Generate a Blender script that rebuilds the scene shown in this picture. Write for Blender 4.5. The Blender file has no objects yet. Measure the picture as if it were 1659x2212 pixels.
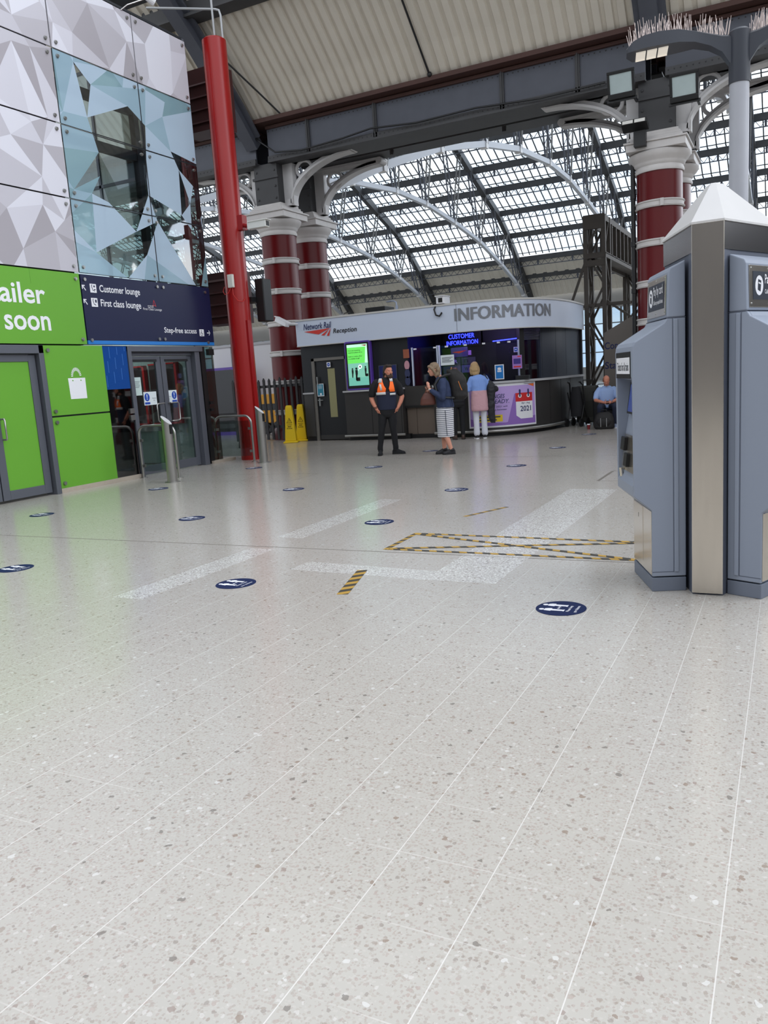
import bpy, bmesh, math, random
from mathutils import Vector, Matrix, geometry
random.seed(7)
SC = bpy.context.scene
COL = SC.collection
PI = math.pi

# ------------------------------------------------------------------ camera
cam_data = bpy.data.cameras.new('camera')
cam = bpy.data.objects.new('camera', cam_data)
COL.objects.link(cam)
FWD = Vector((-0.45157, 0.87689, -0.16486)).normalized()
RGT = Vector((0.89187, 0.44754, -0.0655))
RGT = (RGT - FWD * RGT.dot(FWD)).normalized()
UP = RGT.cross(FWD)
cam.matrix_world = Matrix((
    (RGT.x, UP.x, -FWD.x, 0), (RGT.y, UP.y, -FWD.y, 0),
    (RGT.z, UP.z, -FWD.z, 1.5), (0, 0, 0, 1)))
cam_data.sensor_fit = 'VERTICAL'
cam_data.sensor_height = 24.0
cam_data.lens = 24.0 * 1723.1 / 2212.0
cam_data.clip_start = 0.05
cam_data.clip_end = 600
SC.camera = cam

# ------------------------------------------------------------------ daylight and exposure
SKY_STRENGTH = 1.0
EXPOSURE = 0.85
SC.view_settings.view_transform = 'Standard'
SC.view_settings.look = 'None'
SC.view_settings.exposure = EXPOSURE
SC.view_settings.gamma = 1.0
SC.view_settings.use_curve_mapping = False
SC.cycles.use_denoising = True
SC.cycles.max_bounces = 12
SC.cycles.diffuse_bounces = 5
SC.cycles.glossy_bounces = 5
SC.cycles.transmission_bounces = 8
SC.cycles.transparent_max_bounces = 24
SC.cycles.caustics_reflective = False
SC.cycles.caustics_refractive = False
SC.cycles.sample_clamp_indirect = 6.0

world = bpy.data.worlds.new('cloudy_sky')
SC.world = world
world.use_nodes = True
wn = world.node_tree.nodes
wl = world.node_tree.links
wn.clear()
w_out = wn.new('ShaderNodeOutputWorld')
w_bg = wn.new('ShaderNodeBackground')
w_tc = wn.new('ShaderNodeTexCoord')
w_map = wn.new('ShaderNodeMapping')
w_map.inputs['Scale'].default_value = (7, 7, 16)
w_noise = wn.new('ShaderNodeTexNoise')
w_noise.inputs['Scale'].default_value = 1.0
w_noise.inputs['Detail'].default_value = 4.0
w_ramp = wn.new('ShaderNodeValToRGB')
w_ramp.color_ramp.elements[0].position = 0.36
w_ramp.color_ramp.elements[0].color = (0.74, 0.85, 1.0, 1)
w_ramp.color_ramp.elements[1].position = 0.62
w_ramp.color_ramp.elements[1].color = (1.0, 1.0, 1.0, 1)
# brighter cloud towards +X where the sun stands behind the overcast
w_dot = wn.new('ShaderNodeVectorMath')
w_dot.operation = 'DOT_PRODUCT'
w_dot.inputs[1].default_value = Vector((0.75, 0.6, 0.45)).normalized()
w_mr = wn.new('ShaderNodeMapRange')
w_mr.inputs['From Min'].default_value = 0.55
w_mr.inputs['From Max'].default_value = 0.92
w_mr.inputs['To Min'].default_value = 0.85
w_mr.inputs['To Max'].default_value = 2.6
w_mul = wn.new('ShaderNodeMath')
w_mul.operation = 'MULTIPLY'
w_mul.inputs[1].default_value = SKY_STRENGTH
wl.new(w_tc.outputs['Generated'], w_map.inputs['Vector'])
wl.new(w_map.outputs['Vector'], w_noise.inputs['Vector'])
wl.new(w_noise.outputs['Fac'], w_ramp.inputs['Fac'])
wl.new(w_ramp.outputs['Color'], w_bg.inputs['Color'])
wl.new(w_tc.outputs['Generated'], w_dot.inputs[0])
wl.new(w_dot.outputs['Value'], w_mr.inputs['Value'])
wl.new(w_mr.outputs['Result'], w_mul.inputs[0])
wl.new(w_mul.outputs['Value'], w_bg.inputs['Strength'])
wl.new(w_bg.outputs['Background'], w_out.inputs['Surface'])

# ------------------------------------------------------------------ materials
def lin(c):
    c = c / 255.0
    return c / 12.92 if c <= 0.04045 else ((c + 0.055) / 1.055) ** 2.4

def rgb(r, g, b):
    return (lin(r), lin(g), lin(b), 1.0)

MATS = {}

def mat(name, col, rough=0.5, metal=0.0, spec=0.5, emit=0.0, alpha=1.0, noise=0.0, nscale=8.0, bump=0.0, coat=0.0, aniso=None):
    """A principled material; noise varies the colour a little as wear does."""
    if name in MATS:
        return MATS[name]
    m = bpy.data.materials.new(name)
    m.use_nodes = True
    nt = m.node_tree
    b = nt.nodes['Principled BSDF']
    c = rgb(*col)
    b.inputs['Base Color'].default_value = c
    b.inputs['Roughness'].default_value = rough
    b.inputs['Metallic'].default_value = metal
    b.inputs['Specular IOR Level'].default_value = spec
    b.inputs['Coat Weight'].default_value = coat
    if emit > 0:
        b.inputs['Emission Color'].default_value = c
        b.inputs['Emission Strength'].default_value = emit
    if alpha < 1:
        b.inputs['Alpha'].default_value = alpha
    if noise > 0 or bump > 0:
        tc = nt.nodes.new('ShaderNodeTexCoord')
        mp = nt.nodes.new('ShaderNodeMapping')
        if aniso:
            mp.inputs['Scale'].default_value = aniso
        n = nt.nodes.new('ShaderNodeTexNoise')
        n.inputs['Scale'].default_value = nscale
        n.inputs['Detail'].default_value = 5
        nt.links.new(tc.outputs['Object'], mp.inputs['Vector'])
        nt.links.new(mp.outputs['Vector'], n.inputs['Vector'])
        if noise > 0:
            mx = nt.nodes.new('ShaderNodeMix')
            mx.data_type = 'RGBA'
            mx.inputs[6].default_value = tuple(v * (1 - noise) for v in c[:3]) + (1,)
            mx.inputs[7].default_value = tuple(min(1, v * (1 + noise)) for v in c[:3]) + (1,)
            nt.links.new(n.outputs['Fac'], mx.inputs[0])
            nt.links.new(mx.outputs[2], b.inputs['Base Color'])
        if bump > 0:
            bp = nt.nodes.new('ShaderNodeBump')
            bp.inputs['Strength'].default_value = bump
            bp.inputs['Distance'].default_value = 0.01
            nt.links.new(n.outputs['Fac'], bp.inputs['Height'])
            nt.links.new(bp.outputs['Normal'], b.inputs['Normal'])
    MATS[name] = m
    return m

def glass_mat(name, tint=(0.8, 0.85, 0.85), gloss=0.12, frost=0.0, frost_col=(150, 175, 195), rough=0.03, facing=True):
    """Sheet glass: clear pane with a reflecting face, optionally part covered with a printed or dirty film."""
    if name in MATS:
        return MATS[name]
    m = bpy.data.materials.new(name)
    m.use_nodes = True
    nt = m.node_tree
    nt.nodes.clear()
    out = nt.nodes.new('ShaderNodeOutputMaterial')
    tr = nt.nodes.new('ShaderNodeBsdfTransparent')
    tr.inputs['Color'].default_value = (*tint, 1)
    gl = nt.nodes.new('ShaderNodeBsdfGlossy')
    gl.inputs['Roughness'].default_value = rough
    mx = nt.nodes.new('ShaderNodeMixShader')
    lw = nt.nodes.new('ShaderNodeFresnel')
    ge = nt.nodes.new('ShaderNodeNewGeometry')
    io = nt.nodes.new('ShaderNodeMath')            # a thin sheet reflects alike on both faces
    io.operation = 'MULTIPLY_ADD'
    io.inputs[1].default_value = 1 / 1.5 - 1.5
    io.inputs[2].default_value = 1.5
    nt.links.new(ge.outputs['Backfacing'], io.inputs[0])
    nt.links.new(io.outputs[0], lw.inputs['IOR'])
    ma = nt.nodes.new('ShaderNodeMath')
    ma.operation = 'MULTIPLY_ADD'
    ma.inputs[1].default_value = 1.0
    ma.inputs[2].default_value = gloss - 0.04
    ma.use_clamp = True
    nt.links.new(lw.outputs[0], ma.inputs[0])
    nt.links.new(ma.outputs[0], mx.inputs[0])
    nt.links.new(tr.outputs[0], mx.inputs[1])
    nt.links.new(gl.outputs[0], mx.inputs[2])
    last = mx
    if frost > 0:
        df = nt.nodes.new('ShaderNodeBsdfDiffuse')
        df.inputs['Color'].default_value = rgb(*frost_col)
        tl = nt.nodes.new('ShaderNodeBsdfTranslucent')
        tl.inputs['Color'].default_value = rgb(*frost_col)
        m2 = nt.nodes.new('ShaderNodeMixShader')
        m2.inputs[0].default_value = 0.2
        nt.links.new(df.outputs[0], m2.inputs[1])
        nt.links.new(tl.outputs[0], m2.inputs[2])
        m3 = nt.nodes.new('ShaderNodeMixShader')
        m3.inputs[0].default_value = frost
        nt.links.new(mx.outputs[0], m3.inputs[1])
        nt.links.new(m2.outputs[0], m3.inputs[2])
        last = m3
    nt.links.new(last.outputs[0], out.inputs['Surface'])
    MATS[name] = m
    return m

# ------------------------------------------------------------------ mesh builder
class MB:
    def __init__(self):
        self.v, self.f, self.m, self.cur = [], [], [], 0
        self.M = None

    def add(self, vs, fs, mi=None):
        o = len(self.v)
        M = self.M
        for p in vs:
            self.v.append(tuple(M @ Vector(p)) if M is not None else tuple(p))
        mi = self.cur if mi is None else mi
        for f in fs:
            self.f.append([o + i for i in f])
            self.m.append(mi)
        return self

    def box(self, lo, hi):
        x0, y0, z0 = lo
        x1, y1, z1 = hi
        return self.add([(x0, y0, z0), (x1, y0, z0), (x1, y1, z0), (x0, y1, z0), (x0, y0, z1), (x1, y0, z1), (x1, y1, z1), (x0, y1, z1)],
                        [(0, 3, 2, 1), (4, 5, 6, 7), (0, 1, 5, 4), (1, 2, 6, 5), (2, 3, 7, 6), (3, 0, 4, 7)])

    def cbox(self, c, s):
        return self.box([c[i] - s[i] / 2 for i in range(3)], [c[i] + s[i] / 2 for i in range(3)])

    def beam(self, p0, p1, w, h, up=(0, 0, 1)):
        p0, p1 = Vector(p0), Vector(p1)
        d = (p1 - p0).normalized()
        u = Vector(up)
        if abs(d.dot(u)) > 0.98:
            u = Vector((1, 0, 0)) if abs(d.x) < 0.9 else Vector((0, 1, 0))
        s = d.cross(u).normalized()
        u = s.cross(d)
        vs = []
        for p in (p0, p1):
            for a, b in ((-1, -1), (1, -1), (1, 1), (-1, 1)):
                vs.append(p + s * (a * w / 2) + u * (b * h / 2))
        return self.add(vs, [(0, 3, 2, 1), (4, 5, 6, 7), (0, 1, 5, 4), (1, 2, 6, 5), (2, 3, 7, 6), (3, 0, 4, 7)])

    def tube(self, pts, r, n=8, closed=False, flat=1.0):
        pts = [Vector(p) for p in pts]
        rs = r if isinstance(r, (list, tuple)) else [r] * len(pts)
        k = len(pts)
        u = None
        vs, fs = [], []
        for i, p in enumerate(pts):
            if closed:
                t = (pts[(i + 1) % k] - pts[i - 1]).normalized()
            else:
                t = (pts[min(i + 1, k - 1)] - pts[max(i - 1, 0)]).normalized()
            if u is None:
                a = Vector((0, 0, 1)) if abs(t.z) < 0.9 else Vector((1, 0, 0))
                u = (a - t * a.dot(t)).normalized()
            else:
                u = u - t * u.dot(t)
                u = u.normalized() if u.length > 1e-6 else t.orthogonal().normalized()
            w = t.cross(u)
            for j in range(n):
                an = 2 * PI * j / n
                vs.append(p + u * (math.cos(an) * rs[i]) + w * (math.sin(an) * rs[i] * flat))
        segs = k if closed else k - 1
        for i in range(segs):
            a, b = i * n, ((i + 1) % k) * n
            for j in range(n):
                fs.append((a + j, a + (j + 1) % n, b + (j + 1) % n, b + j))
        if not closed:
            fs.append(tuple(range(n - 1, -1, -1)))
            fs.append(tuple((k - 1) * n + j for j in range(n)))
        return self.add(vs, fs)

    def lathe(self, prof, n=32, c=(0, 0, 0)):
        """prof: (radius, z) from bottom to top about the z axis through c."""
        vs, fs = [], []
        k = len(prof)
        for r, z in prof:
            for j in range(n):
                a = 2 * PI * j / n
                vs.append((c[0] + r * math.cos(a), c[1] + r * math.sin(a), c[2] + z))
        for i in range(k - 1):
            for j in range(n):
                fs.append((i * n + j, i * n + (j + 1) % n, (i + 1) * n + (j + 1) % n, (i + 1) * n + j))
        fs.append(tuple(range(n - 1, -1, -1)))
        fs.append(tuple((k - 1) * n + j for j in range(n)))
        return self.add(vs, fs)

    def prism(self, poly, h0, h1, M=None):
        """poly in local xy, extruded along local z from h0 to h1, then M."""
        n = len(poly)
        vs = [Vector((p[0], p[1], h0)) for p in poly] + [Vector((p[0], p[1], h1)) for p in poly]
        if M is not None:
            vs = [M @ v for v in vs]
        fs = [tuple(range(n - 1, -1, -1)), tuple(range(n, 2 * n))]
        for i in range(n):
            fs.append((i, (i + 1) % n, n + (i + 1) % n, n + i))
        return self.add(vs, fs)

    def loft(self, rings, caps=True):
        n = len(rings[0])
        vs, fs = [], []
        for r in rings:
            vs += list(r)
        for i in range(len(rings) - 1):
            for j in range(n):
                fs.append((i * n + j, i * n + (j + 1) % n, (i + 1) * n + (j + 1) % n, (i + 1) * n + j))
        if caps:
            fs.append(tuple(range(n - 1, -1, -1)))
            fs.append(tuple((len(rings) - 1) * n + j for j in range(n)))
        return self.add(vs, fs)

    def ell(self, c, r, n=16, rot=None):
        """an ellipsoid"""
        c = Vector(c)
        R = rot if rot is not None else Matrix.Identity(3)
        rings = []
        m = max(6, n // 2)
        for i in range(m + 1):
            t = PI * i / m
            s = max(math.sin(t), 0.02)
            rings.append([c + R @ Vector((r[0] * s * math.cos(2 * PI * j / n), r[1] * s * math.sin(2 * PI * j / n), -r[2] * math.cos(t))) for j in range(n)])
        return self.loft(rings)

    def cyl(self, p0, p1, r0, r1=None, n=16):
        return self.tube([p0, p1], [r0, r0 if r1 is None else r1], n)

    def build(self, name, mats, parent=None, loc=None, rotz=0.0, smooth=None, bevel=0.0, seg=2):
        me = bpy.data.meshes.new(name)
        me.from_pydata([tuple(p) for p in self.v], [], self.f)
        me.validate()
        ms = mats if isinstance(mats, (list, tuple)) else [mats]
        for m in ms:
            me.materials.append(m)
        if len(ms) > 1:
            for p, i in zip(me.polygons, self.m):
                p.material_index = i
        if smooth is not None:
            me.polygons.foreach_set('use_smooth', [True] * len(me.polygons))
            me.set_sharp_from_angle(angle=math.radians(smooth))
        me.update()
        o = bpy.data.objects.new(name, me)
        COL.objects.link(o)
        if parent is not None:
            o.parent = parent
        if loc is not None:
            o.location = loc
        if rotz:
            o.rotation_euler = (0, 0, rotz)
        if bevel > 0:
            b = o.modifiers.new('bevel', 'BEVEL')
            b.width = bevel
            b.segments = seg
            b.limit_method = 'ANGLE'
            b.angle_limit = math.radians(40)
        return o

def tag(o, label, cat, group=None, kind=None):
    o['label'] = label
    o['category'] = cat
    if group:
        o['group'] = group
    if kind:
        o['kind'] = kind
    return o

def struct(o, label=None, cat=None):
    o['kind'] = 'structure'
    if label:
        o['label'] = label
    if cat:
        o['category'] = cat
    return o

def thing(name, label, cat, loc=(0, 0, 0), rotz=0.0, group=None):
    o = bpy.data.objects.new(name, None)
    COL.objects.link(o)
    o.location = loc
    o.rotation_euler = (0, 0, rotz)
    o.empty_display_size = 0.1
    return tag(o, label, cat, group)

def copy_tree(o, parent=None, loc=None, rotz=None, label=None):
    c = o.copy()
    COL.objects.link(c)
    if parent is not None:
        c.parent = parent
    if loc is not None:
        c.location = loc
    if rotz is not None:
        c.rotation_euler = (0, 0, rotz)
    if label:
        c['label'] = label
    for ch in o.children:
        copy_tree(ch, c)
    return c

def frame(o, x, y, z=None):
    """matrix with local axes x, y (and z) at o"""
    x, y = Vector(x), Vector(y)
    z = x.cross(y) if z is None else Vector(z)
    return Matrix(((x.x, y.x, z.x, o[0]), (x.y, y.y, z.y, o[1]), (x.z, y.z, z.z, o[2]), (0, 0, 0, 1)))

def raw_text(body, bold=0.0, shear=0.0, depth=0.0):
    cu = bpy.data.curves.new('lettering_curve', 'FONT')
    cu.body = body
    cu.size = 1.0
    cu.offset = bold
    cu.shear = shear
    cu.extrude = depth
    cu.resolution_u = 3
    ob = bpy.data.objects.new('lettering_curve', cu)
    COL.objects.link(ob)
    dg = bpy.context.evaluated_depsgraph_get()
    dg.update()
    me = bpy.data.meshes.new_from_object(ob.evaluated_get(dg))
    bpy.data.objects.remove(ob)
    bpy.data.curves.remove(cu)
    return me

def text_into(mb, body, M, w, h, bold=0.0, shear=0.0, lift=0.001, mi=None, warp=None):
    """lettering fitted to w x h, lower left at the origin of frame M, added to mb"""
    me = raw_text(body, bold, shear)
    if warp:                                   # slice so that the letters can bend
        bm = bmesh.new()
        bm.from_mesh(me)
        lo = min(v.co.x for v in bm.verts)
        hi = max(v.co.x for v in bm.verts)
        for i in range(1, 60):
            bmesh.ops.bisect_plane(bm, geom=bm.verts[:] + bm.edges[:] + bm.faces[:], plane_co=(lo + (hi - lo) * i / 60, 0, 0), plane_no=(1, 0, 0))
        bm.to_mesh(me)
        bm.free()
    xs = [v.co.x for v in me.vertices]
    ys = [v.co.y for v in me.vertices]
    x0, x1, y0, y1 = min(xs), max(xs), min(ys), max(ys)
    vs = []
    for v in me.vertices:
        p = Vector(((v.co.x - x0) / (x1 - x0) * w, (v.co.y - y0) / (y1 - y0) * h, lift))
        vs.append(warp(p) if warp else (M @ p))
    mb.add(vs, [tuple(p.vertices) for p in me.polygons], mi)
    bpy.data.meshes.remove(me)
    return mb

def plate(mb, poly, M, t=0.002, lift=0.0, mi=None):
    """a flat shape of thickness t on frame M"""
    n = len(poly)
    vs = [M @ Vector((p[0], p[1], lift)) for p in poly] + [M @ Vector((p[0], p[1], lift + t)) for p in poly]
    fs = [tuple(range(n - 1, -1, -1)), tuple(range(n, 2 * n))] + [(i, (i + 1) % n, n + (i + 1) % n, n + i) for i in range(n)]
    return mb.add(vs, fs, mi)

def rect(x0, y0, x1, y1):
    return [(x0, y0), (x1, y0), (x1, y1), (x0, y1)]

def disc(cx, cy, r, n=24, ry=None):
    ry = r if ry is None else ry
    return [(cx + r * math.cos(2 * PI * i / n), cy + ry * math.sin(2 * PI * i / n)) for i in range(n)]

def rrect(x0, y0, x1, y1, r, n=5):
    out = []
    for cx, cy, a0 in ((x1 - r, y1 - r, 0), (x0 + r, y1 - r, 90), (x0 + r, y0 + r, 180), (x1 - r, y0 + r, 270)):
        for i in range(n + 1):
            a = math.radians(a0 + 90 * i / n)
            out.append((cx + r * math.cos(a), cy + r * math.sin(a)))
    return out

def clip_rect(poly, x0, y0, x1, y1):
    for ax, lim, sg in ((0, x0, 1), (0, x1, -1), (1, y0, 1), (1, y1, -1)):
        out = []
        for i in range(len(poly)):
            a, b = poly[i - 1], poly[i]
            ia, ib = sg * (a[ax] - lim) >= 0, sg * (b[ax] - lim) >= 0
            if ia != ib:
                t = (lim - a[ax]) / (b[ax] - a[ax])
                out.append((a[0] + t * (b[0] - a[0]), a[1] + t * (b[1] - a[1])))
            if ib:
                out.append(b)
        poly = out
        if len(poly) < 3:
            return []
    return poly

# ------------------------------------------------------------------ floor
def floor_material(name, base, chips, joint=True, scale=1.0, white=0.06):
    m = bpy.data.materials.new(name)
    m.use_nodes = True
    nt = m.node_tree
    N, L = nt.nodes.new, nt.links.new
    b = nt.nodes['Principled BSDF']
    tc = N('ShaderNodeTexCoord')
    col = N('ShaderNodeRGB')
    col.outputs[0].default_value = rgb(*base)
    last = col.outputs[0]

    def mixin(fac, src, prev):
        mx = N('ShaderNodeMix')
        mx.data_type = 'RGBA'
        L(fac, mx.inputs[0])
        L(prev, mx.inputs[6])
        if isinstance(src, tuple):
            mx.inputs[7].default_value = src
        else:
            L(src, mx.inputs[7])
        return mx.outputs[2]

    def math_node(op, a, bb=None, clamp=False):
        n = N('ShaderNodeMath')
        n.operation = op
        n.use_clamp = clamp
        for i, q in enumerate((a, bb)):
            if q is None:
                continue
            if isinstance(q, (int, float)):
                n.inputs[i].default_value = q
            else:
                L(q, n.inputs[i])
        return n.outputs[0]

    # broad wear
    big = N('ShaderNodeTexNoise')
    big.inputs['Scale'].default_value = 0.9
    big.inputs['Detail'].default_value = 3
    L(tc.outputs['Object'], big.inputs['Vector'])
    last = mixin(math_node('MULTIPLY', big.outputs['Fac'], 0.22), rgb(158, 152, 145), last)
    # marble chips at three sizes
    for sc, thr, lo, hi, tints in chips:
        vo = N('ShaderNodeTexVoronoi')
        vo.inputs['Scale'].default_value = sc * scale
        vo.inputs['Randomness'].default_value = 1.0
        wob = N('ShaderNodeTexNoise')
        wob.inputs['Scale'].default_value = sc * 1.3
        wob.inputs['Detail'].default_value = 2
        L(tc.outputs['Object'], wob.inputs['Vector'])
        vm = N('ShaderNodeVectorMath')
        vm.operation = 'MULTIPLY_ADD'
        L(wob.outputs['Color'], vm.inputs[0])
        vm.inputs[1].default_value = (0.9 / sc,) * 3
        L(tc.outputs['Object'], vm.inputs[2])
        L(vm.outputs[0], vo.inputs['Vector'])
        sep = N('ShaderNodeSeparateColor')
        L(vo.outputs['Color'], sep.inputs[0])
        inside = math_node('LESS_THAN', vo.outputs['Distance'], lo)
        pick = math_node('GREATER_THAN', sep.outputs[0], thr)
        fac = math_node('MULTIPLY', inside, pick)
        rp = N('ShaderNodeValToRGB')
        rp.color_ramp.interpolation = 'CONSTANT'
        els = rp.color_ramp.elements
        while len(els) > 1:
            els.remove(els[-1])
        els[0].position = 0.0
        els[0].color = rgb(*tints[0])
        for i, t in enumerate(tints[1:], 1):
            e = els.new(i / len(tints))
            e.color = rgb(*t)
        L(sep.outputs[1], rp.inputs[0])
        last = mixin(math_node('MULTIPLY', fac, hi), rp.outputs[0], last)
    if joint:
        sx = N('ShaderNodeSeparateXYZ')
        L(tc.outputs['Object'], sx.inputs[0])
        near = N('ShaderNodeMapRange')
        near.inputs['From Min'].default_value = 7.5
        near.inputs['From Max'].default_value = 4.5
        L(sx.outputs[1], near.inputs['Value'])
        wear = N('ShaderNodeTexNoise')
        wear.inputs['Scale'].default_value = 1.7
        L(tc.outputs['Object'], wear.inputs['Vector'])
        for ax, k, ph, wd, st in ((0, 0.3197, 0.139, 0.0034, 0.8), (1, 0.3185, -0.169, 0.0045, 0.4)):
            q = math_node('MULTIPLY_ADD', sx.outputs[ax], 1.0 / k)
            q.node.inputs[2].default_value = ph / k
            fr = math_node('FRACT', q)
            d = math_node('ABSOLUTE', math_node('SUBTRACT', fr, 0.5))
            ln = math_node('GREATER_THAN', d, 0.5 - wd / k / 2)
            fc = math_node('MULTIPLY', math_node('MULTIPLY', ln, st), near.outputs[0])
            if ax == 1:
                gt = N('ShaderNodeMapRange')
                gt.inputs['From Min'].default_value = 0.42
                gt.inputs['From Max'].default_value = 0.6
                L(wear.outputs['Fac'], gt.inputs['Value'])
                fc = math_node('MULTIPLY', fc, gt.outputs[0])
            last = mixin(fc, rgb(214, 210, 205), last)
    L(last, b.inputs['Base Color'])
    rn = N('ShaderNodeMapRange')
    rn.inputs['To Min'].default_value = 0.13
    rn.inputs['To Max'].default_value = 0.24
    L(big.outputs['Fac'], rn.inputs['Value'])
    L(rn.outputs[0], b.inputs['Roughness'])
    b.inputs['Specular IOR Level'].default_value = 0.5
    return m

CHIPS = [
    (110.0, 0.40, 0.5, 0.5, [(168, 159, 148), (156, 145, 135), (188, 182, 175), (164, 150, 141)]),
    (62.0, 0.66, 0.40, 0.6, [(148, 135, 124), (164, 153, 144), (200, 196, 191), (138, 128, 120), (166, 150, 141)]),
    (34.0, 0.91, 0.34, 0.75, [(138, 120, 106), (152, 140, 129), (206, 204, 200), (116, 109, 102), (146, 130, 122)]),
]
M_FLOOR = floor_material('terrazzo', (181, 176, 168), CHIPS)
WCHIPS = [
    (70.0, 0.15, 0.5, 0.9, [(226, 224, 220), (212, 209, 204), (190, 186, 180)]),
    (45.0, 0.80, 0.4, 0.8, [(140, 131, 122), (120, 112, 106), (208, 206, 204)]),
]
M_INLAY = floor_material('white_terrazzo', (186, 182, 176), WCHIPS, joint=False)

mb = MB()
mb.box((-70, -14, -0.3), (22, 110, 0.0))
struct(mb.build('floor', M_FLOOR))

# paler terrazzo bands let into the floor
for poly in (
    [(-4.56, 4.28), (-4.27, 4.28), (-4.26, 6.0), (-4.53, 6.0)],
    [(-4.58, 6.5), (-4.27, 6.5), (-4.3, 8.85), (-4.58, 8.85)],
    [(-3.66, 5.34), (-2.42, 5.27), (-2.42, 5.53), (-3.64, 5.62)],
    [(-2.42, 5.27), (-1.86, 5.27), (-1.84, 9.1), (-2.42, 9.1)],
    [(-2.42, 9.1), (-1.84, 9.1), (-1.84, 9.75), (-2.42, 9.75)],
):
    m2 = MB()
    m2.prism(poly, -0.02, 0.0008)
    struct(m2.build('floor_inlay', M_INLAY))

# expansion joints and access cover outlines
M_SEAM = mat('joint_filler', (104, 98, 90), 0.7)
m2 = MB()
m2.box((-14, 6.078, -0.01), (6, 6.090, 0.0009))
m2.box((-16, 13.425, -0.01), (6, 13.445, 0.0009))
for y in (10.47, 11.34):
    m2.box((-9.9, y - 0.005, -0.01), (-7.03, y + 0.005, 0.0009))
for x in (-9.9, -9.0, -8.0, -7.03):
    m2.box((x - 0.005, 10.47, -0.01), (x + 0.005, 11.34, 0.0009))
m2.box((-2.235, 10.45, -0.01), (-2.195, 11.45, 0.0009))
m2.box((-2.2, 10.45, -0.01), (-0.6, 10.46, 0.0009))
m2.box((-2.2, 11.44, -0.01), (-0.6, 11.45, 0.0009))
struct(m2.build('floor_seam', M_SEAM))

# ------------------------------------------------------------------ shop building: printed cladding and glass
FX = -10.55                     # face of the cladding
M_GREYS = [mat('print_grey_%s' % n, c, 0.35, spec=0.4) for n, c in
           (('pale', (214, 213, 222)), ('light', (203, 201, 210)), ('mid', (190, 187, 195)), ('soft', (178, 174, 181)), ('deep', (163, 158, 164)))]
M_GAP = mat('dark_gap', (28, 32, 38), 0.6)
M_STEEL = mat('brushed_steel', (176, 174, 170), 0.32, 0.9, noise=0.08, nscale=3.0)
M_BOLT = mat('bolt_steel', (168, 168, 166), 0.28, 0.9)
M_DOORGREY = mat('grey_aluminium', (96, 99, 108), 0.4, 0.3)
M_GREEN = mat('green_vinyl', (102, 164, 52), 0.38, spec=0.4)
M_NAVY = mat('navy_vinyl', (19, 26, 62), 0.4, spec=0.4)
M_WHITE = mat('white_vinyl', (232, 232, 236), 0.45)
M_BLUE = mat('blue_vinyl', (32, 118, 196), 0.4)
M_BLACK = mat('black_plastic', (18, 18, 20), 0.45)
M_CLEAR = glass_mat('clear_glass', (0.72, 0.8, 0.8), 0.14)
M_FRITS = [glass_mat('frit_pale', (0.6, 0.7, 0.75), 0.05, 0.92, (188, 208, 226)),
           glass_mat('frit_mid', (0.6, 0.7, 0.75), 0.05, 0.88, (164, 192, 208)),
           glass_mat('frit_teal', (0.6, 0.75, 0.75), 0.08, 0.72, (150, 184, 196))]
M_TEALGLASS = glass_mat('tinted_glass', (0.42, 0.5, 0.46), 0.16)
M_DARKGLASS = glass_mat('dark_glass', (0.10, 0.12, 0.13), 0.16)

rnd = random.Random(21)
pts = []
tries = 0
while len(pts) < 170 and tries < 6000:
    tries += 1
    p = (rnd.uniform(6.6, 14.4), rnd.uniform(3.0, 11.0))
    if all((p[0] - q[0]) ** 2 + (p[1] - q[1]) ** 2 > 0.27 ** 2 for q in pts):
        pts.append(p)
pts += [(6.0, z) for z in (2.5, 4.5, 6.5, 8.5, 11.5)] + [(15, z) for z in (2.5, 4, 6, 8, 11.5)] + [(y, 2.4) for y in (7.5, 9, 10.5, 12, 13.5)] + [(y, 11.6) for y in (8, 10, 12, 14)]
tri = geometry.delaunay_2d_cdt([Vector(p) for p in pts], [], [], 0, 1e-4)
TRI = [[tuple(tri[0][i]) for i in f] for f in tri[2]]
GROUPS = []
for t in TRI:
    cx, cz = sum(p[0] for p in t) / 3, sum(p[1] for p in t) / 3
    GROUPS.append((t, rnd.random(), rnd.random(), cx, cz))

ROWZ = [3.55, 4.73, 5.88, 7.02, 8.16, 9.3, 10.44]
COLY = [6.16, 8.10, 10.04, 11.95, 13.40]
wall = MB()
wall.box((FX - 0.22, 4.2, 2.38), (FX - 0.06, 10.0, 10.5))
wall.box((FX - 0.22, 10.0, 8.2), (FX - 0.06, 13.4, 8.24))
wall.box((FX - 0.22, 10.0, 2.4), (FX - 0.06, 13.4, 3.5))
wall.box((FX - 0.22, 4.2, 0.0), (FX - 0.10, 8.0, 2.38))
wall_left = struct(wall.build('wall_left', M_GAP))
ROWN = ['lowest', 'second', 'third', 'fourth', 'top', 'upper', 'highest']

def bolt(mb, y, z, x=FX):
    M = frame((x, y, z), (0, 1, 0), (0, 0, 1))
    mb.prism(disc(0, 0, 0.03, 14), 0.0, 0.012, M)
    mb.prism(disc(0, 0, 0.022, 14), 0.012, 0.03, M)

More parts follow.
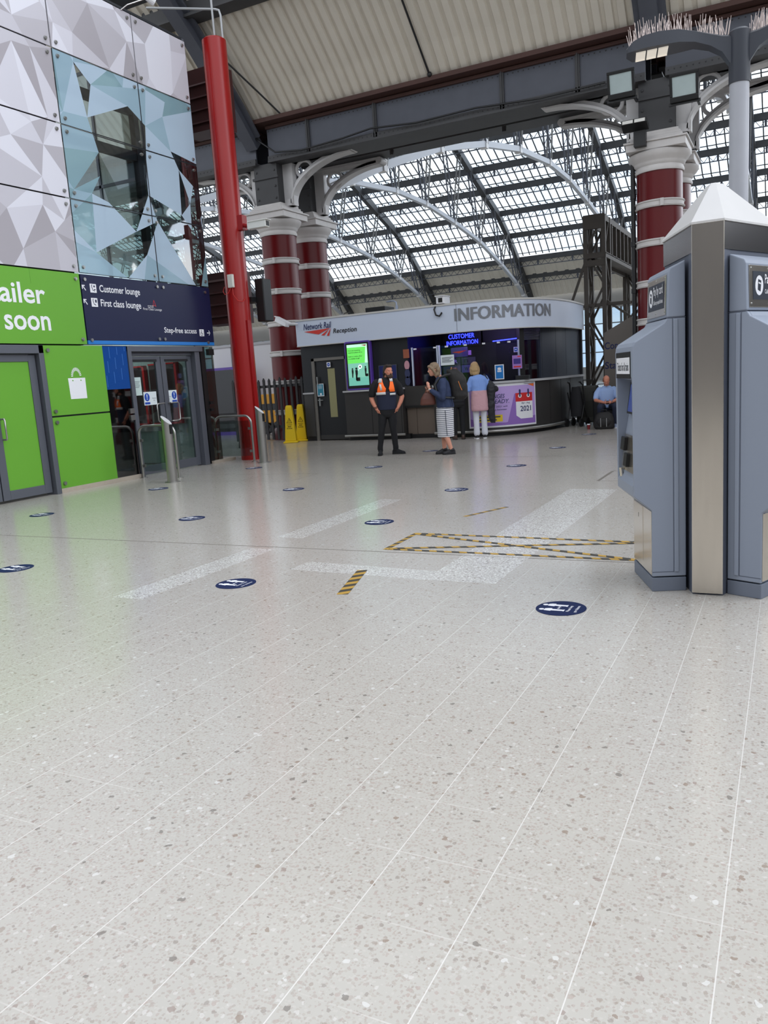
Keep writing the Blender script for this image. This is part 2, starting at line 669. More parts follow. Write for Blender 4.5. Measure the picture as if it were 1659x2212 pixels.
def panel(y0, y1, z0, z1, glassy):
    g = 0.012
    y0, y1, z0, z1 = y0 + g, y1 - g, z0 + g, z1 - g
    pm = MB()
    for t, r1, r2, cx, cz in GROUPS:
        q = clip_rect(t, y0, z0, y1, z1)
        if not q:
            continue
        if glassy:
            # printed film fades out towards the middle of the glazed area
            e = min((cx - 10.04) / 0.75, (7.02 - cz) / 0.95, (cz - 3.55) / 0.75)
            e = e + 0.5 * (r1 - 0.5)
            if e > 0.62:
                mi = 3 if r2 < 0.5 else 4
                if r2 > 0.8:
                    mi = 0
            elif e > 0.4:
                mi = (2, 1, 4, 0)[int(r2 * 3.99)]
            else:
                mi = (0, 1, 2, 1)[int(r2 * 3.99)]
        else:
            mi = min(4, int(r1 * 5))
        n = len(q)
        vs = [(FX, p[0], p[1]) for p in q]
        pm.add(vs, [tuple(range(n))], mi)
    # body behind the print
    if not glassy:
        pm.cur = 2
        pm.box((FX - 0.02, y0, z0), (FX - 0.001, y1, z1))
    o = pm.build('glass_panel' if glassy else 'cladding_panel', ([*M_FRITS, M_CLEAR, M_TEALGLASS] if glassy else M_GREYS), wall_left)
    bm_ = MB()
    for y, s in ((y0 + 0.09, 1), (y1 - 0.09, -1)):
        for z in (z0 + 0.09, z1 - 0.09):
            bolt(bm_, y, z)
    bm_.build('bolt', M_BOLT, o, smooth=40)
    if glassy:
        fm = MB()
        for (a, b) in (((y0, z0), (y1, z0)), ((y0, z1), (y1, z1)), ((y0, z0), (y0, z1)), ((y1, z0), (y1, z1))):
            fm.beam((FX - 0.006, a[0], a[1]), (FX - 0.006, b[0], b[1]), 0.016, 0.010, (1, 0, 0))
        fm.build('edge_seal', M_GAP, o)

for ci in range(4):
    for ri in range(6):
        if ci >= 2 and ri >= 4:
            continue
        panel(COLY[ci], COLY[ci + 1], ROWZ[ri], ROWZ[ri + 1], ci >= 2 and ri < 3)

# dark room behind the glazing, with a stair landing and posts
rm = MB()
rm.box((-14.6, 4.2, 0.0), (-14.4, 10.9, 9.0))
rm.box((-14.6, 10.78, 0.0), (-10.80, 10.86, 2.3))
rm.box((-14.6, 9.9, 3.4), (-10.8, 13.3, 3.52))
rm.box((-14.6, 9.94, 3.5), (-10.8, 10.0, 9.0))
rm.box((-14.6, 4.2, 9.0), (-10.8, 13.3, 9.1))
M_ROOM = mat('dark_plaster', (72, 76, 80), 0.8)
struct(rm.build('wall_back', M_ROOM))
rm = MB()
for y in (12.02, 13.2):
    rm.box((-10.86, y - 0.06, 3.52), (-10.74, y + 0.06, 8.2))
for z in (5.8, 6.6):
    rm.box((-10.86, 10.1, z - 0.08), (-10.76, 13.3, z + 0.08))
rm.box((-10.9, 9.95, 8.1), (-10.72, 13.35, 8.2))
struct(rm.build('trim_1', mat('dark_steel', (38, 42, 48), 0.5, 0.3)))
# glazed end wall of the upper floor
rm = MB()
rm.box((-14.4, 13.36, 3.55), (FX - 0.03, 13.375, 8.16))
o = struct(rm.build('window_1', M_CLEAR))
fr = MB()
for x in (-14.4, -13.1, -11.8, FX - 0.05):
    fr.box((x - 0.03, 13.34, 3.5), (x + 0.03, 13.40, 8.2))
for z in (3.52, 5.88, 8.16):
    fr.box((-14.4, 13.34, z - 0.03), (FX - 0.03, 13.40, z + 0.03))
fr.build('window_frame', M_DOORGREY, o)

# stone plinth along the foot of the shop front
pl = MB()
pl.box((FX - 0.2, 9.1, 0.0), (FX + 0.012, 10.92, 0.075))
pl.box((FX - 0.2, 13.02, 0.0), (FX + 0.0, 13.75, 0.055))
struct(pl.build('baseboard_left', mat('pale_stone', (176, 164, 150), 0.7, noise=0.12, nscale=12)))

# --- green sign panel over the shop doors
YV, ZV = (0, 1, 0), (0, 0, 1)
def FR(y, z, x=FX):
    return frame((x, y, z), YV, ZV)

sg = thing('shop_sign', 'wide lime green fascia sign panel reading soon above the green shop door', 'sign', (FX, 8.1, 2.38))
k = MB()
k.box((-0.03, -1.9, 0.012), (0.0, 1.925, 1.158))
k.build('sign_board', M_GREEN, sg)
k = MB()
T = Matrix.Translation((0.0, -8.1, -2.38))
def loc_frame(y, z):
    return frame((0.0, y - 8.1, z - 2.38), YV, ZV)
text_into(k, 'tailer', loc_frame(8.28, 3.005), 1.005, 0.315, bold=0.018, lift=0.002)
k.build('lettering', M_WHITE, sg)
k = MB()
text_into(k, 'soon', loc_frame(8.465, 2.595), 0.855, 0.228, bold=0.018, lift=0.002)
k.build('lettering', M_WHITE, sg)
k = MB()
for y, z in ((1.84, 1.07), (1.84, 0.09)):
    M = frame((0, y, z), YV, ZV)
    k.prism(disc(0, 0, 0.03, 14), 0.0, 0.012, M)
    k.prism(disc(0, 0, 0.022, 14), 0.012, 0.03, M)
k.build('bolt', M_BOLT, sg, smooth=40)
k = MB()
k.box((0.0, 0.94, 0.93), (0.001, 0.944, 1.158))
k.build('panel_joint', mat('deep_green', (72, 130, 34), 0.6), sg)

# --- green hoarding panels right of the doors, with the carrier bag print
sg = thing('hoarding_panel', 'upper lime green panel printed with a white shopping bag', 'panel', (FX, 9.11, 1.24))
k = MB()
k.box((-0.03, 0.0, 0.012), (0.0, 1.235, 1.128))
k.build('board', M_GREEN, sg)
k = MB()
LM = frame((0, -9.11, -1.24), YV, ZV)
bag = MB()
plate(bag, [(9.535, 1.50), (9.88, 1.50), (9.885, 1.84), (9.525, 1.84)], LM, 0.001, 0.001)
for i in range(15):
    a0 = PI * (1 - i / 15)
    a1 = a0 - PI / 15 * 0.55
    pts_ = [(9.705 + r * math.cos(a), 1.865 + 1.35 * r * math.sin(a)) for r, a in ((0.068, a0), (0.108, a0), (0.108, a1), (0.068, a1))]
    plate(bag, pts_, LM, 0.001, 0.001)
bag.cur = 1
plate(bag, disc(9.62, 1.80, 0.012), LM, 0.001, 0.002)
plate(bag, disc(9.79, 1.80, 0.012), LM, 0.001, 0.002)
bag.build('bag_print', [M_WHITE, M_GREEN], sg)
k = MB()
for y, z in ((0.07, 1.05), (0.07, 0.08)):
    M = frame((0, y, z), YV, ZV)
    k.prism(disc(0, 0, 0.03, 14), 0.0, 0.03, M)
k.build('bolt', M_BOLT, sg, smooth=40)
sg = thing('hoarding_panel', 'plain lime green lower panel below the shopping bag panel', 'panel', (FX, 9.11, 0.075))
k = MB()
k.box((-0.03, 0.0, 0.0), (0.0, 1.235, 1.15))
k.build('board', M_GREEN, sg)
k = MB()
for y, z in ((0.07, 1.07), (0.07, 0.08)):
    M = frame((0, y, z), YV, ZV)
    k.prism(disc(0, 0, 0.03, 14), 0.0, 0.03, M)
k.build('bolt', M_BOLT, sg, smooth=40)

# --- shop door with green film
DX = FX - 0.05
def door_leaf(mb, y0, y1, z0, z1, st, x0, x1, rail=0.14, top=None):
    top = rail if top is None else top
    mb.box((x0, y0, z0), (x1, y0 + st, z1))
    mb.box((x0, y1 - st, z0), (x1, y1, z1))
    mb.box((x0, y0 + st, z0), (x1, y1 - st, z0 + rail))
    mb.box((x0, y0 + st, z1 - top), (x1, y1 - st, z1))

d1 = thing('door_1', 'grey framed double shop door filled with lime green film', 'door', (0, 0, 0))
d1['kind'] = 'structure'
k = MB()
k.box((FX - 0.22, 8.99, 0.0), (FX + 0.03, 9.085, 2.37))
k.box((FX - 0.22, 6.9, 2.24), (FX + 0.03, 9.085, 2.37))
k.box((FX - 0.22, 6.9, 0.0), (FX + 0.03, 6.98, 2.37))
k.build('door_frame', M_DOORGREY, d1, bevel=0.006)
for y0, y1, hy in ((8.06, 8.97, 8.2), (7.02, 8.04, 7.9)):
    k = MB()
    door_leaf(k, y0, y1, 0.04, 2.22, 0.13, DX - 0.05, DX, 0.14, 0.10)
    leaf = k.build('door', M_DOORGREY, d1, bevel=0.004)
    k = MB()
    k.box((DX - 0.03, y0 + 0.13, 0.18), (DX - 0.015, y1 - 0.13, 2.12))
    k.build('green_pane', M_GREEN, leaf)
    k = MB()
    hz0, hz1 = 0.96, 1.27
    k.tube([(DX, hy, hz0), (DX + 0.075, hy, hz0), (DX + 0.085, hy + 0.0, hz0 + 0.02), (DX + 0.085, hy, hz1 - 0.02), (DX + 0.075, hy, hz1), (DX, hy, hz1)], 0.014, 10)
    k.build('handle', M_STEEL, leaf, smooth=50)

# --- navy wayfinding sign over the glass doors
nv = thing('wayfinding_sign', 'long navy sign board listing the lounges above the glass doors', 'sign', (FX, 10.04, 2.38))
LM = frame((0, -10.04, -2.38), YV, ZV)
def NF(y, z):
    return frame((0, y - 10.04, z - 2.38), YV, ZV)
k = MB()
k.box((-0.04, 0.012, 0.075), (0.0, 3.36, 1.158))
k.build('sign_board', M_NAVY, nv)
k = MB()
k.box((-0.04, 0.012, 0.012), (0.0, 3.36, 0.075))
k.build('blue_stripe', M_BLUE, nv)
k = MB()
text_into(k, 'Customer lounge', NF(10.445, 3.235), 0.965, 0.155, bold=0.014, lift=0.002)
k.build('lettering', M_WHITE, nv)
k = MB()
text_into(k, 'First class lounge', NF(10.437, 2.995), 0.965, 0.155, bold=0.014, lift=0.002)
k.build('lettering', M_WHITE, nv)
k = MB()
text_into(k, 'Step-free access', NF(11.95, 2.588), 0.93, 0.135, bold=0.014, lift=0.002)
k.build('lettering', M_WHITE, nv)
k = MB()
text_into(k, 'First Class Lounge', NF(11.45, 3.005), 0.49, 0.055, bold=0.0, lift=0.002)
k.build('lettering', M_WHITE, nv)
k = MB()
text_into(k, 'avanti', NF(11.575, 3.085), 0.15, 0.028, bold=0.0, lift=0.002)
k.build('lettering', M_WHITE, nv)
k = MB()
text_into(k, 'west coast', NF(11.575, 3.06), 0.15, 0.018, bold=0.0, lift=0.002)
k.build('lettering', M_WHITE, nv)
k = MB()
for z in (3.29, 3.06):
    y = 10.06
    plate(k, [(y, z + 0.075), (y + 0.065, z + 0.075), (y + 0.065, z + 0.058), (y + 0.018, z + 0.058), (y + 0.018, z + 0.008), (y, z + 0.008)], LM, 0.001, 0.001)
    plate(k, [(y + 0.012, z + 0.055), (y + 0.024, z + 0.067), (y + 0.085, z - 0.006), (y + 0.073, z - 0.018)], LM, 0.001, 0.001)
y, z = 13.2, 2.64
plate(k, [(y, z - 0.009), (y + 0.085, z - 0.009), (y + 0.085, z + 0.009), (y, z + 0.009)], LM, 0.001, 0.001)
plate(k, [(y + 0.05, z + 0.045), (y + 0.062, z + 0.052), (y + 0.10, z), (y + 0.088, z - 0.004)], LM, 0.001, 0.001)
plate(k, [(y + 0.05, z - 0.045), (y + 0.062, z - 0.052), (y + 0.10, z), (y + 0.088, z + 0.004)], LM, 0.001, 0.001)
k.build('arrow', M_WHITE, nv)
for (y, z, kind) in ((10.235, 3.25, 0), (10.228, 3.017, 1), (12.965, 2.572, 2)):
    k = MB()
    w, h = (0.14, 0.145) if kind < 2 else (0.14, 0.135)
    plate(k, rrect(y, z, y + w, z + h, 0.008), LM, 0.001, 0.001)
    k.cur = 1
    if kind < 2:
        plate(k, [(y + 0.03, z + 0.11), (y + 0.045, z + 0.11), (y + 0.06, z + 0.05), (y + 0.05, z + 0.045)], LM, 0.001, 0.002)
        plate(k, [(y + 0.05, z + 0.045), (y + 0.09, z + 0.045), (y + 0.10, z + 0.02), (y + 0.085, z + 0.02), (y + 0.08, z + 0.035), (y + 0.05, z + 0.033)], LM, 0.001, 0.002)
        plate(k, disc(y + 0.045, z + 0.122, 0.010, 12), LM, 0.001, 0.002)
        if kind == 0:
            plate(k, disc(y + 0.095, z + 0.105, 0.018, 16), LM, 0.001, 0.002)
            plate(k, rect(y + 0.085, z + 0.045, y + 0.12, z + 0.06), LM, 0.001, 0.002)
        else:
            plate(k, rect(y + 0.085, z + 0.07, y + 0.12, z + 0.12), LM, 0.001, 0.002)
    else:
        for i in range(16):
            a0, a1 = math.radians(100 + i * 17.5), math.radians(100 + (i + 1) * 17.5)
            plate(k, [(y + 0.065 + r * math.cos(a), z + 0.045 + r * math.sin(a)) for r, a in ((0.027, a0), (0.036, a0), (0.036, a1), (0.027, a1))], LM, 0.001, 0.002)
        plate(k, rect(y + 0.06, z + 0.055, y + 0.07, z + 0.10), LM, 0.001, 0.002)
        plate(k, rect(y + 0.06, z + 0.05, y + 0.095, z + 0.06), LM, 0.001, 0.002)
        plate(k, rect(y + 0.088, z + 0.025, y + 0.097, z + 0.06), LM, 0.001, 0.002)
        plate(k, disc(y + 0.062, z + 0.112, 0.010, 12), LM, 0.001, 0.002)
    k.build('pictogram', [M_WHITE, M_NAVY], nv)
k = MB()
M_RED = mat('red_vinyl', (206, 44, 44), 0.45)
for a, b in (((11.71, 3.10), (11.75, 3.205)), ((11.75, 3.205), (11.795, 3.09)), ((11.71, 3.10), (11.765, 3.115)), ((11.765, 3.115), (11.795, 3.09))):
    d = Vector((b[0] - a[0], b[1] - a[1]))
    nrm = Vector((-d.y, d.x)).normalized() * 0.004
    plate(k, [(a[0] - nrm.x, a[1] - nrm.y), (b[0] - nrm.x, b[1] - nrm.y), (b[0] + nrm.x, b[1] + nrm.y), (a[0] + nrm.x, a[1] + nrm.y)], LM, 0.001, 0.001)
k.build('red_emblem', M_RED, nv)
k = MB()
for y, z in ((10.13, 3.455), (11.87, 3.455), (12.03, 3.455), (13.25, 3.44), (11.78, 2.5), (11.93, 2.5), (10.13, 2.46), (13.2, 2.45)):
    k = MB()
    M = frame((0, y - 10.04, z - 2.38), YV, ZV)
    k.prism(disc(0, 0, 0.028, 14), 0.0, 0.025, M)
    k.build('bolt', M_BOLT, nv, smooth=40)

# --- dark glass side light with blue film and painted reflections between the green panels and the glass doors
w2 = thing('window_2', 'tall dark side window with a blue film and painted reflections across its upper part', 'window', (0, 0, 0))
w2['kind'] = 'structure'
k = MB()
k.box((FX - 0.03, 10.35, 0.075), (FX - 0.018, 10.93, 2.37))
k.build('pane', M_DARKGLASS, w2)
k = MB()
k.box((FX - 0.017, 10.36, 1.62), (FX - 0.014, 10.92, 2.36))
k.cur = 1
for i in range(9):
    yy = 10.38 + 0.06 * (i % 9)
    zz = 1.66 + 0.68 * ((i * 37) % 11) / 11
    k.box((FX - 0.0135, yy, zz), (FX - 0.013, yy + 0.015, min(2.35, zz + 0.2)))
k.build('blue_film', [mat('blue_film', (26, 72, 142), 0.12), mat('pale_blue_reflection', (52, 104, 176), 0.25)], w2)  # blue reflections of the pane are put into the film colours
k = MB()
for z in (1.22, 1.10):
    k.box((FX - 0.018, 10.83, z - 0.045), (FX + 0.012, 10.93, z + 0.045))
k.build('hinge_plate', M_BOLT, w2, bevel=0.004)

# --- the glass double doors
d2 = thing('door_2', 'grey framed glass double doors under the navy sign', 'door', (0, 0, 0))
d2['kind'] = 'structure'
GX = FX - 0.13
k = MB()
k.box((GX - 0.12, 10.93, 0.0), (FX + 0.01, 11.02, 2.37))
k.box((GX - 0.12, 12.78, 0.0), (FX - 0.02, 12.92, 2.37))
k.box((GX - 0.12, 12.92, 0.0), (FX - 0.10, 13.0, 2.37))
k.box((GX - 0.12, 10.93, 2.27), (FX + 0.005, 13.0, 2.37))
k.box((GX - 0.12, 11.02, 2.2), (GX + 0.02, 12.78, 2.27))
k.build('door_frame', M_DOORGREY, d2, bevel=0.006)
M_DOORGLASS = glass_mat('door_glass', (0.62, 0.70, 0.68), 0.13)
for i, (y0, y1) in enumerate(((11.03, 11.885), (11.905, 12.77))):
    k = MB()
    door_leaf(k, y0, y1, 0.02, 2.19, 0.125, GX - 0.05, GX, 0.16, 0.10)
    leaf = k.build('door', M_DOORGREY, d2, bevel=0.004)
    k = MB()
    k.box((GX - 0.03, y0 + 0.12, 0.17), (GX - 0.02, y1 - 0.12, 2.10))
    k.build('glass_pane', M_DOORGLASS, leaf)
    k = MB()
    k.box((GX - 0.01, y0 + 0.10, 2.09), (GX + 0.008, y1 - 0.10, 2.135))
    k.build('black_rail', M_BLACK, leaf)
    hy = 11.80 if i == 0 else 11.99
    dy = -0.22 if i == 0 else 0.2
    k = MB()
    zs0, zs1 = 0.965, 1.31
    hx = GX + 0.075
    k.tube([(GX, hy, zs0), (hx, hy, zs0), (hx + 0.012, hy + dy * 0.15, zs0), (hx + 0.012, hy + dy * 0.85, zs0), (hx + 0.012, hy + dy, zs0 + 0.03), (hx + 0.012, hy + dy, zs1 - 0.03), (hx + 0.012, hy + dy * 0.85, zs1), (hx + 0.012, hy + dy * 0.15, zs1), (hx, hy, zs1), (GX, hy, zs1)], 0.0125, 10)
    k.build('handle', M_STEEL, leaf, smooth=50)
def door_notice(y0, y1, z0, z1, blue):
    k = MB()
    M = frame((GX - 0.015, 0, 0), YV, ZV)
    plate(k, rect(y0, z0, y1, z1), M, 0.002, 0.0)
    if blue is not None:
        k.cur = 1
        plate(k, disc(blue, z0 + (z1 - z0) * 0.60, 0.068, 24, 0.075), M, 0.001, 0.002)
        plate(k, rect(blue - 0.068, z0 + 0.015, blue + 0.068, z0 + 0.055), M, 0.001, 0.002)
        k.cur = 0
        plate(k, [(blue - 0.012, z0 + 0.20), (blue + 0.012, z0 + 0.20), (blue + 0.008, z0 + 0.135), (blue - 0.008, z0 + 0.135)], M, 0.001, 0.003)
        plate(k, disc(blue, z0 + 0.113, 0.011, 12), M, 0.001, 0.003)
        k.cur = 2
        tx = y1 - 0.125 if blue < (y0 + y1) / 2 else y0 + 0.015
        text_into(k, 'Automatic', M @ Matrix.Translation((tx, z0 + 0.115, 0.003)), 0.11, 0.022, 0.0)
        text_into(k, 'door', M @ Matrix.Translation((tx + 0.03, z0 + 0.075, 0.003)), 0.05, 0.018, 0.0)
    else:
        k.cur = 2
        for i in range(6):
            plate(k, rect(y0 + 0.03, z1 - 0.08 - 0.022 * i, y1 - 0.03 - 0.015 * (i % 3), z1 - 0.074 - 0.022 * i), M, 0.001, 0.002)
    return k
M_SIGNBLUE = mat('sign_blue', (28, 72, 172), 0.4)
M_INK = mat('dark_ink', (60, 66, 74), 0.6)
PAPER = mat('paper', (222, 230, 232), 0.6)
MM = [PAPER, M_SIGNBLUE, M_INK]
tag(door_notice(11.14, 11.33, 1.485, 1.815, None).build('paper_notice', [mat('pale_paper', (196, 214, 210), 0.6), M_SIGNBLUE, M_INK]), 'pale typed notice stuck to the first glass door leaf', 'notice')
tag(door_notice(11.36, 11.70, 1.295, 1.54, 11.445).build('safety_sticker', MM), 'white and blue exclamation sticker beside the typed door notice', 'sticker')
tag(door_notice(11.975, 12.27, 1.30, 1.545, 12.19).build('safety_sticker', MM), 'white and blue exclamation sticker on the door leaf beside the red pole', 'sticker')
w3 = thing('window_3', 'narrow glass side light between the glass doors and the red pole', 'window', (0, 0, 0))
w3['kind'] = 'structure'
k = MB()
k.box((FX - 0.09, 13.0, 0.055), (FX - 0.078, 13.42, 2.37))
k.build('pane', M_TEALGLASS, w3)
k = MB()
k.box((FX - 0.12, 13.0, 0.0), (FX - 0.06, 13.13, 2.37))
for z in (1.24, 1.10):
    k.box((FX - 0.075, 13.12, z - 0.03), (FX - 0.02, 13.22, z + 0.03))
k.box((FX - 0.075, 13.2, 2.2), (FX - 0.0, 13.36, 2.32))
k.build('window_frame', M_BLACK, w3)

# the lobby behind the glass doors: pale end wall and two dark boards with red edges
k = MB()
k.box((-14.4, 13.22, 0.0), (-10.95, 13.28, 3.4))
struct(k.build('wall_far', mat('grey_panel', (168, 178, 178), 0.7)))
for x0, x1, z0, z1, lab in ((-13.15, -12.28, 0.85, 2.1, 'dark board with a bright red edge behind the first glass door leaf'), (-12.15, -11.40, 0.85, 2.12, 'dark board with a bright red edge behind the second glass door leaf')):
    t = thing('lobby_board', lab, 'board', ((x0 + x1) / 2, 13.2, z0))
    w = (x1 - x0) / 2
    k = MB()
    k.box((-w, -0.06, 0), (w, 0.02, z1 - z0))
    k.build('board', mat('board_maroon', (44, 22, 24), 0.5), t)
    k = MB()
    k.box((w - 0.05, -0.075, 0), (w + 0.005, 0.02, z1 - z0))
    k.box((-w, -0.075, 0), (w, 0.02, 0.03))
    k.box((-w, -0.075, z1 - z0 - 0.03), (w, 0.02, z1 - z0))
    k.build('red_edge', mat('signal_red', (214, 22, 26), 0.4), t)
tag(MB().box((-12.75, 13.13, 0.0), (-11.5, 13.15, 0.02)).build('door_mat', mat('mat_black', (30, 30, 32), 0.9)), 'thin black mat strip on the lobby floor behind the glass doors', 'mat')

# lamp added to brighten the lobby behind the glass doors
def lamp_in(parent, loc, power, col, size=0.1):
    l = bpy.data.lights.new('lamp', 'POINT')
    l.energy = power
    l.color = col
    l.shadow_soft_size = size
    o = bpy.data.objects.new('lamp_light', l)
    COL.objects.link(o)
    o.location = loc
    if parent is not None:
        o.parent = parent
    return o
t = thing('lobby_fill_lamp', 'added round ceiling lamp brightening the lobby behind the glass doors', 'lamp', (-12.6, 12.1, 3.3))
k = MB()
k.lathe([(0.16, 0.0), (0.18, 0.03), (0.18, 0.08)], 24)
k.build('lamp_body', M_WHITE, t)
lamp_in(t, (0, 0, -0.2), 45, (0.9, 1.0, 0.98))

# ------------------------------------------------------------------ station roof and ironwork
M_IRON = mat('dark_painted_iron', (78, 81, 91), 0.55, 0.0, noise=0.18, nscale=2.5)
M_IRON2 = mat('sooty_iron', (66, 66, 68), 0.6, 0.0, noise=0.2, nscale=2.0)
M_PALEIRON = mat('pale_painted_iron', (206, 204, 204), 0.5, noise=0.10, nscale=4)
M_DECK = mat('cream_roof_sheet', (212, 205, 192), 0.6, noise=0.10, nscale=1.2)
M_MAROON = mat('maroon_paint', (94, 14, 18), 0.3, spec=0.25)
M_CREAMPAINT = mat('grey_white_paint', (204, 200, 198), 0.5, noise=0.10, nscale=5)
M_RUST = mat('red_oxide', (74, 48, 42), 0.7, noise=0.2, nscale=3)
M_CABLE = mat('black_cable', (24, 24, 26), 0.5)

# arch profile: distance in from the springing, height
PROF = [(0.0, 8.2), (0.6, 8.8), (2.1, 10.1), (3.9, 11.44), (6.4, 13.2), (9.0, 14.69), (12.4, 15.9), (15.2, 16.95), (18.4, 18.2), (22.0, 19.4), (25.2, 20.2), (28.2, 20.6)]
NEAR0, FAR0 = 20.6, 76.9

def far_pt(d_z):
    return (FAR0 - d_z[0], d_z[1])

ARCH = [(NEAR0 + d, z) for d, z in PROF] + [(FAR0 - d, z) for d, z in reversed(PROF)]

def roof_z(y):
    for (a, za), (b, zb) in zip(ARCH, ARCH[1:]):
        if a <= y <= b:
            return za + (zb - za) * (y - a) / max(1e-6, b - a)
    return ARCH[0][1]

RX0, RX1 = -64.0, 12.0

def corrugated(line, x0, x1, pitch=0.25, amp=0.05):
    """sheet following line [(y, z)...], ribs running along the line"""
    mb = MB()
    xs = []
    x = x0
    while x < x1:
        xs += [(x, 0), (x + pitch * 0.55, 0), (x + pitch * 0.65, amp), (x + pitch * 0.9, amp)]
        x += pitch
    xs.append((x1, 0))
    k = len(xs)
    nn = []
    for i, (y, z) in enumerate(line):
        a, b = line[max(0, i - 1)], line[min(len(line) - 1, i + 1)]
        d = Vector((b[0] - a[0], b[1] - a[1])).normalized()
        nv_ = Vector((-d.y, d.x))
        if nv_.y > 0:
            nv_ = -nv_
        nn.append(nv_)
    vs, fs = [], []
    for (y, z), n in zip(line, nn):
        for xx, h in xs:
            vs.append((xx, y - n.x * h, z - n.y * h))
    for i in range(len(line) - 1):
        for j in range(k - 1):
            fs.append((i * k + j, i * k + j + 1, (i + 1) * k + j + 1, (i + 1) * k + j))
    mb.add(vs, fs)
    return mb

# near hall: the cream haunch of its arched roof over the concourse
ND = [(18.5 - d, z) for d, z in PROF[:4]]
struct(corrugated(ND, -26, 12).build('ceiling', M_DECK))
# far hall haunches
struct(corrugated([(NEAR0 + d, z) for d, z in PROF[:4]], RX0, RX1, 0.5, 0.06).build('ceiling', M_DECK))
struct(corrugated([(FAR0 - d, z) for d, z in PROF[:3]], RX0, RX1, 0.5, 0.06).build('ceiling', M_DECK))
struct(corrugated([(FAR0 - d, z - 0.15) for d, z in PROF[2:4]], RX0, RX1, 1.0, 0.06).build('ceiling', M_DECK))

# valley gutter over the girders
g = MB()
g.box((-30, 18.3, 8.17), (12, 20.8, 8.27))
struct(g.build('roof_gutter', M_RUST))

def girder(x0, x1, y0, label, stiff, zb=0.0, dp=0.92):
    t = thing('plate_girder', label, 'girder', ((x0 + x1) / 2, y0 + 0.45, 7.28), group=None)
    cx, cy, cz = t.location
    L = lambda a, b: ((a[0] - cx, a[1] - cy, a[2] - cz), (b[0] - cx, b[1] - cy, b[2] - cz))
    k = MB()
    k.box(*L((x0, y0 + 0.05, 7.3 + zb), (x1, y0 + 0.09, 8.1)))
    k.box(*L((x0, y0 + dp - 0.11, 7.3 + zb), (x1, y0 + dp - 0.07, 8.1)))
    k.build('web', M_IRON, t)
    k = MB()
    k.box(*L((x0, y0 - 0.02, 8.08), (x1, y0 + 0.92, 8.15)))
    k.build('top_flange', M_RUST, t)
    k = MB()
    k.box(*L((x0, y0 - 0.02, 7.26 + zb), (x1, y0 + dp, 7.31 + zb)))
    k.box(*L((x0, y0 + 0.0, 7.31 + zb), (x1, y0 + 0.05, 7.42 + zb)))
    n = int((x1 - x0) / 0.12)
    for i in range(n):
        xx = x0 + 0.06 + i * 0.12
        for zz in (7.36 + zb, 8.03):
            k.M = Matrix.Translation((xx - cx, y0 + (0.0 if zz < 7.5 else 0.05) - cy, zz - cz))
            k.add([(-0.014, 0, -0.014), (0.014, 0, -0.014), (0.014, 0, 0.014), (-0.014, 0, 0.014), (0, -0.014, 0)], [(0, 1, 4), (1, 2, 4), (2, 3, 4), (3, 0, 4)])
    k.M = None
    k.build('bottom_flange', M_IRON2, t)
    for sx in stiff:
        k = MB()
        k.box(*L((sx - 0.05, y0 - 0.0, 7.31), (sx + 0.05, y0 + 0.05, 8.1)))
        k.box(*L((sx - 0.012, y0 - 0.03, 7.31), (sx + 0.012, y0 + 0.05, 8.1)))
        k.build('stiffener', M_IRON2, t)
    return t

girder(-12.3, -2.8, 18.6, 'dark riveted girder spanning between the twin maroon columns in front', (-11.05, -9.13, -5.9, -4.2))
girder(-12.3, -2.8, 20.25, 'dark rear girder behind the front girder over the information booth', (-9.5, -6.4), 0.17, 0.66)
girder(-2.4, 11.5, 18.6, 'dark girder running from the column beside the ticket machine past the lamp post', (0.5, 3.5, 6.5))
girder(-26, -12.7, 18.6, 'dark girder disappearing behind the tall red pole', (-15, -18))
# red oxide soffit panels between the two girders
g = MB()
for i in range(8):
    x = -11.9 + i * 1.18
    g.cur = 0 if i in (1, 2, 3) else 1
    g.box((x, 19.55, 7.62), (x + 1.05, 20.2, 7.66))
struct(g.build('roof_soffit', [mat('brick_red_panel', (150, 82, 72), 0.7), M_IRON2]))

# draped cable on the girder
k = MB()
k.tube([(-12.6, 18.52, 7.9), (-12.0, 18.5, 7.45), (-11.2, 18.5, 7.36), (-10.0, 18.5, 7.42), (-9.2, 18.5, 7.5), (-8.0, 18.5, 7.4), (-6.5, 18.5, 7.43), (-5.0, 18.5, 7.33), (-3.6, 18.5, 7.36)], 0.022, 6)
tag(k.build('draped_cable', M_CABLE, smooth=60), 'black cable draped along the face of the dark riveted girder', 'cable')
k = MB()
k.tube([(-12.9, 16.2, 10.3), (-12.3, 17.1, 9.3), (-11.9, 17.8, 8.7), (-11.6, 18.45, 8.2)], 0.025, 6)
tag(k.build('sagging_cable', M_CABLE, smooth=60), 'black cable sagging across the cream roof sheets beside the red pole', 'cable')
k = MB()
k.tube([(-7.55, 14.9, 11.3), (-7.5, 18.4, 8.2)], 0.025, 8)
k.ell((-7.5, 18.3, 8.3), (0.06, 0.06, 0.06), 8)
tag(k.build('tie_rod', M_CABLE, smooth=60), 'thin black tie rod running down the cream roof sheets to the girder', 'rod')

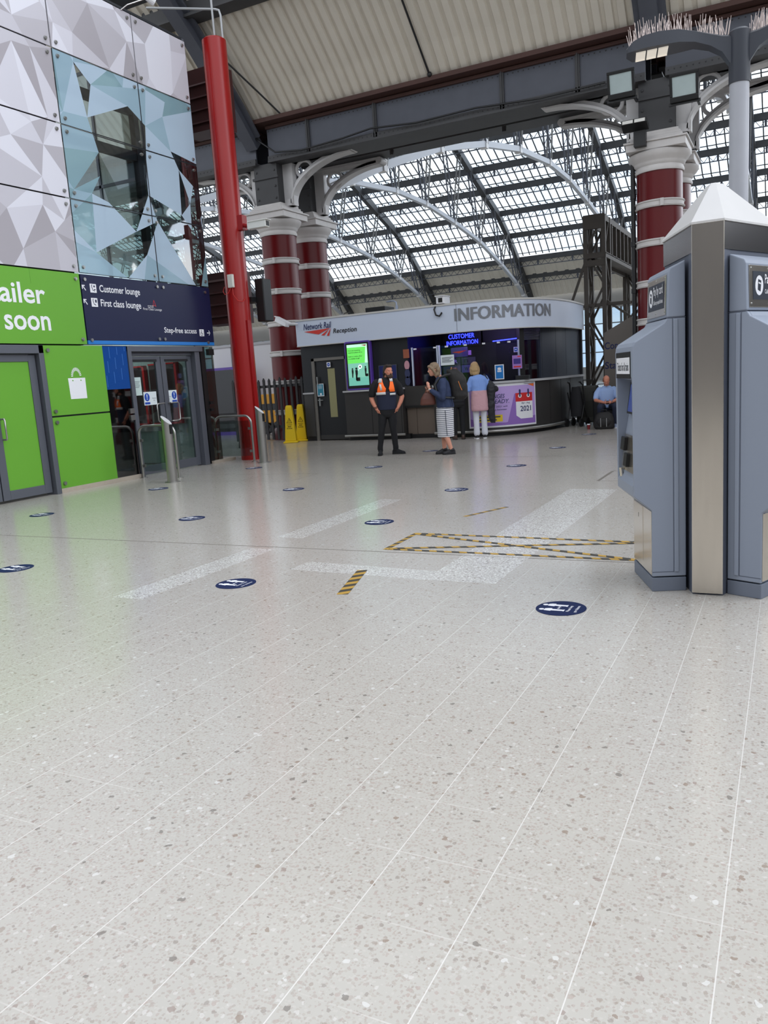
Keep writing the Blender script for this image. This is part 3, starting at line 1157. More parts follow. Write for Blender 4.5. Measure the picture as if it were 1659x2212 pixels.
# ---------------------------------------------------------------- arch ribs and trusses
def seg_beam(mb, pts, x, w, h):
    vs, fs = [], []
    n = len(pts)
    for i, (y, z) in enumerate(pts):
        a, b = pts[max(0, i - 1)], pts[min(n - 1, i + 1)]
        d = Vector((b[0] - a[0], b[1] - a[1])).normalized()
        nn = Vector((-d.y, d.x))
        for sx, sn in ((-1, -1), (1, -1), (1, 1), (-1, 1)):
            vs.append((x + sx * w / 2, y + nn.x * sn * h / 2, z + nn.y * sn * h / 2))
    for i in range(n - 1):
        for j in range(4):
            fs.append((4 * i + j, 4 * i + (j + 1) % 4, 4 * i + 4 + (j + 1) % 4, 4 * i + 4 + j))
    fs += [(3, 2, 1, 0), tuple(4 * (n - 1) + j for j in range(4))]
    mb.add(vs, fs)

for x, lab in ((-12.75, 'dark arch rib rising behind the tall red pole'), (-2.62, 'dark riveted arch rib rising above the column beside the ticket machine')):
    t = thing('arch_rib', lab, 'rib', (x, 18.4, 8.2))
    k = MB()
    line = [(18.4 - d - 18.4 + 0.12, z - 8.2 - 0.28) for d, z in PROF[:7]]
    seg_beam(k, line, 0.0, 0.62, 0.06)
    seg_beam(k, [(y + 0.16, z - 0.17) for y, z in line], 0.0, 0.34, 0.34)
    k.build('rib_plate', M_IRON, t)
    k = MB()
    for i in range(len(line) - 1):
        a, b = Vector(line[i]), Vector(line[i + 1])
        for q in range(int((b - a).length / 0.16)):
            p = a + (b - a) * (q * 0.16 / (b - a).length)
            for sx in (-0.26, -0.2, 0.2, 0.26):
                k.ell((sx, p.x + 0.03, p.y - 0.03), (0.022, 0.022, 0.022), 6)
    k.build('rivet', M_IRON2, t)

CHORD = [(21.2, 6.9), (25.8, 8.6), (31.1, 10.3), (36.5, 11.6), (41.8, 12.5), (47.6, 13.0), (52.3, 12.95), (57.4, 12.44), (62.7, 11.72), (68.0, 10.45), (72.2, 9.17), (74.2, 8.35), (76.4, 7.6)]
TOP = [(y, z - 0.35) for y, z in ARCH]

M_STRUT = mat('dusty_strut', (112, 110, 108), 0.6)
M_CHORD = mat('grey_chord', (178, 180, 186), 0.5)
def truss(x, label):
    t = thing('roof_truss', label, 'truss', (x, 48.5, 7.0), group='crescent trusses of the glazed far roof')
    off = Matrix.Translation((0, -48.5, -7.0))
    k = MB()
    k.M = off
    seg_beam(k, TOP, 0, 0.36, 0.5)
    k.build('top_chord', M_IRON2, t)
    k = MB()
    k.M = off
    seg_beam(k, CHORD, 0, 0.24, 0.26)
    k.build('bottom_chord', M_CHORD, t)
    for y, z in CHORD[1:-1]:
        k = MB()
        k.M = off
        k.cbox((0, y, z), (0.34, 0.3, 0.4))
        k.build('joint_clamp', M_PALEIRON, t)
    for i, (y, z) in enumerate(CHORD[1:-1]):
        for s in (-1, 1):
            yt = y + s * 1.7
            if yt > 76 or yt < 21:
                continue
            k = MB()
            k.M = off
            p0, p1 = Vector((0, y + s * 0.1, z)), Vector((0, yt, roof_z(yt) - 0.5))
            for dx in (-0.13, 0.13):
                k.beam(p0 + Vector((dx, 0, 0)), p1 + Vector((dx, 0, 0)), 0.05, 0.09, (1, 0, 0))
            n = max(2, int((p1 - p0).length / 0.45))
            for q in range(n):
                a = p0 + (p1 - p0) * (q / n)
                b = p0 + (p1 - p0) * ((q + 1) / n)
                sg_ = 0.13 if q % 2 else -0.13
                k.beam(a + Vector((sg_, 0, 0)), b + Vector((-sg_, 0, 0)), 0.03, 0.03, (0, 1, 0))
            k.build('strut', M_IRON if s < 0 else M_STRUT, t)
    return t

TR = [(-2.6, 'roof truss nearest the grey lamp post'), (-12.5, 'roof truss springing from the twin columns left of the booth'.replace(' left of', ' behind')),
      (-22.2, 'roof truss whose pale chord ends above the fascia lettering'), (-31.9, 'roof truss whose pale chord ends above the security camera'),
      (-41.6, 'roof truss seen between the twin maroon columns and the booth roof'), (-51.3, 'roof truss seen between the red pole and the twin columns'),
      (-61.0, 'farthest roof truss seen past the glass shop front')]
for x, lab in TR:
    truss(x, lab)

# purlins: lattice beams lying across the trusses
def purlin(y, z, x0, x1, label, sgn=1):
    t = thing('lattice_purlin', label, 'purlin', (0, y, z), group='lattice purlins under the roof glazing')
    k = MB()
    k.box((x0, -0.14, -0.32), (x1, 0.14, 0.1))
    k.build('top_chord', M_IRON2, t)
    k = MB()
    k.box((x0, -0.05, -0.76), (x1, 0.05, -0.70))
    k.build('bottom_chord', M_IRON, t)
    k = MB()
    n = int((x1 - x0) / 0.62)
    st = (x1 - x0) / n
    for i in range(n):
        a = x0 + i * st
        k.beam((a, 0, -0.32), (a + st / 2, 0, -0.72), 0.035, 0.035)
        k.beam((a + st / 2, 0, -0.72), (a + st, 0, -0.32), 0.035, 0.035)
        if i % 5 == 0:
            k.box((a - 0.07, -0.04, -0.74), (a + 0.07, 0.04, -0.3))
    k.build('lacing', M_IRON, t)

ords = ['lowest', 'second lowest', 'third', 'fourth', 'fifth', 'sixth', 'seventh', 'eighth', 'ninth', 'highest']
for i, (d, z) in enumerate(PROF[2:]):
    purlin(FAR0 - d, z - 0.05, RX0, RX1, '%s dark lattice purlin on the far slope of the glazed roof' % ords[i])
for i, (d, z) in enumerate(PROF[2:9]):
    purlin(NEAR0 + d, z - 0.05, RX0, RX1, '%s dark lattice purlin on the slope of the glazed roof above the girder' % ords[i])
np_ = MB()
np_.box((-26, 16.1, 10.0), (12, 16.4, 10.45))
np_.box((-26, 16.02, 9.97), (12, 16.48, 10.03))
tag(np_.build('roof_beam', M_IRON2), 'dark solid beam crossing under the cream roof sheets above the red pole', 'beam', kind='thing')
purlin(13.6, 13.3, -26, 12, 'dark lattice purlin high over the glass shop front')

# glazing between the purlins
def roof_glass():
    m = bpy.data.materials.new('roof_glass')
    m.use_nodes = True
    nt = m.node_tree
    N, L = nt.nodes.new, nt.links.new
    nt.nodes.clear()
    out = N('ShaderNodeOutputMaterial')
    tc = N('ShaderNodeTexCoord')
    sep = N('ShaderNodeSeparateXYZ')
    L(tc.outputs['Object'], sep.inputs[0])
    dv = N('ShaderNodeMath')
    dv.operation = 'DIVIDE'
    dv.inputs[1].default_value = 0.6
    L(sep.outputs[0], dv.inputs[0])
    fl = N('ShaderNodeMath')
    fl.operation = 'FLOOR'
    L(dv.outputs[0], fl.inputs[0])
    oi = N('ShaderNodeObjectInfo')
    ad = N('ShaderNodeMath')
    ad.operation = 'MULTIPLY_ADD'
    ad.inputs[1].default_value = 913.0
    L(oi.outputs['Random'], ad.inputs[0])
    L(fl.outputs[0], ad.inputs[2])
    wn_ = N('ShaderNodeTexWhiteNoise')
    wn_.noise_dimensions = '1D'
    L(ad.outputs[0], wn_.inputs['W'])
    ns = N('ShaderNodeTexNoise')
    ns.inputs['Scale'].default_value = 0.16
    ns.inputs['Detail'].default_value = 3
    L(tc.outputs['Object'], ns.inputs['Vector'])
    av = N('ShaderNodeMath')
    av.operation = 'MULTIPLY_ADD'
    av.inputs[1].default_value = 0.5
    L(wn_.outputs['Value'], av.inputs[0])
    half = N('ShaderNodeMath')
    half.operation = 'MULTIPLY_ADD'
    half.inputs[1].default_value = 1.6
    half.inputs[2].default_value = -0.55
    L(ns.outputs['Fac'], half.inputs[0])
    L(half.outputs[0], av.inputs[2])
    rp = N('ShaderNodeValToRGB')
    rp.color_ramp.elements[0].color = (0.66, 0.76, 0.86, 1)
    rp.color_ramp.elements[1].color = (0.93, 0.97, 0.98, 1)
    L(av.outputs[0], rp.inputs[0])
    tr = N('ShaderNodeBsdfTransparent')
    L(rp.outputs[0], tr.inputs['Color'])
    tl = N('ShaderNodeBsdfTranslucent')
    tl.inputs['Color'].default_value = (0.8, 0.84, 0.86, 1)
    mx = N('ShaderNodeMixShader')
    mx.inputs[0].default_value = 0.22
    L(tr.outputs[0], mx.inputs[1])
    L(tl.outputs[0], mx.inputs[2])
    L(mx.outputs[0], out.inputs['Surface'])
    return m

M_ROOFGLASS = roof_glass()
wnum = 10
def glazing(ya, za, yb, zb):
    """pane strip from lower edge a to upper edge b"""
    global wnum
    d = Vector((0, yb - ya, zb - za))
    ln = d.length
    d.normalize()
    n = Vector((0, -d.z, d.y))
    if n.z < 0:
        n = -n
    pa = Vector((0, ya, za)) + n * 0.12 + d * 0.15
    pb = Vector((0, yb, zb)) + n * 0.30 - d * 0.02
    k = MB()
    k.add([(RX0, pa.y, pa.z), (RX1, pa.y, pa.z), (RX1, pb.y, pb.z), (RX0, pb.y, pb.z)], [(0, 1, 2, 3)])
    o = struct(k.build('window_%d' % wnum, M_ROOFGLASS))
    wnum += 1
    k = MB()
    x = RX0 + 0.3
    while x < RX1:
        k.beam((x, pa.y - n.y * 0.04, pa.z - n.z * 0.04), (x, pb.y - n.y * 0.04, pb.z - n.z * 0.04), 0.055, 0.08, (1, 0, 0))
        x += 0.6
    for f in (0.10, 0.93):
        p = pa + (pb - pa) * f - n * 0.05
        k.box((RX0, p.y - 0.03, p.z - 0.03), (RX1, p.y + 0.03, p.z + 0.03))
    k.build('window_frame', M_IRON2, o)

for i in range(3, len(PROF) - 1):
    (d0, z0), (d1, z1) = PROF[i], PROF[i + 1]
    glazing(FAR0 - d0, z0, FAR0 - d1, z1)
    glazing(NEAR0 + d0, z0, NEAR0 + d1, z1)

# ---------------------------------------------------------------- twin columns
def bracket(s, y, zoff=0.0):
    """cast-iron spandrel bracket in the xz plane, s = +1 or -1, u measured from the column axis"""
    k = MB()
    n = 22
    inner, outer = [], []
    for i in range(n + 1):
        a = PI / 2 * i / n
        inner.append((0.62 + 1.85 * (1 - math.cos(a)), 6.25 + 0.98 * math.sin(a)))
        outer.append((0.48 + 1.99 * (1 - math.cos(a)) ** 1.0, 6.25 + 1.13 * math.sin(a)))
    for th, lo, hi in ((0.30, 0.0, 0.35), (0.12, 0.35, 1.0)):
        vs, fs = [], []
        for (a, b), (c, d) in zip(inner, outer):
            p0 = (a, b)
            q = (a + (c - a) * (lo if lo else 0.0), b + (d - b) * (lo if lo else 0.0))
            w = (a + (c - a) * hi, b + (d - b) * hi)
            for yy in (-th / 2, th / 2):
                vs.append((s * q[0], y + yy, q[1]))
                vs.append((s * w[0], y + yy, w[1]))
        for i in range(n):
            o, p = 4 * i, 4 * i + 4
            fs += [(o, o + 1, p + 1, p), (o + 2, p + 2, p + 3, o + 3), (o, p, p + 2, o + 2), (o + 1, o + 3, p + 3, p + 1)]
        k.add(vs, fs)
    b0, b1 = sorted((s * 0.42, s * 2.5))
    k.box((b0, y - 0.15, 7.36), (b1, y + 0.15, 7.42))
    k.box((b0, y - 0.06, 7.26), (b1, y + 0.06, 7.36))
    b0, b1 = sorted((s * 0.36, s * 0.66))
    k.box((b0, y - 0.10, 6.2), (b1, y + 0.10, 7.38))
    b0, b1 = sorted((s * 0.40, s * 0.60))
    k.box((b0, y - 0.15, 6.2), (b1, y + 0.15, 6.36))
    ring = [(s * (0.98 + 0.23 * math.cos(2 * PI * i / 20)), y, 7.08 + 0.2 * math.sin(2 * PI * i / 20)) for i in range(20)]
    k.tube(ring, 0.045, 8, closed=True)
    k.cyl((s * 2.46, y - 0.17, 7.33), (s * 2.46, y + 0.17, 7.33), 0.09, n=12)
    return k

def column(x, y, label, sides, foot=True):
    t = thing('iron_column', label, 'column', (x, y, 0.0))
    t['kind'] = 'thing'
    k = MB()
    k.lathe([(0.60, 0.0), (0.60, 0.25), (0.52, 0.35), (0.485, 0.45), (0.475, 5.52)], 48)
    k.build('shaft', M_MAROON, t, smooth=40)
    for z in (0.75, 1.55, 2.35, 3.15, 4.0, 4.8):
        k = MB()
        k.lathe([(0.46, z - 0.075), (0.51, z - 0.075), (0.525, z - 0.05), (0.50, z - 0.03), (0.50, z + 0.03), (0.525, z + 0.05), (0.51, z + 0.075), (0.46, z + 0.075)], 48)
        k.cbox((0.12, -0.51, z), (0.07, 0.05, 0.15))
        k.cbox((-0.12, 0.51, z), (0.07, 0.05, 0.15))
        k.build('collar', M_CREAMPAINT, t, smooth=40)
    k = MB()
    k.lathe([(0.46, 5.46), (0.50, 5.46), (0.515, 5.50), (0.50, 5.55), (0.485, 5.58), (0.53, 5.62), (0.53, 5.64), (0.55, 5.67), (0.60, 5.72), (0.64, 5.78), (0.65, 5.83), (0.62, 5.86), (0.55, 5.87)], 48)
    k.build('capital', M_CREAMPAINT, t, smooth=50)
    k = MB()
    k.box((-0.60, -0.60, 5.87), (0.60, 0.60, 6.02))
    k.box((-0.64, -0.64, 6.02), (0.64, 0.64, 6.06))
    k.box((-0.52, -0.52, 6.06), (0.52, 0.52, 6.14))
    k.box((-0.48, -0.48, 6.14), (0.48, 0.48, 6.20))
    k.box((-0.44, -0.44, 6.20), (0.44, 0.44, 6.26))
    k.build('abacus', M_CREAMPAINT, t, bevel=0.01)
    for s in sides:
        bracket(s, 0.0).build('spandrel_bracket', M_PALEIRON, t, smooth=35)
    k = MB()
    k.box((-0.36, -0.38, 6.26), (0.36, 0.38, 7.28))
    k.box((-0.40, -0.42, 6.9), (0.40, -0.36, 6.96))
    for zz in (6.4, 6.7, 7.1):
        for xx in (-0.28, 0.28):
            k.ell((xx, -0.39, zz), (0.03, 0.02, 0.03), 8)
    k.build('girder_seat', M_IRON2, t)
    return t

column(-12.5, 19.1, 'front maroon column of the pair beside the information booth door', (-1, 1))
column(-12.5, 20.72, 'rear maroon column of the pair beside the information booth door', (-1, 1))
column(-2.6, 19.1, 'front maroon column standing behind the grey ticket machine', (-1, 1))
column(-2.6, 20.72, 'rear maroon column mostly hidden behind the ticket machine column', (-1, 1))
# downpipe beside the ticket machine column
k = MB()
k.cyl((-3.13, 18.95, 0.0), (-3.13, 18.95, 5.75), 0.05, n=10)
for z in (1, 2, 3, 4, 5):
    k.cyl((-3.13, 18.95, z), (-3.13, 18.95, z + 0.1), 0.065, n=10)
tag(k.build('drain_pipe', M_CABLE, smooth=50), 'black drain pipe running down beside the ticket machine column', 'pipe')

# ---------------------------------------------------------------- far side wall of the second hall
FWY = 77.4
k = MB()
k.box((RX0, FWY, 0.0), (RX1, FWY + 0.3, 1.3))
k.box((RX0, FWY, 6.6), (RX1, FWY + 0.4, 8.3))
k.build('wall_front', mat('far_wall_paint', (150, 148, 144), 0.8))
struct(bpy.data.objects['wall_front'])
k = MB()
x = RX0
while x < RX1:
    k.box((x - 0.09, FWY, 1.3), (x + 0.09, FWY + 0.2, 6.6))
    if int(x) % 5 == 0:
        k.box((x - 0.3, FWY - 0.1, 0), (x + 0.3, FWY + 0.3, 6.6))
    x += 1.25
for z in (2.6, 3.8, 5.2):
    k.box((RX0, FWY + 0.05, z - 0.05), (RX1, FWY + 0.15, z + 0.05))
o = struct(k.build('window_4', mat('far_frame', (108, 112, 116), 0.6)))
k = MB()
k.box((RX0, FWY + 0.16, 1.3), (RX1, FWY + 0.17, 6.6))
k.build('pane', glass_mat('far_glass', (0.62, 0.72, 0.8), 0.08), o)

# ------------------------------------------------------------------ ticket machines round a steel post
M_TVM = mat('blue_grey_coat', (138, 146, 161), 0.42, spec=0.4, bump=0.03, nscale=160)
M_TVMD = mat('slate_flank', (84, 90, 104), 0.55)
M_STAIN = mat('stainless_sheet', (222, 215, 204), 0.2, 0.95, noise=0.10, nscale=5, aniso=(6, 6, 0.5))
M_CAP = mat('pale_cap_sheet', (198, 196, 195), 0.5, noise=0.04, nscale=6)
M_SIGNDARK = mat('sign_charcoal', (40, 46, 58), 0.4)
PC = Vector((-0.451, 5.302, 0))
BD = Vector((0.0, 1.0, 0))
LD = Vector((1.0, 0.0, 0))
ANG_L, ANG_R = math.radians(111.5), math.radians(66.5)
MW = 0.54

def machine(origin, ang, s, label, sign_blue):
    t = thing('ticket_machine', label, 'ticket machine', origin, ang, group=None)
    F = Matrix.Diagonal((1, s, 1, 1))
    OUTF = frame((0, 0, 0), (1, 0, 0), (0, 0, 1), (0, s, 0))       # x along the front, y up, z outwards
    full = [(-0.215, 0.10), (0.0, 0.10), (0.0, 0.54), (0.11, 0.635), (0.112, 1.56), (0.108, 1.595), (0.095, 1.62), (-0.085, 1.725), (-0.102, 1.752), (-0.215, 1.752)]
    inner = [(-0.215, 0.10), (0.0, 0.10), (0.0, 0.54), (0.11, 0.635), (0.112, 0.70), (0.09, 0.74), (0.055, 1.02), (0.03, 1.16), (0.0, 1.37), (0.112, 1.40), (0.112, 1.56), (0.108, 1.595), (0.095, 1.62), (-0.085, 1.725), (-0.102, 1.752), (-0.215, 1.752)]
    def ext(k, poly, x0, x1):
        vs = [(x0, p[0], p[1]) for p in poly] + [(x1, p[0], p[1]) for p in poly]
        n = len(poly)
        fs = [tuple(range(n - 1, -1, -1)), tuple(range(n, 2 * n))] + [(i, (i + 1) % n, n + (i + 1) % n, n + i) for i in range(n)]
        k.add(vs, fs)
    k = MB()
    k.M = F
    ext(k, full, 0.0, 0.03)
    ext(k, full, MW - 0.03, MW)
    ext(k, inner, 0.03, MW - 0.03)
    k.build('cabinet', M_TVM, t, bevel=0.006)
    k = MB()
    k.M = F
    head = [(-0.215, 1.757), (-0.104, 1.757), (-0.112, 2.03), (-0.122, 2.055), (-0.215, 2.098)]
    ext(k, head, 0.0, MW)
    k.build('sign_housing', M_TVM, t, bevel=0.008)
    # flush strips on the cheeks
    k = MB()
    k.M = F
    for x0, x1 in ((-0.010, 0.0), (MW, MW + 0.010)):
        k.box((x0, -0.168, 0.13), (x1, -0.140, 1.745))
    k.build('edge_strip', M_TVM, t, bevel=0.006)
    k = MB()
    k.M = F
    for x0, x1 in ((-0.0006, 0.0), (MW, MW + 0.0006)):
        k.box((x0, -0.138, 0.13), (x1, -0.134, 1.752))
        k.box((x0, -0.138, 0.128), (x1, 0.0, 0.133))
        k.box((x0, -0.215, 1.752), (x1, -0.10, 1.757))
    k.build('door_gap', M_TVMD, t)
    k = MB()
    k.M = F
    k.box((0.0, -0.215, 0.0), (MW, 0.002, 0.092))
    k.build('plinth', mat('plinth_grey', (108, 115, 129), 0.5), t, bevel=0.004)
    # steel kick panel on the lower front
    k = MB()
    k.M = F
    k.box((0.012, 0.0, 0.11), (MW - 0.012, 0.004, 0.535))
    o = k.build('kick_panel', M_STAIN, t)
    k = MB()
    k.M = F
    k.box((0.24, 0.004, 0.16), (MW - 0.03, 0.006, 0.53))
    k.cur = 1
    k.box((0.36, 0.006, 0.44), (0.368, 0.0065, 0.47))
    k.build('hatch', [M_STAIN, M_BLACK], o)
    # console inside the opening
    def on_slope(k, x0, x1, a, b, lift0, lift1):
        ya, za = a
        yb, zb = b
        d = Vector((yb - ya, zb - za)).normalized()
        n = Vector((d.y, -d.x))
        ps = []
        for lf in (lift0, lift1):
            ps += [(x0, ya + n.x * lf, za + n.y * lf), (x1, ya + n.x * lf, za + n.y * lf), (x1, yb + n.x * lf, zb + n.y * lf), (x0, yb + n.x * lf, zb + n.y * lf)]
        k.add(ps, [(0, 3, 2, 1), (4, 5, 6, 7), (0, 1, 5, 4), (1, 2, 6, 5), (2, 3, 7, 6), (3, 0, 4, 7)])
    k = MB()
    k.M = F
    on_slope(k, 0.06, 0.44, (0.031, 1.15), (0.001, 1.36), 0.002, 0.03)
    o = k.build('screen_bezel', M_BLACK, t)
    k = MB()
    k.M = F
    on_slope(k, 0.09, 0.41, (0.0295, 1.165), (0.003, 1.345), 0.03, 0.032)
    k.build('screen', mat('screen_navy', (30, 44, 92), 0.2, emit=0.6), o)
    k = MB()
    k.M = F
    on_slope(k, 0.04, MW - 0.04, (0.086, 0.77), (0.056, 1.01), 0.0, 0.006)
    o = k.build('steel_console', M_STAIN, t)
    k = MB()
    k.M = F
    on_slope(k, 0.26, 0.35, (0.082, 0.80), (0.071, 0.89), 0.006, 0.03)
    k.build('card_reader', M_BLACK, o, bevel=0.004)
    k = MB()
    k.M = F
    on_slope(k, 0.38, 0.49, (0.070, 0.90), (0.059, 0.99), 0.006, 0.03)
    k.build('keypad', M_BLACK, o, bevel=0.004)
    k = MB()
    k.M = F
    on_slope(k, 0.05, 0.13, (0.062, 0.95), (0.056, 1.0), 0.006, 0.020)
    k.build('red_card_slot', mat('slot_red', (204, 40, 40), 0.4), o, bevel=0.004)
    k = MB()
    k.M = F
    for i in range(8):
        a = 2 * PI * i / 8
    k.tube([(0.44, 0.10 + 0.002 * i, 0.72 + 0.02 * i) for i in range(4)], 0.012, 8)
    k.build('tray_lip', M_STAIN, o)
    # white information strip over the opening
    k = MB()
    M = OUTF @ Matrix.Translation((0, 0, 0.1125))
    plate(k, rect(0.045, 1.395, MW - 0.045, 1.565), M, 0.003, 0.0, 1)
    plate(k, rect(0.06, 1.425, MW - 0.06, 1.53), M, 0.001, 0.003, 0)
    st = k.build('information_strip', [M_WHITE, M_BLACK], t)
    k = MB()
    if s < 0:
        x_ = lambda a: M @ Matrix.Translation((a, 0, 0))
    text_into(k, 'Tickets for all trains', frame((MW - 0.09, s * 0.1165, 1.445), (-1, 0, 0), (0, 0, 1), (0, s, 0)) if s > 0 else frame((0.09, s * 0.1165, 1.445), (1, 0, 0), (0, 0, 1), (0, s, 0)), MW - 0.18, 0.055, bold=0.005)
    k.build('lettering', M_INK, st)
    # sign plate
    a = math.atan2(0.008, 0.273)
    k = MB()
    k.M = F
    def up(k, x0, x1, z0, z1, l0, l1, mi=0):
        k.cur = mi
        f = lambda z: -0.104 - (z - 1.757) * 0.0293
        k.add([(x0, f(z0) + l0, z0), (x1, f(z0) + l0, z0), (x1, f(z1) + l0, z1), (x0, f(z1) + l0, z1), (x0, f(z0) + l1, z0), (x1, f(z0) + l1, z0), (x1, f(z1) + l1, z1), (x0, f(z1) + l1, z1)],
              [(0, 3, 2, 1), (4, 5, 6, 7), (0, 1, 5, 4), (1, 2, 6, 5), (2, 3, 7, 6), (3, 0, 4, 7)])
    up(k, 0.03, MW - 0.03, 1.775, 2.02, 0.0, 0.005)
    sp = k.build('sign_frame', M_STAIN, t, bevel=0.002)
    k = MB()
    k.M = F
    up(k, 0.07, MW - 0.07, 1.82, 1.985, 0.005, 0.007)
    if sign_blue:
        k.cur = 1
        f = lambda z: -0.104 - (z - 1.757) * 0.0293 + 0.0075
        k.add([(0.30, f(1.82), 1.82), (MW - 0.07, f(1.82), 1.82), (MW - 0.07, f(1.985), 1.985), (0.36, f(1.985), 1.985), (0.35, f(1.9), 1.9)], [(0, 1, 2, 3, 4)])
    sp2 = k.build('sign_face', [M_SIGNDARK, mat('screen_blue', (90, 170, 226), 0.4)], sp)
    def SF(x, z):
        y = s * (-0.104 - (z - 1.757) * 0.0293 + 0.0078)
        if s > 0:
            return frame((MW - x, y, z), (-1, 0, 0), (0, 0, 1), (0, s, 0))
        return frame((x, y, z), (1, 0, 0), (0, 0, 1), (0, s, 0))
    k = MB()
    plate(k, disc(0, 0, 0.05, 28, 0.058), SF(0.145, 1.903), 0.001)
    k.cur = 1
    for i in range(2):
        plate(k, [(-0.02, -0.03 + 0.004), (0.015, -0.036), (0.022, 0.028), (-0.016, 0.036)] if i == 0 else [(-0.013, 0.012), (0.014, 0.006), (0.016, 0.014), (-0.012, 0.02)], SF(0.145, 1.903), 0.001, 0.001 + 0.0006 * i, 1 - i)
    k.build('card_symbol', [M_WHITE, M_SIGNDARK], sp2)
    k = MB()
    text_into(k, 'Pay by card', SF(0.215, 1.898), 0.235, 0.072, bold=0.006, lift=0.0006)
    k.build('lettering', M_WHITE, sp2)
    k = MB()
    text_into(k, 'Collect pre-paid tickets', SF(0.215, 1.848), 0.24, 0.034, bold=0.01, lift=0.0006)
    k.build('lettering', M_WHITE, sp2)
    for x in (0.05, MW / 2, MW - 0.05):
        for z in (1.797, 2.003):
            k = MB()
            k.M = Matrix.Translation((x, s * (-0.104 - (z - 1.757) * 0.0293 + 0.006), z))
            k.ell((0, 0, 0), (0.006, 0.003, 0.006), 8)
            k.build('screw', M_BOLT, sp)
    return t

oA = Vector((-0.786, 5.313, 0))
oE = Vector((-0.141, 5.279, 0))
machine(oA, ANG_L, 1, 'grey ticket machine whose screen side faces the green shop', False)
machine(oE, ANG_R, -1, 'grey ticket machine with the blue sign at the edge of the view', True)

# steel post, core and cap the machines stand round
kiosk = thing('machine_kiosk_core', 'tall stainless post and pale pyramid cap between the ticket machines', 'kiosk', PC)
LONG = 0.70
DL = Vector((math.cos(ANG_L), math.sin(ANG_L), 0))
DR = Vector((math.cos(ANG_R), math.sin(ANG_R), 0))
HEX = [PC * 0 - LD * 0.092, LD * 0.092]
HEX += [HEX[1] + DR * LONG, HEX[1] + DR * LONG + Vector((-0.10, 0.15, 0)), HEX[0] + DL * LONG + Vector((0.10, 0.15, 0)), HEX[0] + DL * LONG]
ctr = Vector((0.0, 0.46, 0))
def hexa(sc):
    return [ctr + (v - ctr) * sc for v in HEX]
def hex_prism(k, sc, z0, z1):
    h = hexa(sc)
    vs = [v + Vector((0, 0, z0)) for v in h] + [v + Vector((0, 0, z1)) for v in h]
    k.add(vs, [tuple(range(5, -1, -1)), tuple(range(6, 12))] + [(i, (i + 1) % 6, 6 + (i + 1) % 6, 6 + i) for i in range(6)])
k = MB()
hex_prism(k, 0.94, 0.0, 2.14)
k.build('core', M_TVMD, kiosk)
k = MB()
hex_prism(k, 0.965, 2.125, 2.285)
k.build('steel_band', mat('dark_polished_steel', (140, 138, 138), 0.22, 0.95), kiosk)
k = MB()
h = hexa(1.0)
top = hexa(0.15)
vs = [v + Vector((0, 0, 2.285)) for v in h] + [v + Vector((0, 0, 2.297)) for v in h] + [v + Vector((0, 0, 2.575)) for v in top]
fs = [tuple(range(5, -1, -1))] + [(i, (i + 1) % 6, 6 + (i + 1) % 6, 6 + i) for i in range(6)] + [(6 + i, 6 + (i + 1) % 6, 12 + (i + 1) % 6, 12 + i) for i in range(6)]
fs.append(tuple(range(12, 18)))
k.add(vs, fs)
k.build('pyramid_cap', M_CAP, kiosk)
k = MB()
k.prism([(-0.092, 0), (0.092, 0), (0.092, 0.02), (-0.092, 0.02)], 0.012, 2.288)
po = k.build('steel_post', M_STAIN, kiosk, bevel=0.004)
k = MB()
k.prism([(-0.090, 0.02), (0.090, 0.02), (0.118, 0.10), (-0.118, 0.10)], 0.0, 2.285)
k.build('post_flank', M_TVMD, po)

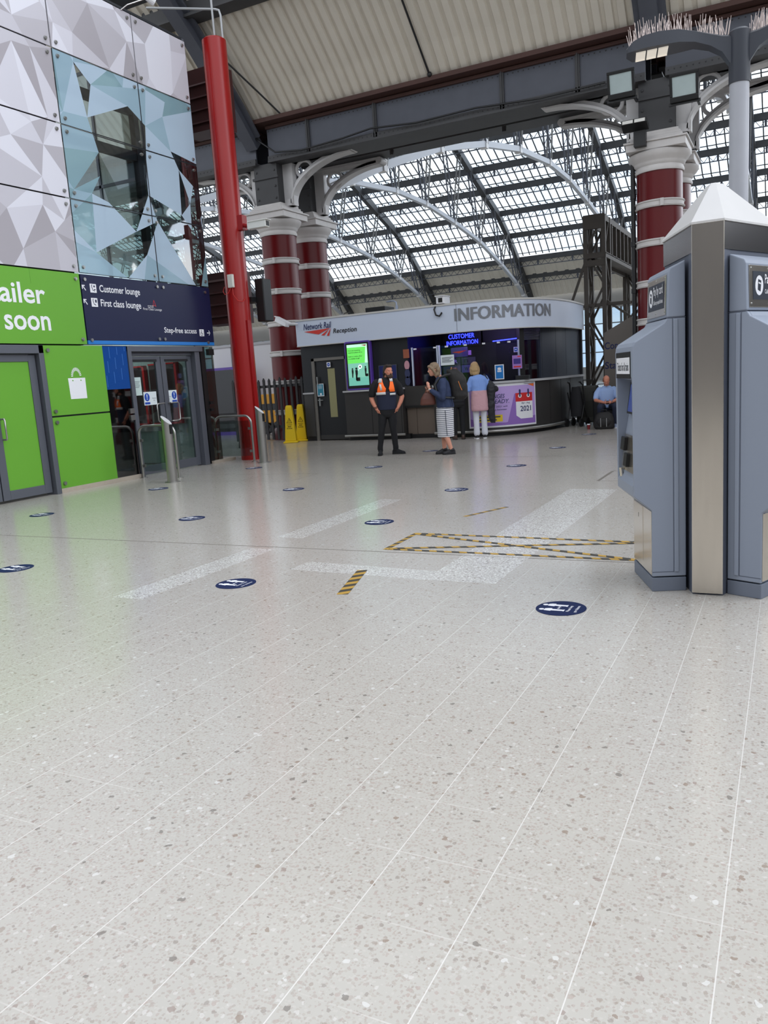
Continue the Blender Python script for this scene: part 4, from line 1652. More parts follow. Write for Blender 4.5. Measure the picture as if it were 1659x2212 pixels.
# ------------------------------------------------------------------ double armed lamp post with bird spikes
LPX, LPY = -0.452, 8.4
lp = thing('lamp_post', 'grey lamp post with dark curved arms and bird spikes behind the ticket machine', 'lamp post', (LPX, LPY, 0), math.radians(11))
M_LAMPDARK = mat('lamp_charcoal', (44, 48, 58), 0.45)
k = MB()
k.lathe([(0.14, 0.0), (0.14, 0.02), (0.083, 0.03), (0.083, 3.92)], 28)
k.build('pole', mat('pole_grey', (168, 170, 178), 0.4, noise=0.06, nscale=9), lp, smooth=40)
k = MB()
k.lathe([(0.09, 3.90), (0.09, 4.33), (0.07, 4.35)], 28)
k.build('pole_head', M_LAMPDARK, lp, smooth=40)
for s in (-1, 1):
    prof = [(0.07, 4.31, 4.05), (0.15, 4.32, 4.17), (0.25, 4.35, 4.235), (0.38, 4.39, 4.28), (0.52, 4.415, 4.285), (0.69, 4.42, 4.28), (0.82, 4.405, 4.275), (0.91, 4.375, 4.27), (0.965, 4.335, 4.285)]
    k = MB()
    rings = []
    for i, (u, zt, zb) in enumerate(prof):
        w = [0.05, 0.06, 0.07, 0.09, 0.14, 0.16, 0.16, 0.14, 0.07][i]
        rings.append([Vector((s * u, -w, zb)), Vector((s * u, w, zb)), Vector((s * u, w * 0.92, zt - 0.02)), Vector((s * u, w * 0.4, zt)), Vector((s * u, -w * 0.4, zt)), Vector((s * u, -w * 0.92, zt - 0.02))])
    k.loft(rings)
    arm = k.build('lamp_arm', M_LAMPDARK, lp, smooth=40)
    k = MB()
    a, b = (0.60, 4.284), (0.89, 4.270)
    for q in range(3):
        u0 = a[0] + (b[0] - a[0]) * (q / 3 + 0.02)
        u1 = a[0] + (b[0] - a[0]) * ((q + 1) / 3 - 0.02)
        z0 = a[1] + (b[1] - a[1]) * (q / 3) - 0.01
        z1 = a[1] + (b[1] - a[1]) * ((q + 1) / 3) - 0.01
        k.add([(s * u0, -0.10, z0), (s * u1, -0.10, z1), (s * u1, 0.10, z1), (s * u0, 0.10, z0)], [(0, 1, 2, 3), (3, 2, 1, 0)])
        for yy in (-0.1, 0.1):
            k.beam((s * u0, yy, z0), (s * u1, yy, z1), 0.01, 0.012)
    k.build('lamp_lens', mat('lamp_lens', (228, 220, 208), 0.3, emit=0.25), arm)
    k = MB()
    rs = random.Random(5 + s)
    u = 0.10
    while u < 0.95:
        for i in range(len(prof) - 1):
            if prof[i][0] <= u <= prof[i + 1][0]:
                f = (u - prof[i][0]) / (prof[i + 1][0] - prof[i][0])
                zt = prof[i][1] + (prof[i + 1][1] - prof[i][1]) * f
        if not 0.36 < u < 0.40:
            for yy in (-0.06, 0.0, 0.06):
                b0 = Vector((s * u, yy, zt - 0.01))
                b1 = b0 + Vector((s * rs.uniform(-0.025, 0.03), yy * 0.8 + rs.uniform(-0.03, 0.03), rs.uniform(0.11, 0.15)))
                k.tube([b0, b1], [0.0032, 0.002], 4)
        u += 0.022
    k.build('bird_spikes', mat('spike_plastic', (222, 206, 200), 0.5), arm)['kind'] = 'stuff'

# floodlights at the column beside the ticket machine
def floodlight(x, z, y, label, tilt=0.25, rot=0.0):
    t = thing('floodlight', label, 'floodlight', (x, y, z), rot)
    k = MB()
    k.M = Matrix.Rotation(tilt, 4, 'X')
    k.box((-0.27, -0.06, -0.10), (0.27, 0.06, 0.0))
    k.box((-0.27, -0.06, 0.36), (0.27, 0.06, 0.42))
    k.box((-0.27, -0.06, 0.0), (-0.22, 0.06, 0.36))
    k.box((0.22, -0.06, 0.0), (0.27, 0.06, 0.36))
    k.box((-0.24, 0.0, 0.0), (0.24, 0.10, 0.38))
    k.build('housing', M_BLACK, t, bevel=0.01)
    k = MB()
    k.M = Matrix.Rotation(tilt, 4, 'X')
    k.box((-0.22, -0.04, 0.0), (0.22, -0.03, 0.36))
    k.build('lens', mat('flood_lens', (176, 190, 190), 0.12, noise=0.2, nscale=3), t)
    k = MB()
    k.beam((-0.3, 0.05, -0.12), (0.3, 0.05, -0.12), 0.05, 0.05)
    k.beam((0.25, 0.05, -0.12), (0.25, 0.35, -0.12), 0.05, 0.05)
    k.build('bracket', M_BLACK, t)
    return t
floodlight(-3.2, 6.98, 18.15, 'square black floodlight facing out beside the girder, nearer the booth')
floodlight(-1.98, 6.68, 18.15, 'square black floodlight under the dark curved lamp arm')
t = thing('spotlight', 'small black twin lens spotlight fixed on the column capital', 'spotlight', (-2.95, 18.3, 6.2))
k = MB()
k.box((-0.05, 0.0, -0.28), (0.19, 0.18, 0.02))
k.build('mount', M_BLACK, t)
k = MB()
k.M = Matrix.Rotation(-0.35, 4, 'X')
k.box((-0.26, -0.28, 0.02), (0.26, 0.02, 0.12))
hd = k.build('lamp_head', M_BLACK, t, bevel=0.01)
for x in (-0.23, 0.01):
    k = MB()
    k.M = Matrix.Rotation(-0.35, 4, 'X')
    k.box((x, -0.286, 0.03), (x + 0.21, -0.279, 0.10))
    k.build('lens', mat('spot_lens', (222, 220, 214), 0.2), hd)

# ------------------------------------------------------------------ information booth
def catmull(pts, n=8):
    out = []
    P = [pts[0]] + list(pts) + [pts[-1]]
    for i in range(1, len(P) - 2):
        p0, p1, p2, p3 = (Vector(q) for q in P[i - 1:i + 3])
        for j in range(n):
            t = j / n
            out.append(0.5 * ((2 * p1) + (-p0 + p2) * t + (2 * p0 - 5 * p1 + 4 * p2 - p3) * t * t + (-p0 + 3 * p1 - 3 * p2 + p3) * t ** 3))
    out.append(Vector(pts[-1]))
    return out

class Path:
    def __init__(self, pts, n=8):
        self.p = catmull(pts, n)
        self.s = [0.0]
        for a, b in zip(self.p, self.p[1:]):
            self.s.append(self.s[-1] + (b - a).length)
        self.length = self.s[-1]

    def at(self, s):
        """point and outward normal (to the right of travel is outside)"""
        s = max(0.0, min(self.length, s))
        for i in range(len(self.p) - 1):
            if s <= self.s[i + 1] or i == len(self.p) - 2:
                d = self.p[i + 1] - self.p[i]
                f = (s - self.s[i]) / max(1e-9, self.s[i + 1] - self.s[i])
                p = self.p[i] + d * f
                d = d.normalized()
                return p, Vector((d.y, -d.x))

    def s_of_x(self, x):
        for i in range(len(self.p) - 1):
            if self.p[i].x <= x <= self.p[i + 1].x:
                return self.s[i] + (self.s[i + 1] - self.s[i]) * (x - self.p[i].x) / max(1e-9, self.p[i + 1].x - self.p[i].x)
        return self.length

    def strip(self, mb, s0, s1, z0, z1, o0, o1, step=0.1):
        """wall following the path from s0 to s1, height z0..z1, between outward offsets o0 < o1"""
        n = max(1, int(math.ceil((s1 - s0) / step)))
        vs, fs = [], []
        for i in range(n + 1):
            p, nn = self.at(s0 + (s1 - s0) * i / n)
            for o in (o0, o1):
                for z in (z0, z1):
                    vs.append((p.x + nn.x * o - BX, p.y + nn.y * o - BY, z))
        for i in range(n):
            a, b = 4 * i, 4 * i + 4
            fs += [(a + 2, b + 2, b + 3, a + 3), (a, a + 1, b + 1, b), (a + 1, a + 3, b + 3, b + 1), (a, b, b + 2, a + 2)]
        fs += [(0, 2, 3, 1), (4 * n, 4 * n + 1, 4 * n + 3, 4 * n + 2)]
        mb.add(vs, fs)

BX, BY = -8.2, 18.9
booth = thing('information_booth', 'information booth with white curved fascia between the maroon columns', 'booth', (BX, BY, 0))
WP = Path([(-11.36, 17.95), (-9.5, 17.95), (-7.4, 17.95), (-6.6, 17.96), (-6.0, 18.12), (-5.55, 18.62), (-5.28, 19.3), (-5.12, 20.2), (-5.06, 22.0)])
FP = Path([(-11.40, 17.86), (-9.5, 17.85), (-7.4, 17.82), (-6.6, 17.83), (-6.0, 17.98), (-5.5, 18.38), (-5.17, 18.98), (-5.02, 19.7), (-4.95, 20.7), (-5.0, 22.2)])
CP = Path([(-7.60, 17.74), (-6.8, 17.73), (-6.25, 17.83), (-5.74, 18.15), (-5.32, 18.78), (-5.10, 19.7), (-4.99, 21.9)])
M_BOOTHDARK = mat('booth_charcoal', (24, 26, 31), 0.5)
M_BOOTHGREY = mat('booth_slate', (48, 53, 64), 0.4)
M_COUNTER = mat('counter_laminate', (62, 60, 59), 0.38, 0.25, noise=0.06, nscale=4)
M_CTOP = mat('counter_top', (178, 178, 180), 0.35)
M_FASCIA = mat('white_fascia', (200, 209, 226), 0.35, spec=0.4)
M_TRACK = mat('grey_letter', (128, 130, 136), 0.35, 0.2)

k = MB()
FP.strip(k, 0, FP.length, 2.46, 3.08, -0.12, 0.0)
fas = k.build('fascia', M_FASCIA, booth, smooth=30)
k = MB()
FP.strip(k, 0, FP.length, 3.08, 3.12, -0.14, 0.02)
FP.strip(k, 0, FP.length, 2.44, 2.46, -0.12, 0.012)
k.build('fascia_trim', mat('fascia_edge', (196, 194, 190), 0.5), fas, smooth=30)
k = MB()
for s in (4.45,):
    p, nn = FP.at(s)
    FP.strip(k, s, s + 0.008, 2.46, 3.08, 0.0, 0.001)
k.build('fascia_joint', M_INK, fas)

def fascia_text(body, s0, s1, z0, z1, m, name='lettering', bold=0.0, shear=0.0, path=FP, lift=0.012, parent=None, heavy=0.0):
    k = MB()
    sh = 0.0
    def warp(p):
        q, nn = path.at(s0 + p.x + sh)
        return Vector((q.x + nn.x * lift - BX, q.y + nn.y * lift - BY, z0 + p.y))
    for sh in ((0.0,) if not heavy else (-heavy, -heavy / 2, 0.0, heavy / 2, heavy)):
        lift += 0.0004
        text_into(k, body, None, s1 - s0, z1 - z0, bold, shear, 0.0, warp=warp)
    return k.build(name, m, parent or fas)

def fascia_shape(poly, z0, m, s0, name, parent=None, path=FP, lift=0.012):
    k = MB()
    vs = []
    for x, z in poly:
        q, nn = path.at(s0 + x)
        vs.append((q.x + nn.x * lift - BX, q.y + nn.y * lift - BY, z0 + z))
    k.add(vs, [tuple(range(len(poly)))])
    return k.build(name, m, parent or fas)

sI0, sI1 = FP.s_of_x(-6.98), FP.s_of_x(-5.12)
fascia_text('INFORMATION', sI0, sI1 + 0.05, 2.70, 2.985, M_TRACK, bold=0.0, heavy=0.014)
M_BLUEINK = mat('deep_blue_ink', (26, 38, 92), 0.5)
fascia_text('Network Rail', 0.24, 1.07, 2.845, 3.0, M_BLUEINK, bold=0.012, shear=0.2)
fascia_text('Reception', 1.11, 1.79, 2.665, 2.815, mat('black_ink', (20, 20, 24), 0.5), bold=0.012, shear=0.2)
M_ARROWRED = mat('arrow_red', (206, 52, 38), 0.5)
fascia_shape([(0.0, 0.0), (0.42, -0.095), (0.78, 0.035)], 2.805, M_ARROWRED, 0.25, 'arrow_emblem')
fascia_shape([(0.5, -0.125), (0.60, -0.135), (0.755, 0.02)], 2.805, M_ARROWRED, 0.25, 'arrow_emblem')
fascia_shape([(0.665, -0.15), (0.74, -0.155), (0.80, 0.04)], 2.805, M_ARROWRED, 0.25, 'arrow_emblem')

# walls, roof and dark interior
k = MB()
WP.strip(k, 0.0, 0.36, 0.0, 2.5, -0.1, 0.0)
WP.strip(k, 0.36, 1.30, 2.09, 2.5, -0.1, 0.0)
WP.strip(k, 1.30, 3.06, 0.0, 2.5, -0.1, 0.0)
WP.strip(k, 3.06, 7.0, 0.0, 1.2, -0.1, 0.0)
k.build('front_wall', M_BOOTHDARK, booth)
sW = WP.s_of_x(-5.34)
k = MB()
WP.strip(k, sW, WP.length, 0.0, 2.5, -0.1, 0.0)
k.build('curved_end_wall', M_BOOTHGREY, booth, smooth=30)
k = MB()
for s in (sW + 0.05, sW + 0.75, sW + 1.5):
    WP.strip(k, s, s + 0.01, 1.3, 2.46, 0.0, 0.002)
k.build('wall_seam', M_BLACK, booth)
k = MB()
k.box((-11.36 - BX, 21.9 - BY, 0), (-5.0 - BX, 22.0 - BY, 2.5))
k.box((-11.36 - BX, 18.0 - BY, 0), (-11.26 - BX, 22.0 - BY, 2.5))
k.box((-11.3 - BX, 18.0 - BY, 2.62), (-6.3 - BX, 22.1 - BY, 2.68))
k.box((-11.3 - BX, 19.9 - BY, 0), (-5.3 - BX, 20.0 - BY, 2.65))
k.box((-8.5 - BX, 18.0 - BY, 0), (-8.4 - BX, 20.0 - BY, 2.65))
k.build('inner_lining', M_BOOTHDARK, booth)
k = MB()
q = [FP.at(FP.length * i / 60) for i in range(61)]
k.prism([(p.x - n_.x * 0.06 - BX, p.y - n_.y * 0.06 - BY) for p, n_ in q] + [(-11.4 - BX, 22.2 - BY)], 2.70, 2.74)
k.build('booth_roof', M_BOOTHDARK, booth)

# glazing with white clamps
k = MB()
g0, g1 = 3.10, WP.s_of_x(-5.66)
WP.strip(k, g0, g1, 1.27, 2.17, -0.05, -0.04)
k.build('glass_front', glass_mat('booth_glass', (0.84, 0.86, 0.88), 0.045), booth)
for s in (3.2, 3.72, 4.02, 4.50, 4.95, 5.3, g1 - 0.3):
    k = MB()
    WP.strip(k, s, s + 0.07, 2.13, 2.165, -0.05, -0.02)
    k.build('glass_clamp', M_WHITE, booth)
for s in (3.14, 3.80, 3.85, g1 - 0.02):
    k = MB()
    WP.strip(k, s, s + 0.03, 1.27, 2.19, -0.06, -0.01)
    k.build('mullion', M_FASCIA, booth)
k = MB()
WP.strip(k, g1, g1 + 0.13, 1.2, 2.5, -0.1, 0.02)
k.build('corner_post', M_BLACK, booth)
k = MB()
WP.strip(k, g1 + 0.13, sW, 1.27, 2.17, -0.07, -0.06)
o = k.build('side_window', glass_mat('booth_side_glass', (0.5, 0.55, 0.6), 0.2), booth)
k = MB()
for i in range(8):
    WP.strip(k, g1 + 0.13, sW, 2.18 + 0.035 * i, 2.20 + 0.035 * i, -0.09, -0.02)
k.build('louvre', mat('louvre_grey', (74, 76, 80), 0.4, 0.4), booth)

# the dark door
k = MB()
WP.strip(k, 0.30, 0.38, 0.0, 2.12, -0.08, 0.02)
WP.strip(k, 1.28, 1.36, 0.0, 2.12, -0.08, 0.02)
WP.strip(k, 0.30, 1.36, 2.05, 2.12, -0.08, 0.02)
k.build('door_frame', mat('door_frame_grey', (112, 108, 102), 0.5), booth)
k = MB()
WP.strip(k, 0.38, 1.28, 0.02, 2.05, -0.06, -0.02)
dr = k.build('door', mat('door_black', (26, 27, 31), 0.45), booth)
k = MB()
WP.strip(k, 0.75, 0.96, 0.60, 1.84, -0.02, -0.015)
k.build('vision_strip', mat('wired_glass', (150, 146, 106), 0.3), dr)
k = MB()
WP.strip(k, 0.40, 1.26, 0.02, 0.14, -0.02, -0.015)
k.build('kick_plate', M_COUNTER, dr)
k = MB()
p, nn = WP.at(0.47)
k.cyl((p.x - BX, p.y - BY, 1.05), (p.x - BX, p.y - 0.07 - BY, 1.05), 0.012, n=10)
k.beam((p.x - 0.02 - BX, p.y - 0.07 - BY, 1.05), (p.x + 0.13 - BX, p.y - 0.07 - BY, 1.05), 0.02, 0.02)
k.box((p.x - 0.02 - BX, p.y - 0.025 - BY, 0.90), (p.x + 0.02 - BX, p.y - 0.02 - BY, 1.1))
k.box((p.x - 0.03 - BX, p.y - 0.05 - BY, 1.45), (p.x + 0.0 - BX, p.y - 0.02 - BY, 1.65))
k.build('lever_handle', M_BOLT, dr)
# post panel left of the door
k = MB()
WP.strip(k, 0.02, 0.30, 0.12, 1.22, 0.0, 0.05)
k.build('end_panel', M_COUNTER, booth)
k = MB()
WP.strip(k, 0.0, 0.32, 1.22, 1.26, -0.02, 0.07)
k.build('end_ledge', M_CTOP, booth)

# counters
def bar_rail(pts, z, r=0.03):
    k = MB()
    k.tube([(p[0] - BX, p[1] - BY, z) for p in pts], r, 12)
    return k
k = MB()
k.box((-10.02 - BX, 17.72 - BY, 0.12), (-8.42 - BX, 17.96 - BY, 1.21))
c1 = k.build('counter', M_COUNTER, booth, bevel=0.004)
k = MB()
for x in (-9.28, -8.47):
    k.box((x - BX, 17.716 - BY, 0.12), (x + 0.01 - BX, 17.72 - BY, 1.21))
k.build('panel_seam', M_BLACK, c1)
k = MB()
k.box((-10.05 - BX, 17.68 - BY, 1.21), (-8.40 - BX, 17.98 - BY, 1.25))
k.build('counter_top', M_CTOP, c1, bevel=0.004)
bar_rail([(-10.05, 17.66), (-8.36, 17.66)], 0.12).build('foot_rail', M_STEEL, c1, smooth=50)
k = MB()
k.box((-10.0 - BX, 17.8 - BY, 0.0), (-8.3 - BX, 17.96 - BY, 0.12))
k.build('toe_kick', M_BLACK, c1)
k = MB()
k.box((-8.42 - BX, 17.86 - BY, 0.80), (-7.60 - BX, 17.9 - BY, 1.27))
k.box((-8.42 - BX, 17.86 - BY, 0.74), (-7.60 - BX, 18.0 - BY, 0.76))
k.build('low_counter', M_COUNTER, booth)
k = MB()
k.box((-8.42 - BX, 17.84 - BY, 0.76), (-7.60 - BX, 17.95 - BY, 0.80))
k.build('shadow_gap', M_BLACK, booth)
k = MB()
k.box((-8.42 - BX, 17.9 - BY, 0.0), (-7.6 - BX, 17.96 - BY, 0.10))
k.build('shadow_gap', M_BLACK, booth)
k = MB()
for x0, x1 in ((-8.40, -8.15), (-8.14, -7.62)):
    k.box((x0 - BX, 17.925 - BY, 0.10), (x1 - BX, 17.95 - BY, 0.74))
k.build('recess_panel', mat('recess_brown', (112, 100, 90), 0.4, 0.2), booth)
k = MB()
CP.strip(k, 0, CP.length, 0.12, 1.21, -0.2, 0.0)
c2 = k.build('curved_counter', M_COUNTER, booth, smooth=30)
k = MB()
for s in (0.02, CP.length - 2.0, CP.length - 2.7, CP.length - 1.2):
    CP.strip(k, s, s + 0.01, 0.12, 1.21, 0.0, 0.002)
k.build('panel_seam', M_BLACK, c2)
k = MB()
CP.strip(k, 0, CP.length, 1.21, 1.26, -0.26, 0.05)
k.build('counter_top', M_CTOP, c2, smooth=30)
q = []
for i in range(40):
    p, nn = CP.at(CP.length * i / 39)
    q.append((p.x + nn.x * 0.03, p.y + nn.y * 0.03))
bar_rail(q, 0.12, 0.035).build('foot_rail', M_STEEL, c2, smooth=50)
k = MB()
CP.strip(k, 0, CP.length, 0.0, 0.12, -0.22, -0.08)
k.build('toe_kick', M_BLACK, c2)

# blue lit lettering inside the booth
NEON = mat('blue_neon', (40, 50, 255), 0.4, emit=4.0)
nt = thing('neon_sign', 'blue lit lettering hanging inside the booth above the counter glass', 'sign', (-7.6, 19.7, 2.2))
for body, x0, x1, z0, z1 in (('CUSTOMER', -7.93, -7.22, 2.385, 2.5), ('INFORMATION', -7.99, -7.13, 2.225, 2.335)):
    k = MB()
    text_into(k, body, frame((x0 + 7.6, 0, z0 - 2.2), (1, 0, 0), (0, 0, 1)), x1 - x0, z1 - z0, bold=0.0)
    k.build('lettering', NEON, nt)
k = MB()
k.box((-0.5, 0.02, -0.02), (0.55, 0.04, 0.40))
k.build('sign_board', M_BLACK, nt)
k = MB()
k.tube([(-6.7, 19.6, 2.24), (-5.9, 19.6, 2.27)], 0.012, 8)
tag(k.build('light_strip', NEON), 'blue light strip glowing along the back of the booth', 'light')

lt = thing('booth_fill_lamp', 'small added violet lamp lighting the boards under the booth ceiling', 'lamp', (-6.9, 18.06, 2.53))  # added light for the boards behind the glass, tucked behind the fascia
k = MB()
k.lathe([(0.05, 0.075), (0.06, 0.08), (0.06, 0.088)], 16)
k.build('lamp_body', M_BLACK, lt)
lamp_in(lt, (0, 0.02, 0.04), 12, (0.55, 0.42, 1.0), 0.05)

# boards standing inside behind the glass
def board(x0, z0, x1, z1, y, col, label, mark=None, mcol=(170, 150, 220), e=0.0):
    t = thing('advert_board', label, 'board', ((x0 + x1) / 2, y, z0), 0, None)
    cx = (x0 + x1) / 2
    k = MB()
    k.box((x0 - cx, 0, 0), (x1 - cx, 0.015, z1 - z0))
    k.build('board', mat('board_%02x%02x%02x' % col, col, 0.45, emit=e), t)
    if mark:
        k = MB()
        h = z1 - z0
        if mark == 'arrow':
            plate(k, [(-0.19, 0.55 * h), (0.0, 0.38 * h), (0.2, 0.66 * h), (0.0, 0.60 * h)], frame((0, -0.002, 0), (1, 0, 0), (0, 0, 1)), 0.001)
            k.build('emblem', M_ARROWRED, t)
        else:
            text_into(k, mark, frame((-0.6 * (x1 - x0) / 2, -0.002, 0.25 * h), (1, 0, 0), (0, 0, 1)), 0.10, 0.5 * h, bold=0.02)
            k.build('lettering', mat('mark_%02x%02x%02x' % mcol, mcol, 0.5), t)
    return t
board(-7.38, 1.89, -6.95, 2.12, 18.45, (74, 58, 118), 'purple board with a red arrow emblem behind the booth glass', 'arrow')
board(-6.94, 1.92, -6.86, 2.03, 18.45, (170, 120, 200), 'small pink card beside the purple arrow board')
board(-7.36, 1.71, -7.14, 1.87, 18.45, (44, 40, 66), 'dark board with a single pale R behind the booth glass', 'R')
board(-7.12, 1.71, -6.76, 1.87, 18.45, (66, 62, 84), 'grey board with an arch shaped letter behind the booth glass', 'n', (38, 36, 50))
board(-7.12, 1.51, -6.76, 1.69, 18.45, (92, 80, 150), 'lilac board with a dark W behind the booth glass', 'W', (30, 28, 48))
board(-7.60, 1.51, -7.14, 1.69, 18.45, (62, 50, 100), 'plain violet board under the R board')

def notice(name, x0, z0, x1, z1, y, label, cat, build, kind_mats):
    t = thing(name, label, cat, ((x0 + x1) / 2, y, z0))
    M = frame((-(x1 - x0) / 2, 0, 0), (1, 0, 0), (0, 0, 1))
    k = MB()
    plate(k, rect(0, 0, x1 - x0, z1 - z0), M, 0.003)
    k.build('sheet', kind_mats[0], t)
    build(t, M, x1 - x0, z1 - z0)
    return t

def lines(t, M, w, h, n, top, m, lh=0.012, x=0.1):
    k = MB()
    for i in range(n):
        plate(k, rect(w * x, top - i * lh * 2.2, w * (1 - x) - w * 0.12 * (i % 3), top - i * lh * 2.2 + lh), M, 0.001, 0.003)
    k.build('print', m, t)

notice('paper_notice', -7.445, 1.71, -7.10, 1.95, 17.93, 'white typed sheet fixed to the booth glass above the rucksack', 'notice', lambda t, M, w, h: lines(t, M, w, h, 5, h * 0.72, M_INK, 0.012), [PAPER])
def blue_card(t, M, w, h):
    k = MB()
    plate(k, rect(0.02, 0.02, w - 0.02, h - 0.02), M, 0.001, 0.003)
    k.build('blue_field', M_SIGNBLUE if False else mat('card_blue', (30, 118, 190), 0.45), t)
    k = MB()
    plate(k, disc(w * 0.5, h * 0.72, 0.045, 20, 0.03), M, 0.001, 0.004)
    plate(k, rect(w * 0.28, h * 0.5, w * 0.72, h * 0.56), M, 0.001, 0.004)
    for i in range(3):
        plate(k, disc(w * (0.34 + 0.16 * i), h * 0.60, 0.014, 12), M, 0.001, 0.004)
    k.build('print', M_WHITE, t)
notice('blue_card_notice', -6.13, 1.30, -5.91, 1.64, 18.0, 'upright blue and white card standing on the counter beside the blond woman', 'notice', blue_card, [M_WHITE])
def round_blue(t, M, w, h):
    k = MB()
    plate(k, disc(w / 2, h / 2, w * 0.4, 24), M, 0.001, 0.003)
    k.build('blue_disc', M_SIGNBLUE, t)
    k = MB()
    plate(k, rect(w * 0.25, h * 0.45, w * 0.75, h * 0.55), M, 0.001, 0.0045)
    k.build('print', M_WHITE, t)
notice('door_sign', -10.60, 1.875, -10.49, 2.0, 17.93, 'small round blue mandatory sign at the top of the dark booth door', 'sign', round_blue, [M_WHITE])
def teal(t, M, w, h):
    k = MB()
    plate(k, rect(0.015, 0.02, w - 0.015, h - 0.015), M, 0.001, 0.003)
    k.build('teal_field', mat('teal_print', (38, 128, 152), 0.45), t)
    k = MB()
    for i in range(4):
        plate(k, rect(w * 0.2, h * (0.85 - 0.08 * i), w * 0.75, h * (0.87 - 0.08 * i)), M, 0.001, 0.004)
    plate(k, rect(w * 0.38, h * 0.1, w * 0.65, h * 0.25), M, 0.001, 0.004)
    k.build('print', M_WHITE, t)
notice('teal_notice', -10.94, 1.15, -10.74, 1.47, 17.93, 'teal notice stuck on the dark booth door above its handle', 'notice', teal, [M_WHITE])
notice('window_sticker', -5.74, 1.90, -5.63, 2.02, 18.25, 'small round blue sticker on the dark counter glass above the pink leaflet', 'sticker', round_blue, [mat('lilac_card', (170, 160, 220), 0.5)])
def pink(t, M, w, h):
    k = MB()
    plate(k, rect(0.03, h * 0.35, w - 0.03, h * 0.75), M, 0.001, 0.003)
    k.build('dark_field', mat('violet_ink', (62, 48, 128), 0.5), t)
    k = MB()
    plate(k, rect(0.03, h * 0.1, w - 0.03, h * 0.2), M, 0.001, 0.003)
    plate(k, rect(w * 0.55, h * 0.86, w - 0.02, h * 0.94), M, 0.001, 0.003)
    k.build('red_print', M_ARROWRED, t)
notice('leaflet', -5.79, 1.52, -5.56, 1.83, 18.28, 'lilac leaflet stuck on the dark counter glass below the round sticker', 'leaflet', pink, [mat('lilac_sheet', (160, 118, 190), 0.5)])
def navy_board(t, M, w, h):
    k = MB()
    plate(k, rect(0.015, 0.015, w - 0.015, h - 0.015), M, 0.002, 0.003)
    k.build('navy_field', mat('navy_print', (22, 32, 92), 0.5), t)
notice('framed_board', -9.12, 1.26, -8.62, 1.82, 17.93, 'framed navy board on the booth wall behind the bearded man', 'board', navy_board, [mat('board_frame', (96, 100, 106), 0.4, 0.5)])

# stickers and cards on the wall beside the open window
for i, (z, c) in enumerate(((2.06, (150, 84, 60)), (1.78, (190, 140, 150)), (1.58, (50, 56, 90)), (1.40, (46, 52, 84)))):
    k = MB()
    M = frame((-8.34, 17.93, z), (1, 0, 0), (0, 0, 1))
    plate(k, disc(0, 0, 0.07, 20, 0.11) if i else rect(-0.08, -0.11, 0.08, 0.1), M, 0.003)
    tag(k.build('wall_sticker', mat('sticker_%d' % i, c, 0.5)), ['brown square sticker at the top of the column beside the booth window', 'pale oval sticker below the brown square one', 'dark oval sticker third down beside the booth window', 'dark oval sticker lowest beside the booth window'][i], 'sticker')

# black keyboard tray on the counter
k = MB()
k.box((-5.74, 18.30, 1.265), (-5.42, 18.44, 1.36))
tag(k.build('card_terminal_case', M_BLACK, bevel=0.01, rotz=0), 'long black case lying on the counter under the lilac leaflet', 'case')

# purple framed information screen
sc_ = thing('digital_screen', 'upright purple framed screen showing a green notice on the booth wall', 'screen', (-9.62, 17.93, 1.256))
M = frame((-0.36, 0.0, 0.0), (1, 0, 0), (0, 0, 1))
k = MB()
k.prism(rrect(0, 0, 0.72, 1.20, 0.05), 0.0, 0.13, M)
k.build('purple_frame', mat('purple_case', (92, 62, 160), 0.4), sc_, bevel=0.01)
k = MB()
k.prism(rrect(0.035, 0.04, 0.685, 1.16, 0.02), 0.13, 0.135, M)
k.build('black_bezel', M_BLACK, sc_)
k = MB()
E = 0.85
k.cur = 0
plate(k, rect(0.075, 0.11, 0.645, 1.12), M, 0.001, 0.136, 0)
plate(k, rect(0.075, 0.66, 0.645, 1.05), M, 0.001, 0.137, 1)
plate(k, rect(0.075, 1.05, 0.645, 1.12), M, 0.001, 0.137, 2)
plate(k, [(0.56, 0.66), (0.60, 1.05), (0.645, 1.05), (0.645, 0.66)], M, 0.001, 0.138, 2)
plate(k, rect(0.075, 0.11, 0.645, 0.31), M, 0.001, 0.137, 3)
pic = k.build('screen_picture', [mat('pic_teal', (112, 172, 152), 0.4, emit=E * 0.6), mat('pic_green', (96, 204, 84), 0.4, emit=E * 0.6), mat('pic_pale', (176, 232, 196), 0.4, emit=E * 0.6), mat('pic_floor', (96, 162, 146), 0.4, emit=E * 0.6)], sc_)
PB = mat('pic_black', (16, 20, 20), 0.5)
for body, x0, x1, z0, z1 in (('If you see something', 0.105, 0.45, 0.955, 0.99), ('suspicious please tell us', 0.105, 0.50, 0.905, 0.94), ('Speak to a station officer', 0.105, 0.50, 0.81, 0.845), ('or a member of staff', 0.105, 0.42, 0.76, 0.795)):
    k = MB()
    text_into(k, body, M @ Matrix.Translation((x0, z0, 0.139)), x1 - x0, z1 - z0, bold=0.012)
    k.build('lettering', PB, pic)
def stick_person(px, pz, h, m, case=False):
    k = MB()
    plate(k, disc(px, pz + h * 0.9, h * 0.09, 14), M, 0.001, 0.139)
    plate(k, [(px - h * 0.1, pz + h * 0.45), (px + h * 0.1, pz + h * 0.45), (px + h * 0.11, pz + h * 0.8), (px - h * 0.11, pz + h * 0.8)], M, 0.001, 0.139)
    plate(k, [(px - h * 0.09, pz), (px + h * 0.02, pz), (px + h * 0.08, pz + h * 0.46), (px - h * 0.09, pz + h * 0.46)], M, 0.001, 0.139)
    if case:
        plate(k, rect(px - h * 0.05, pz - h * 0.06, px + h * 0.28, pz + h * 0.22), M, 0.001, 0.139)
    k.build('figure_pictogram', m, pic)
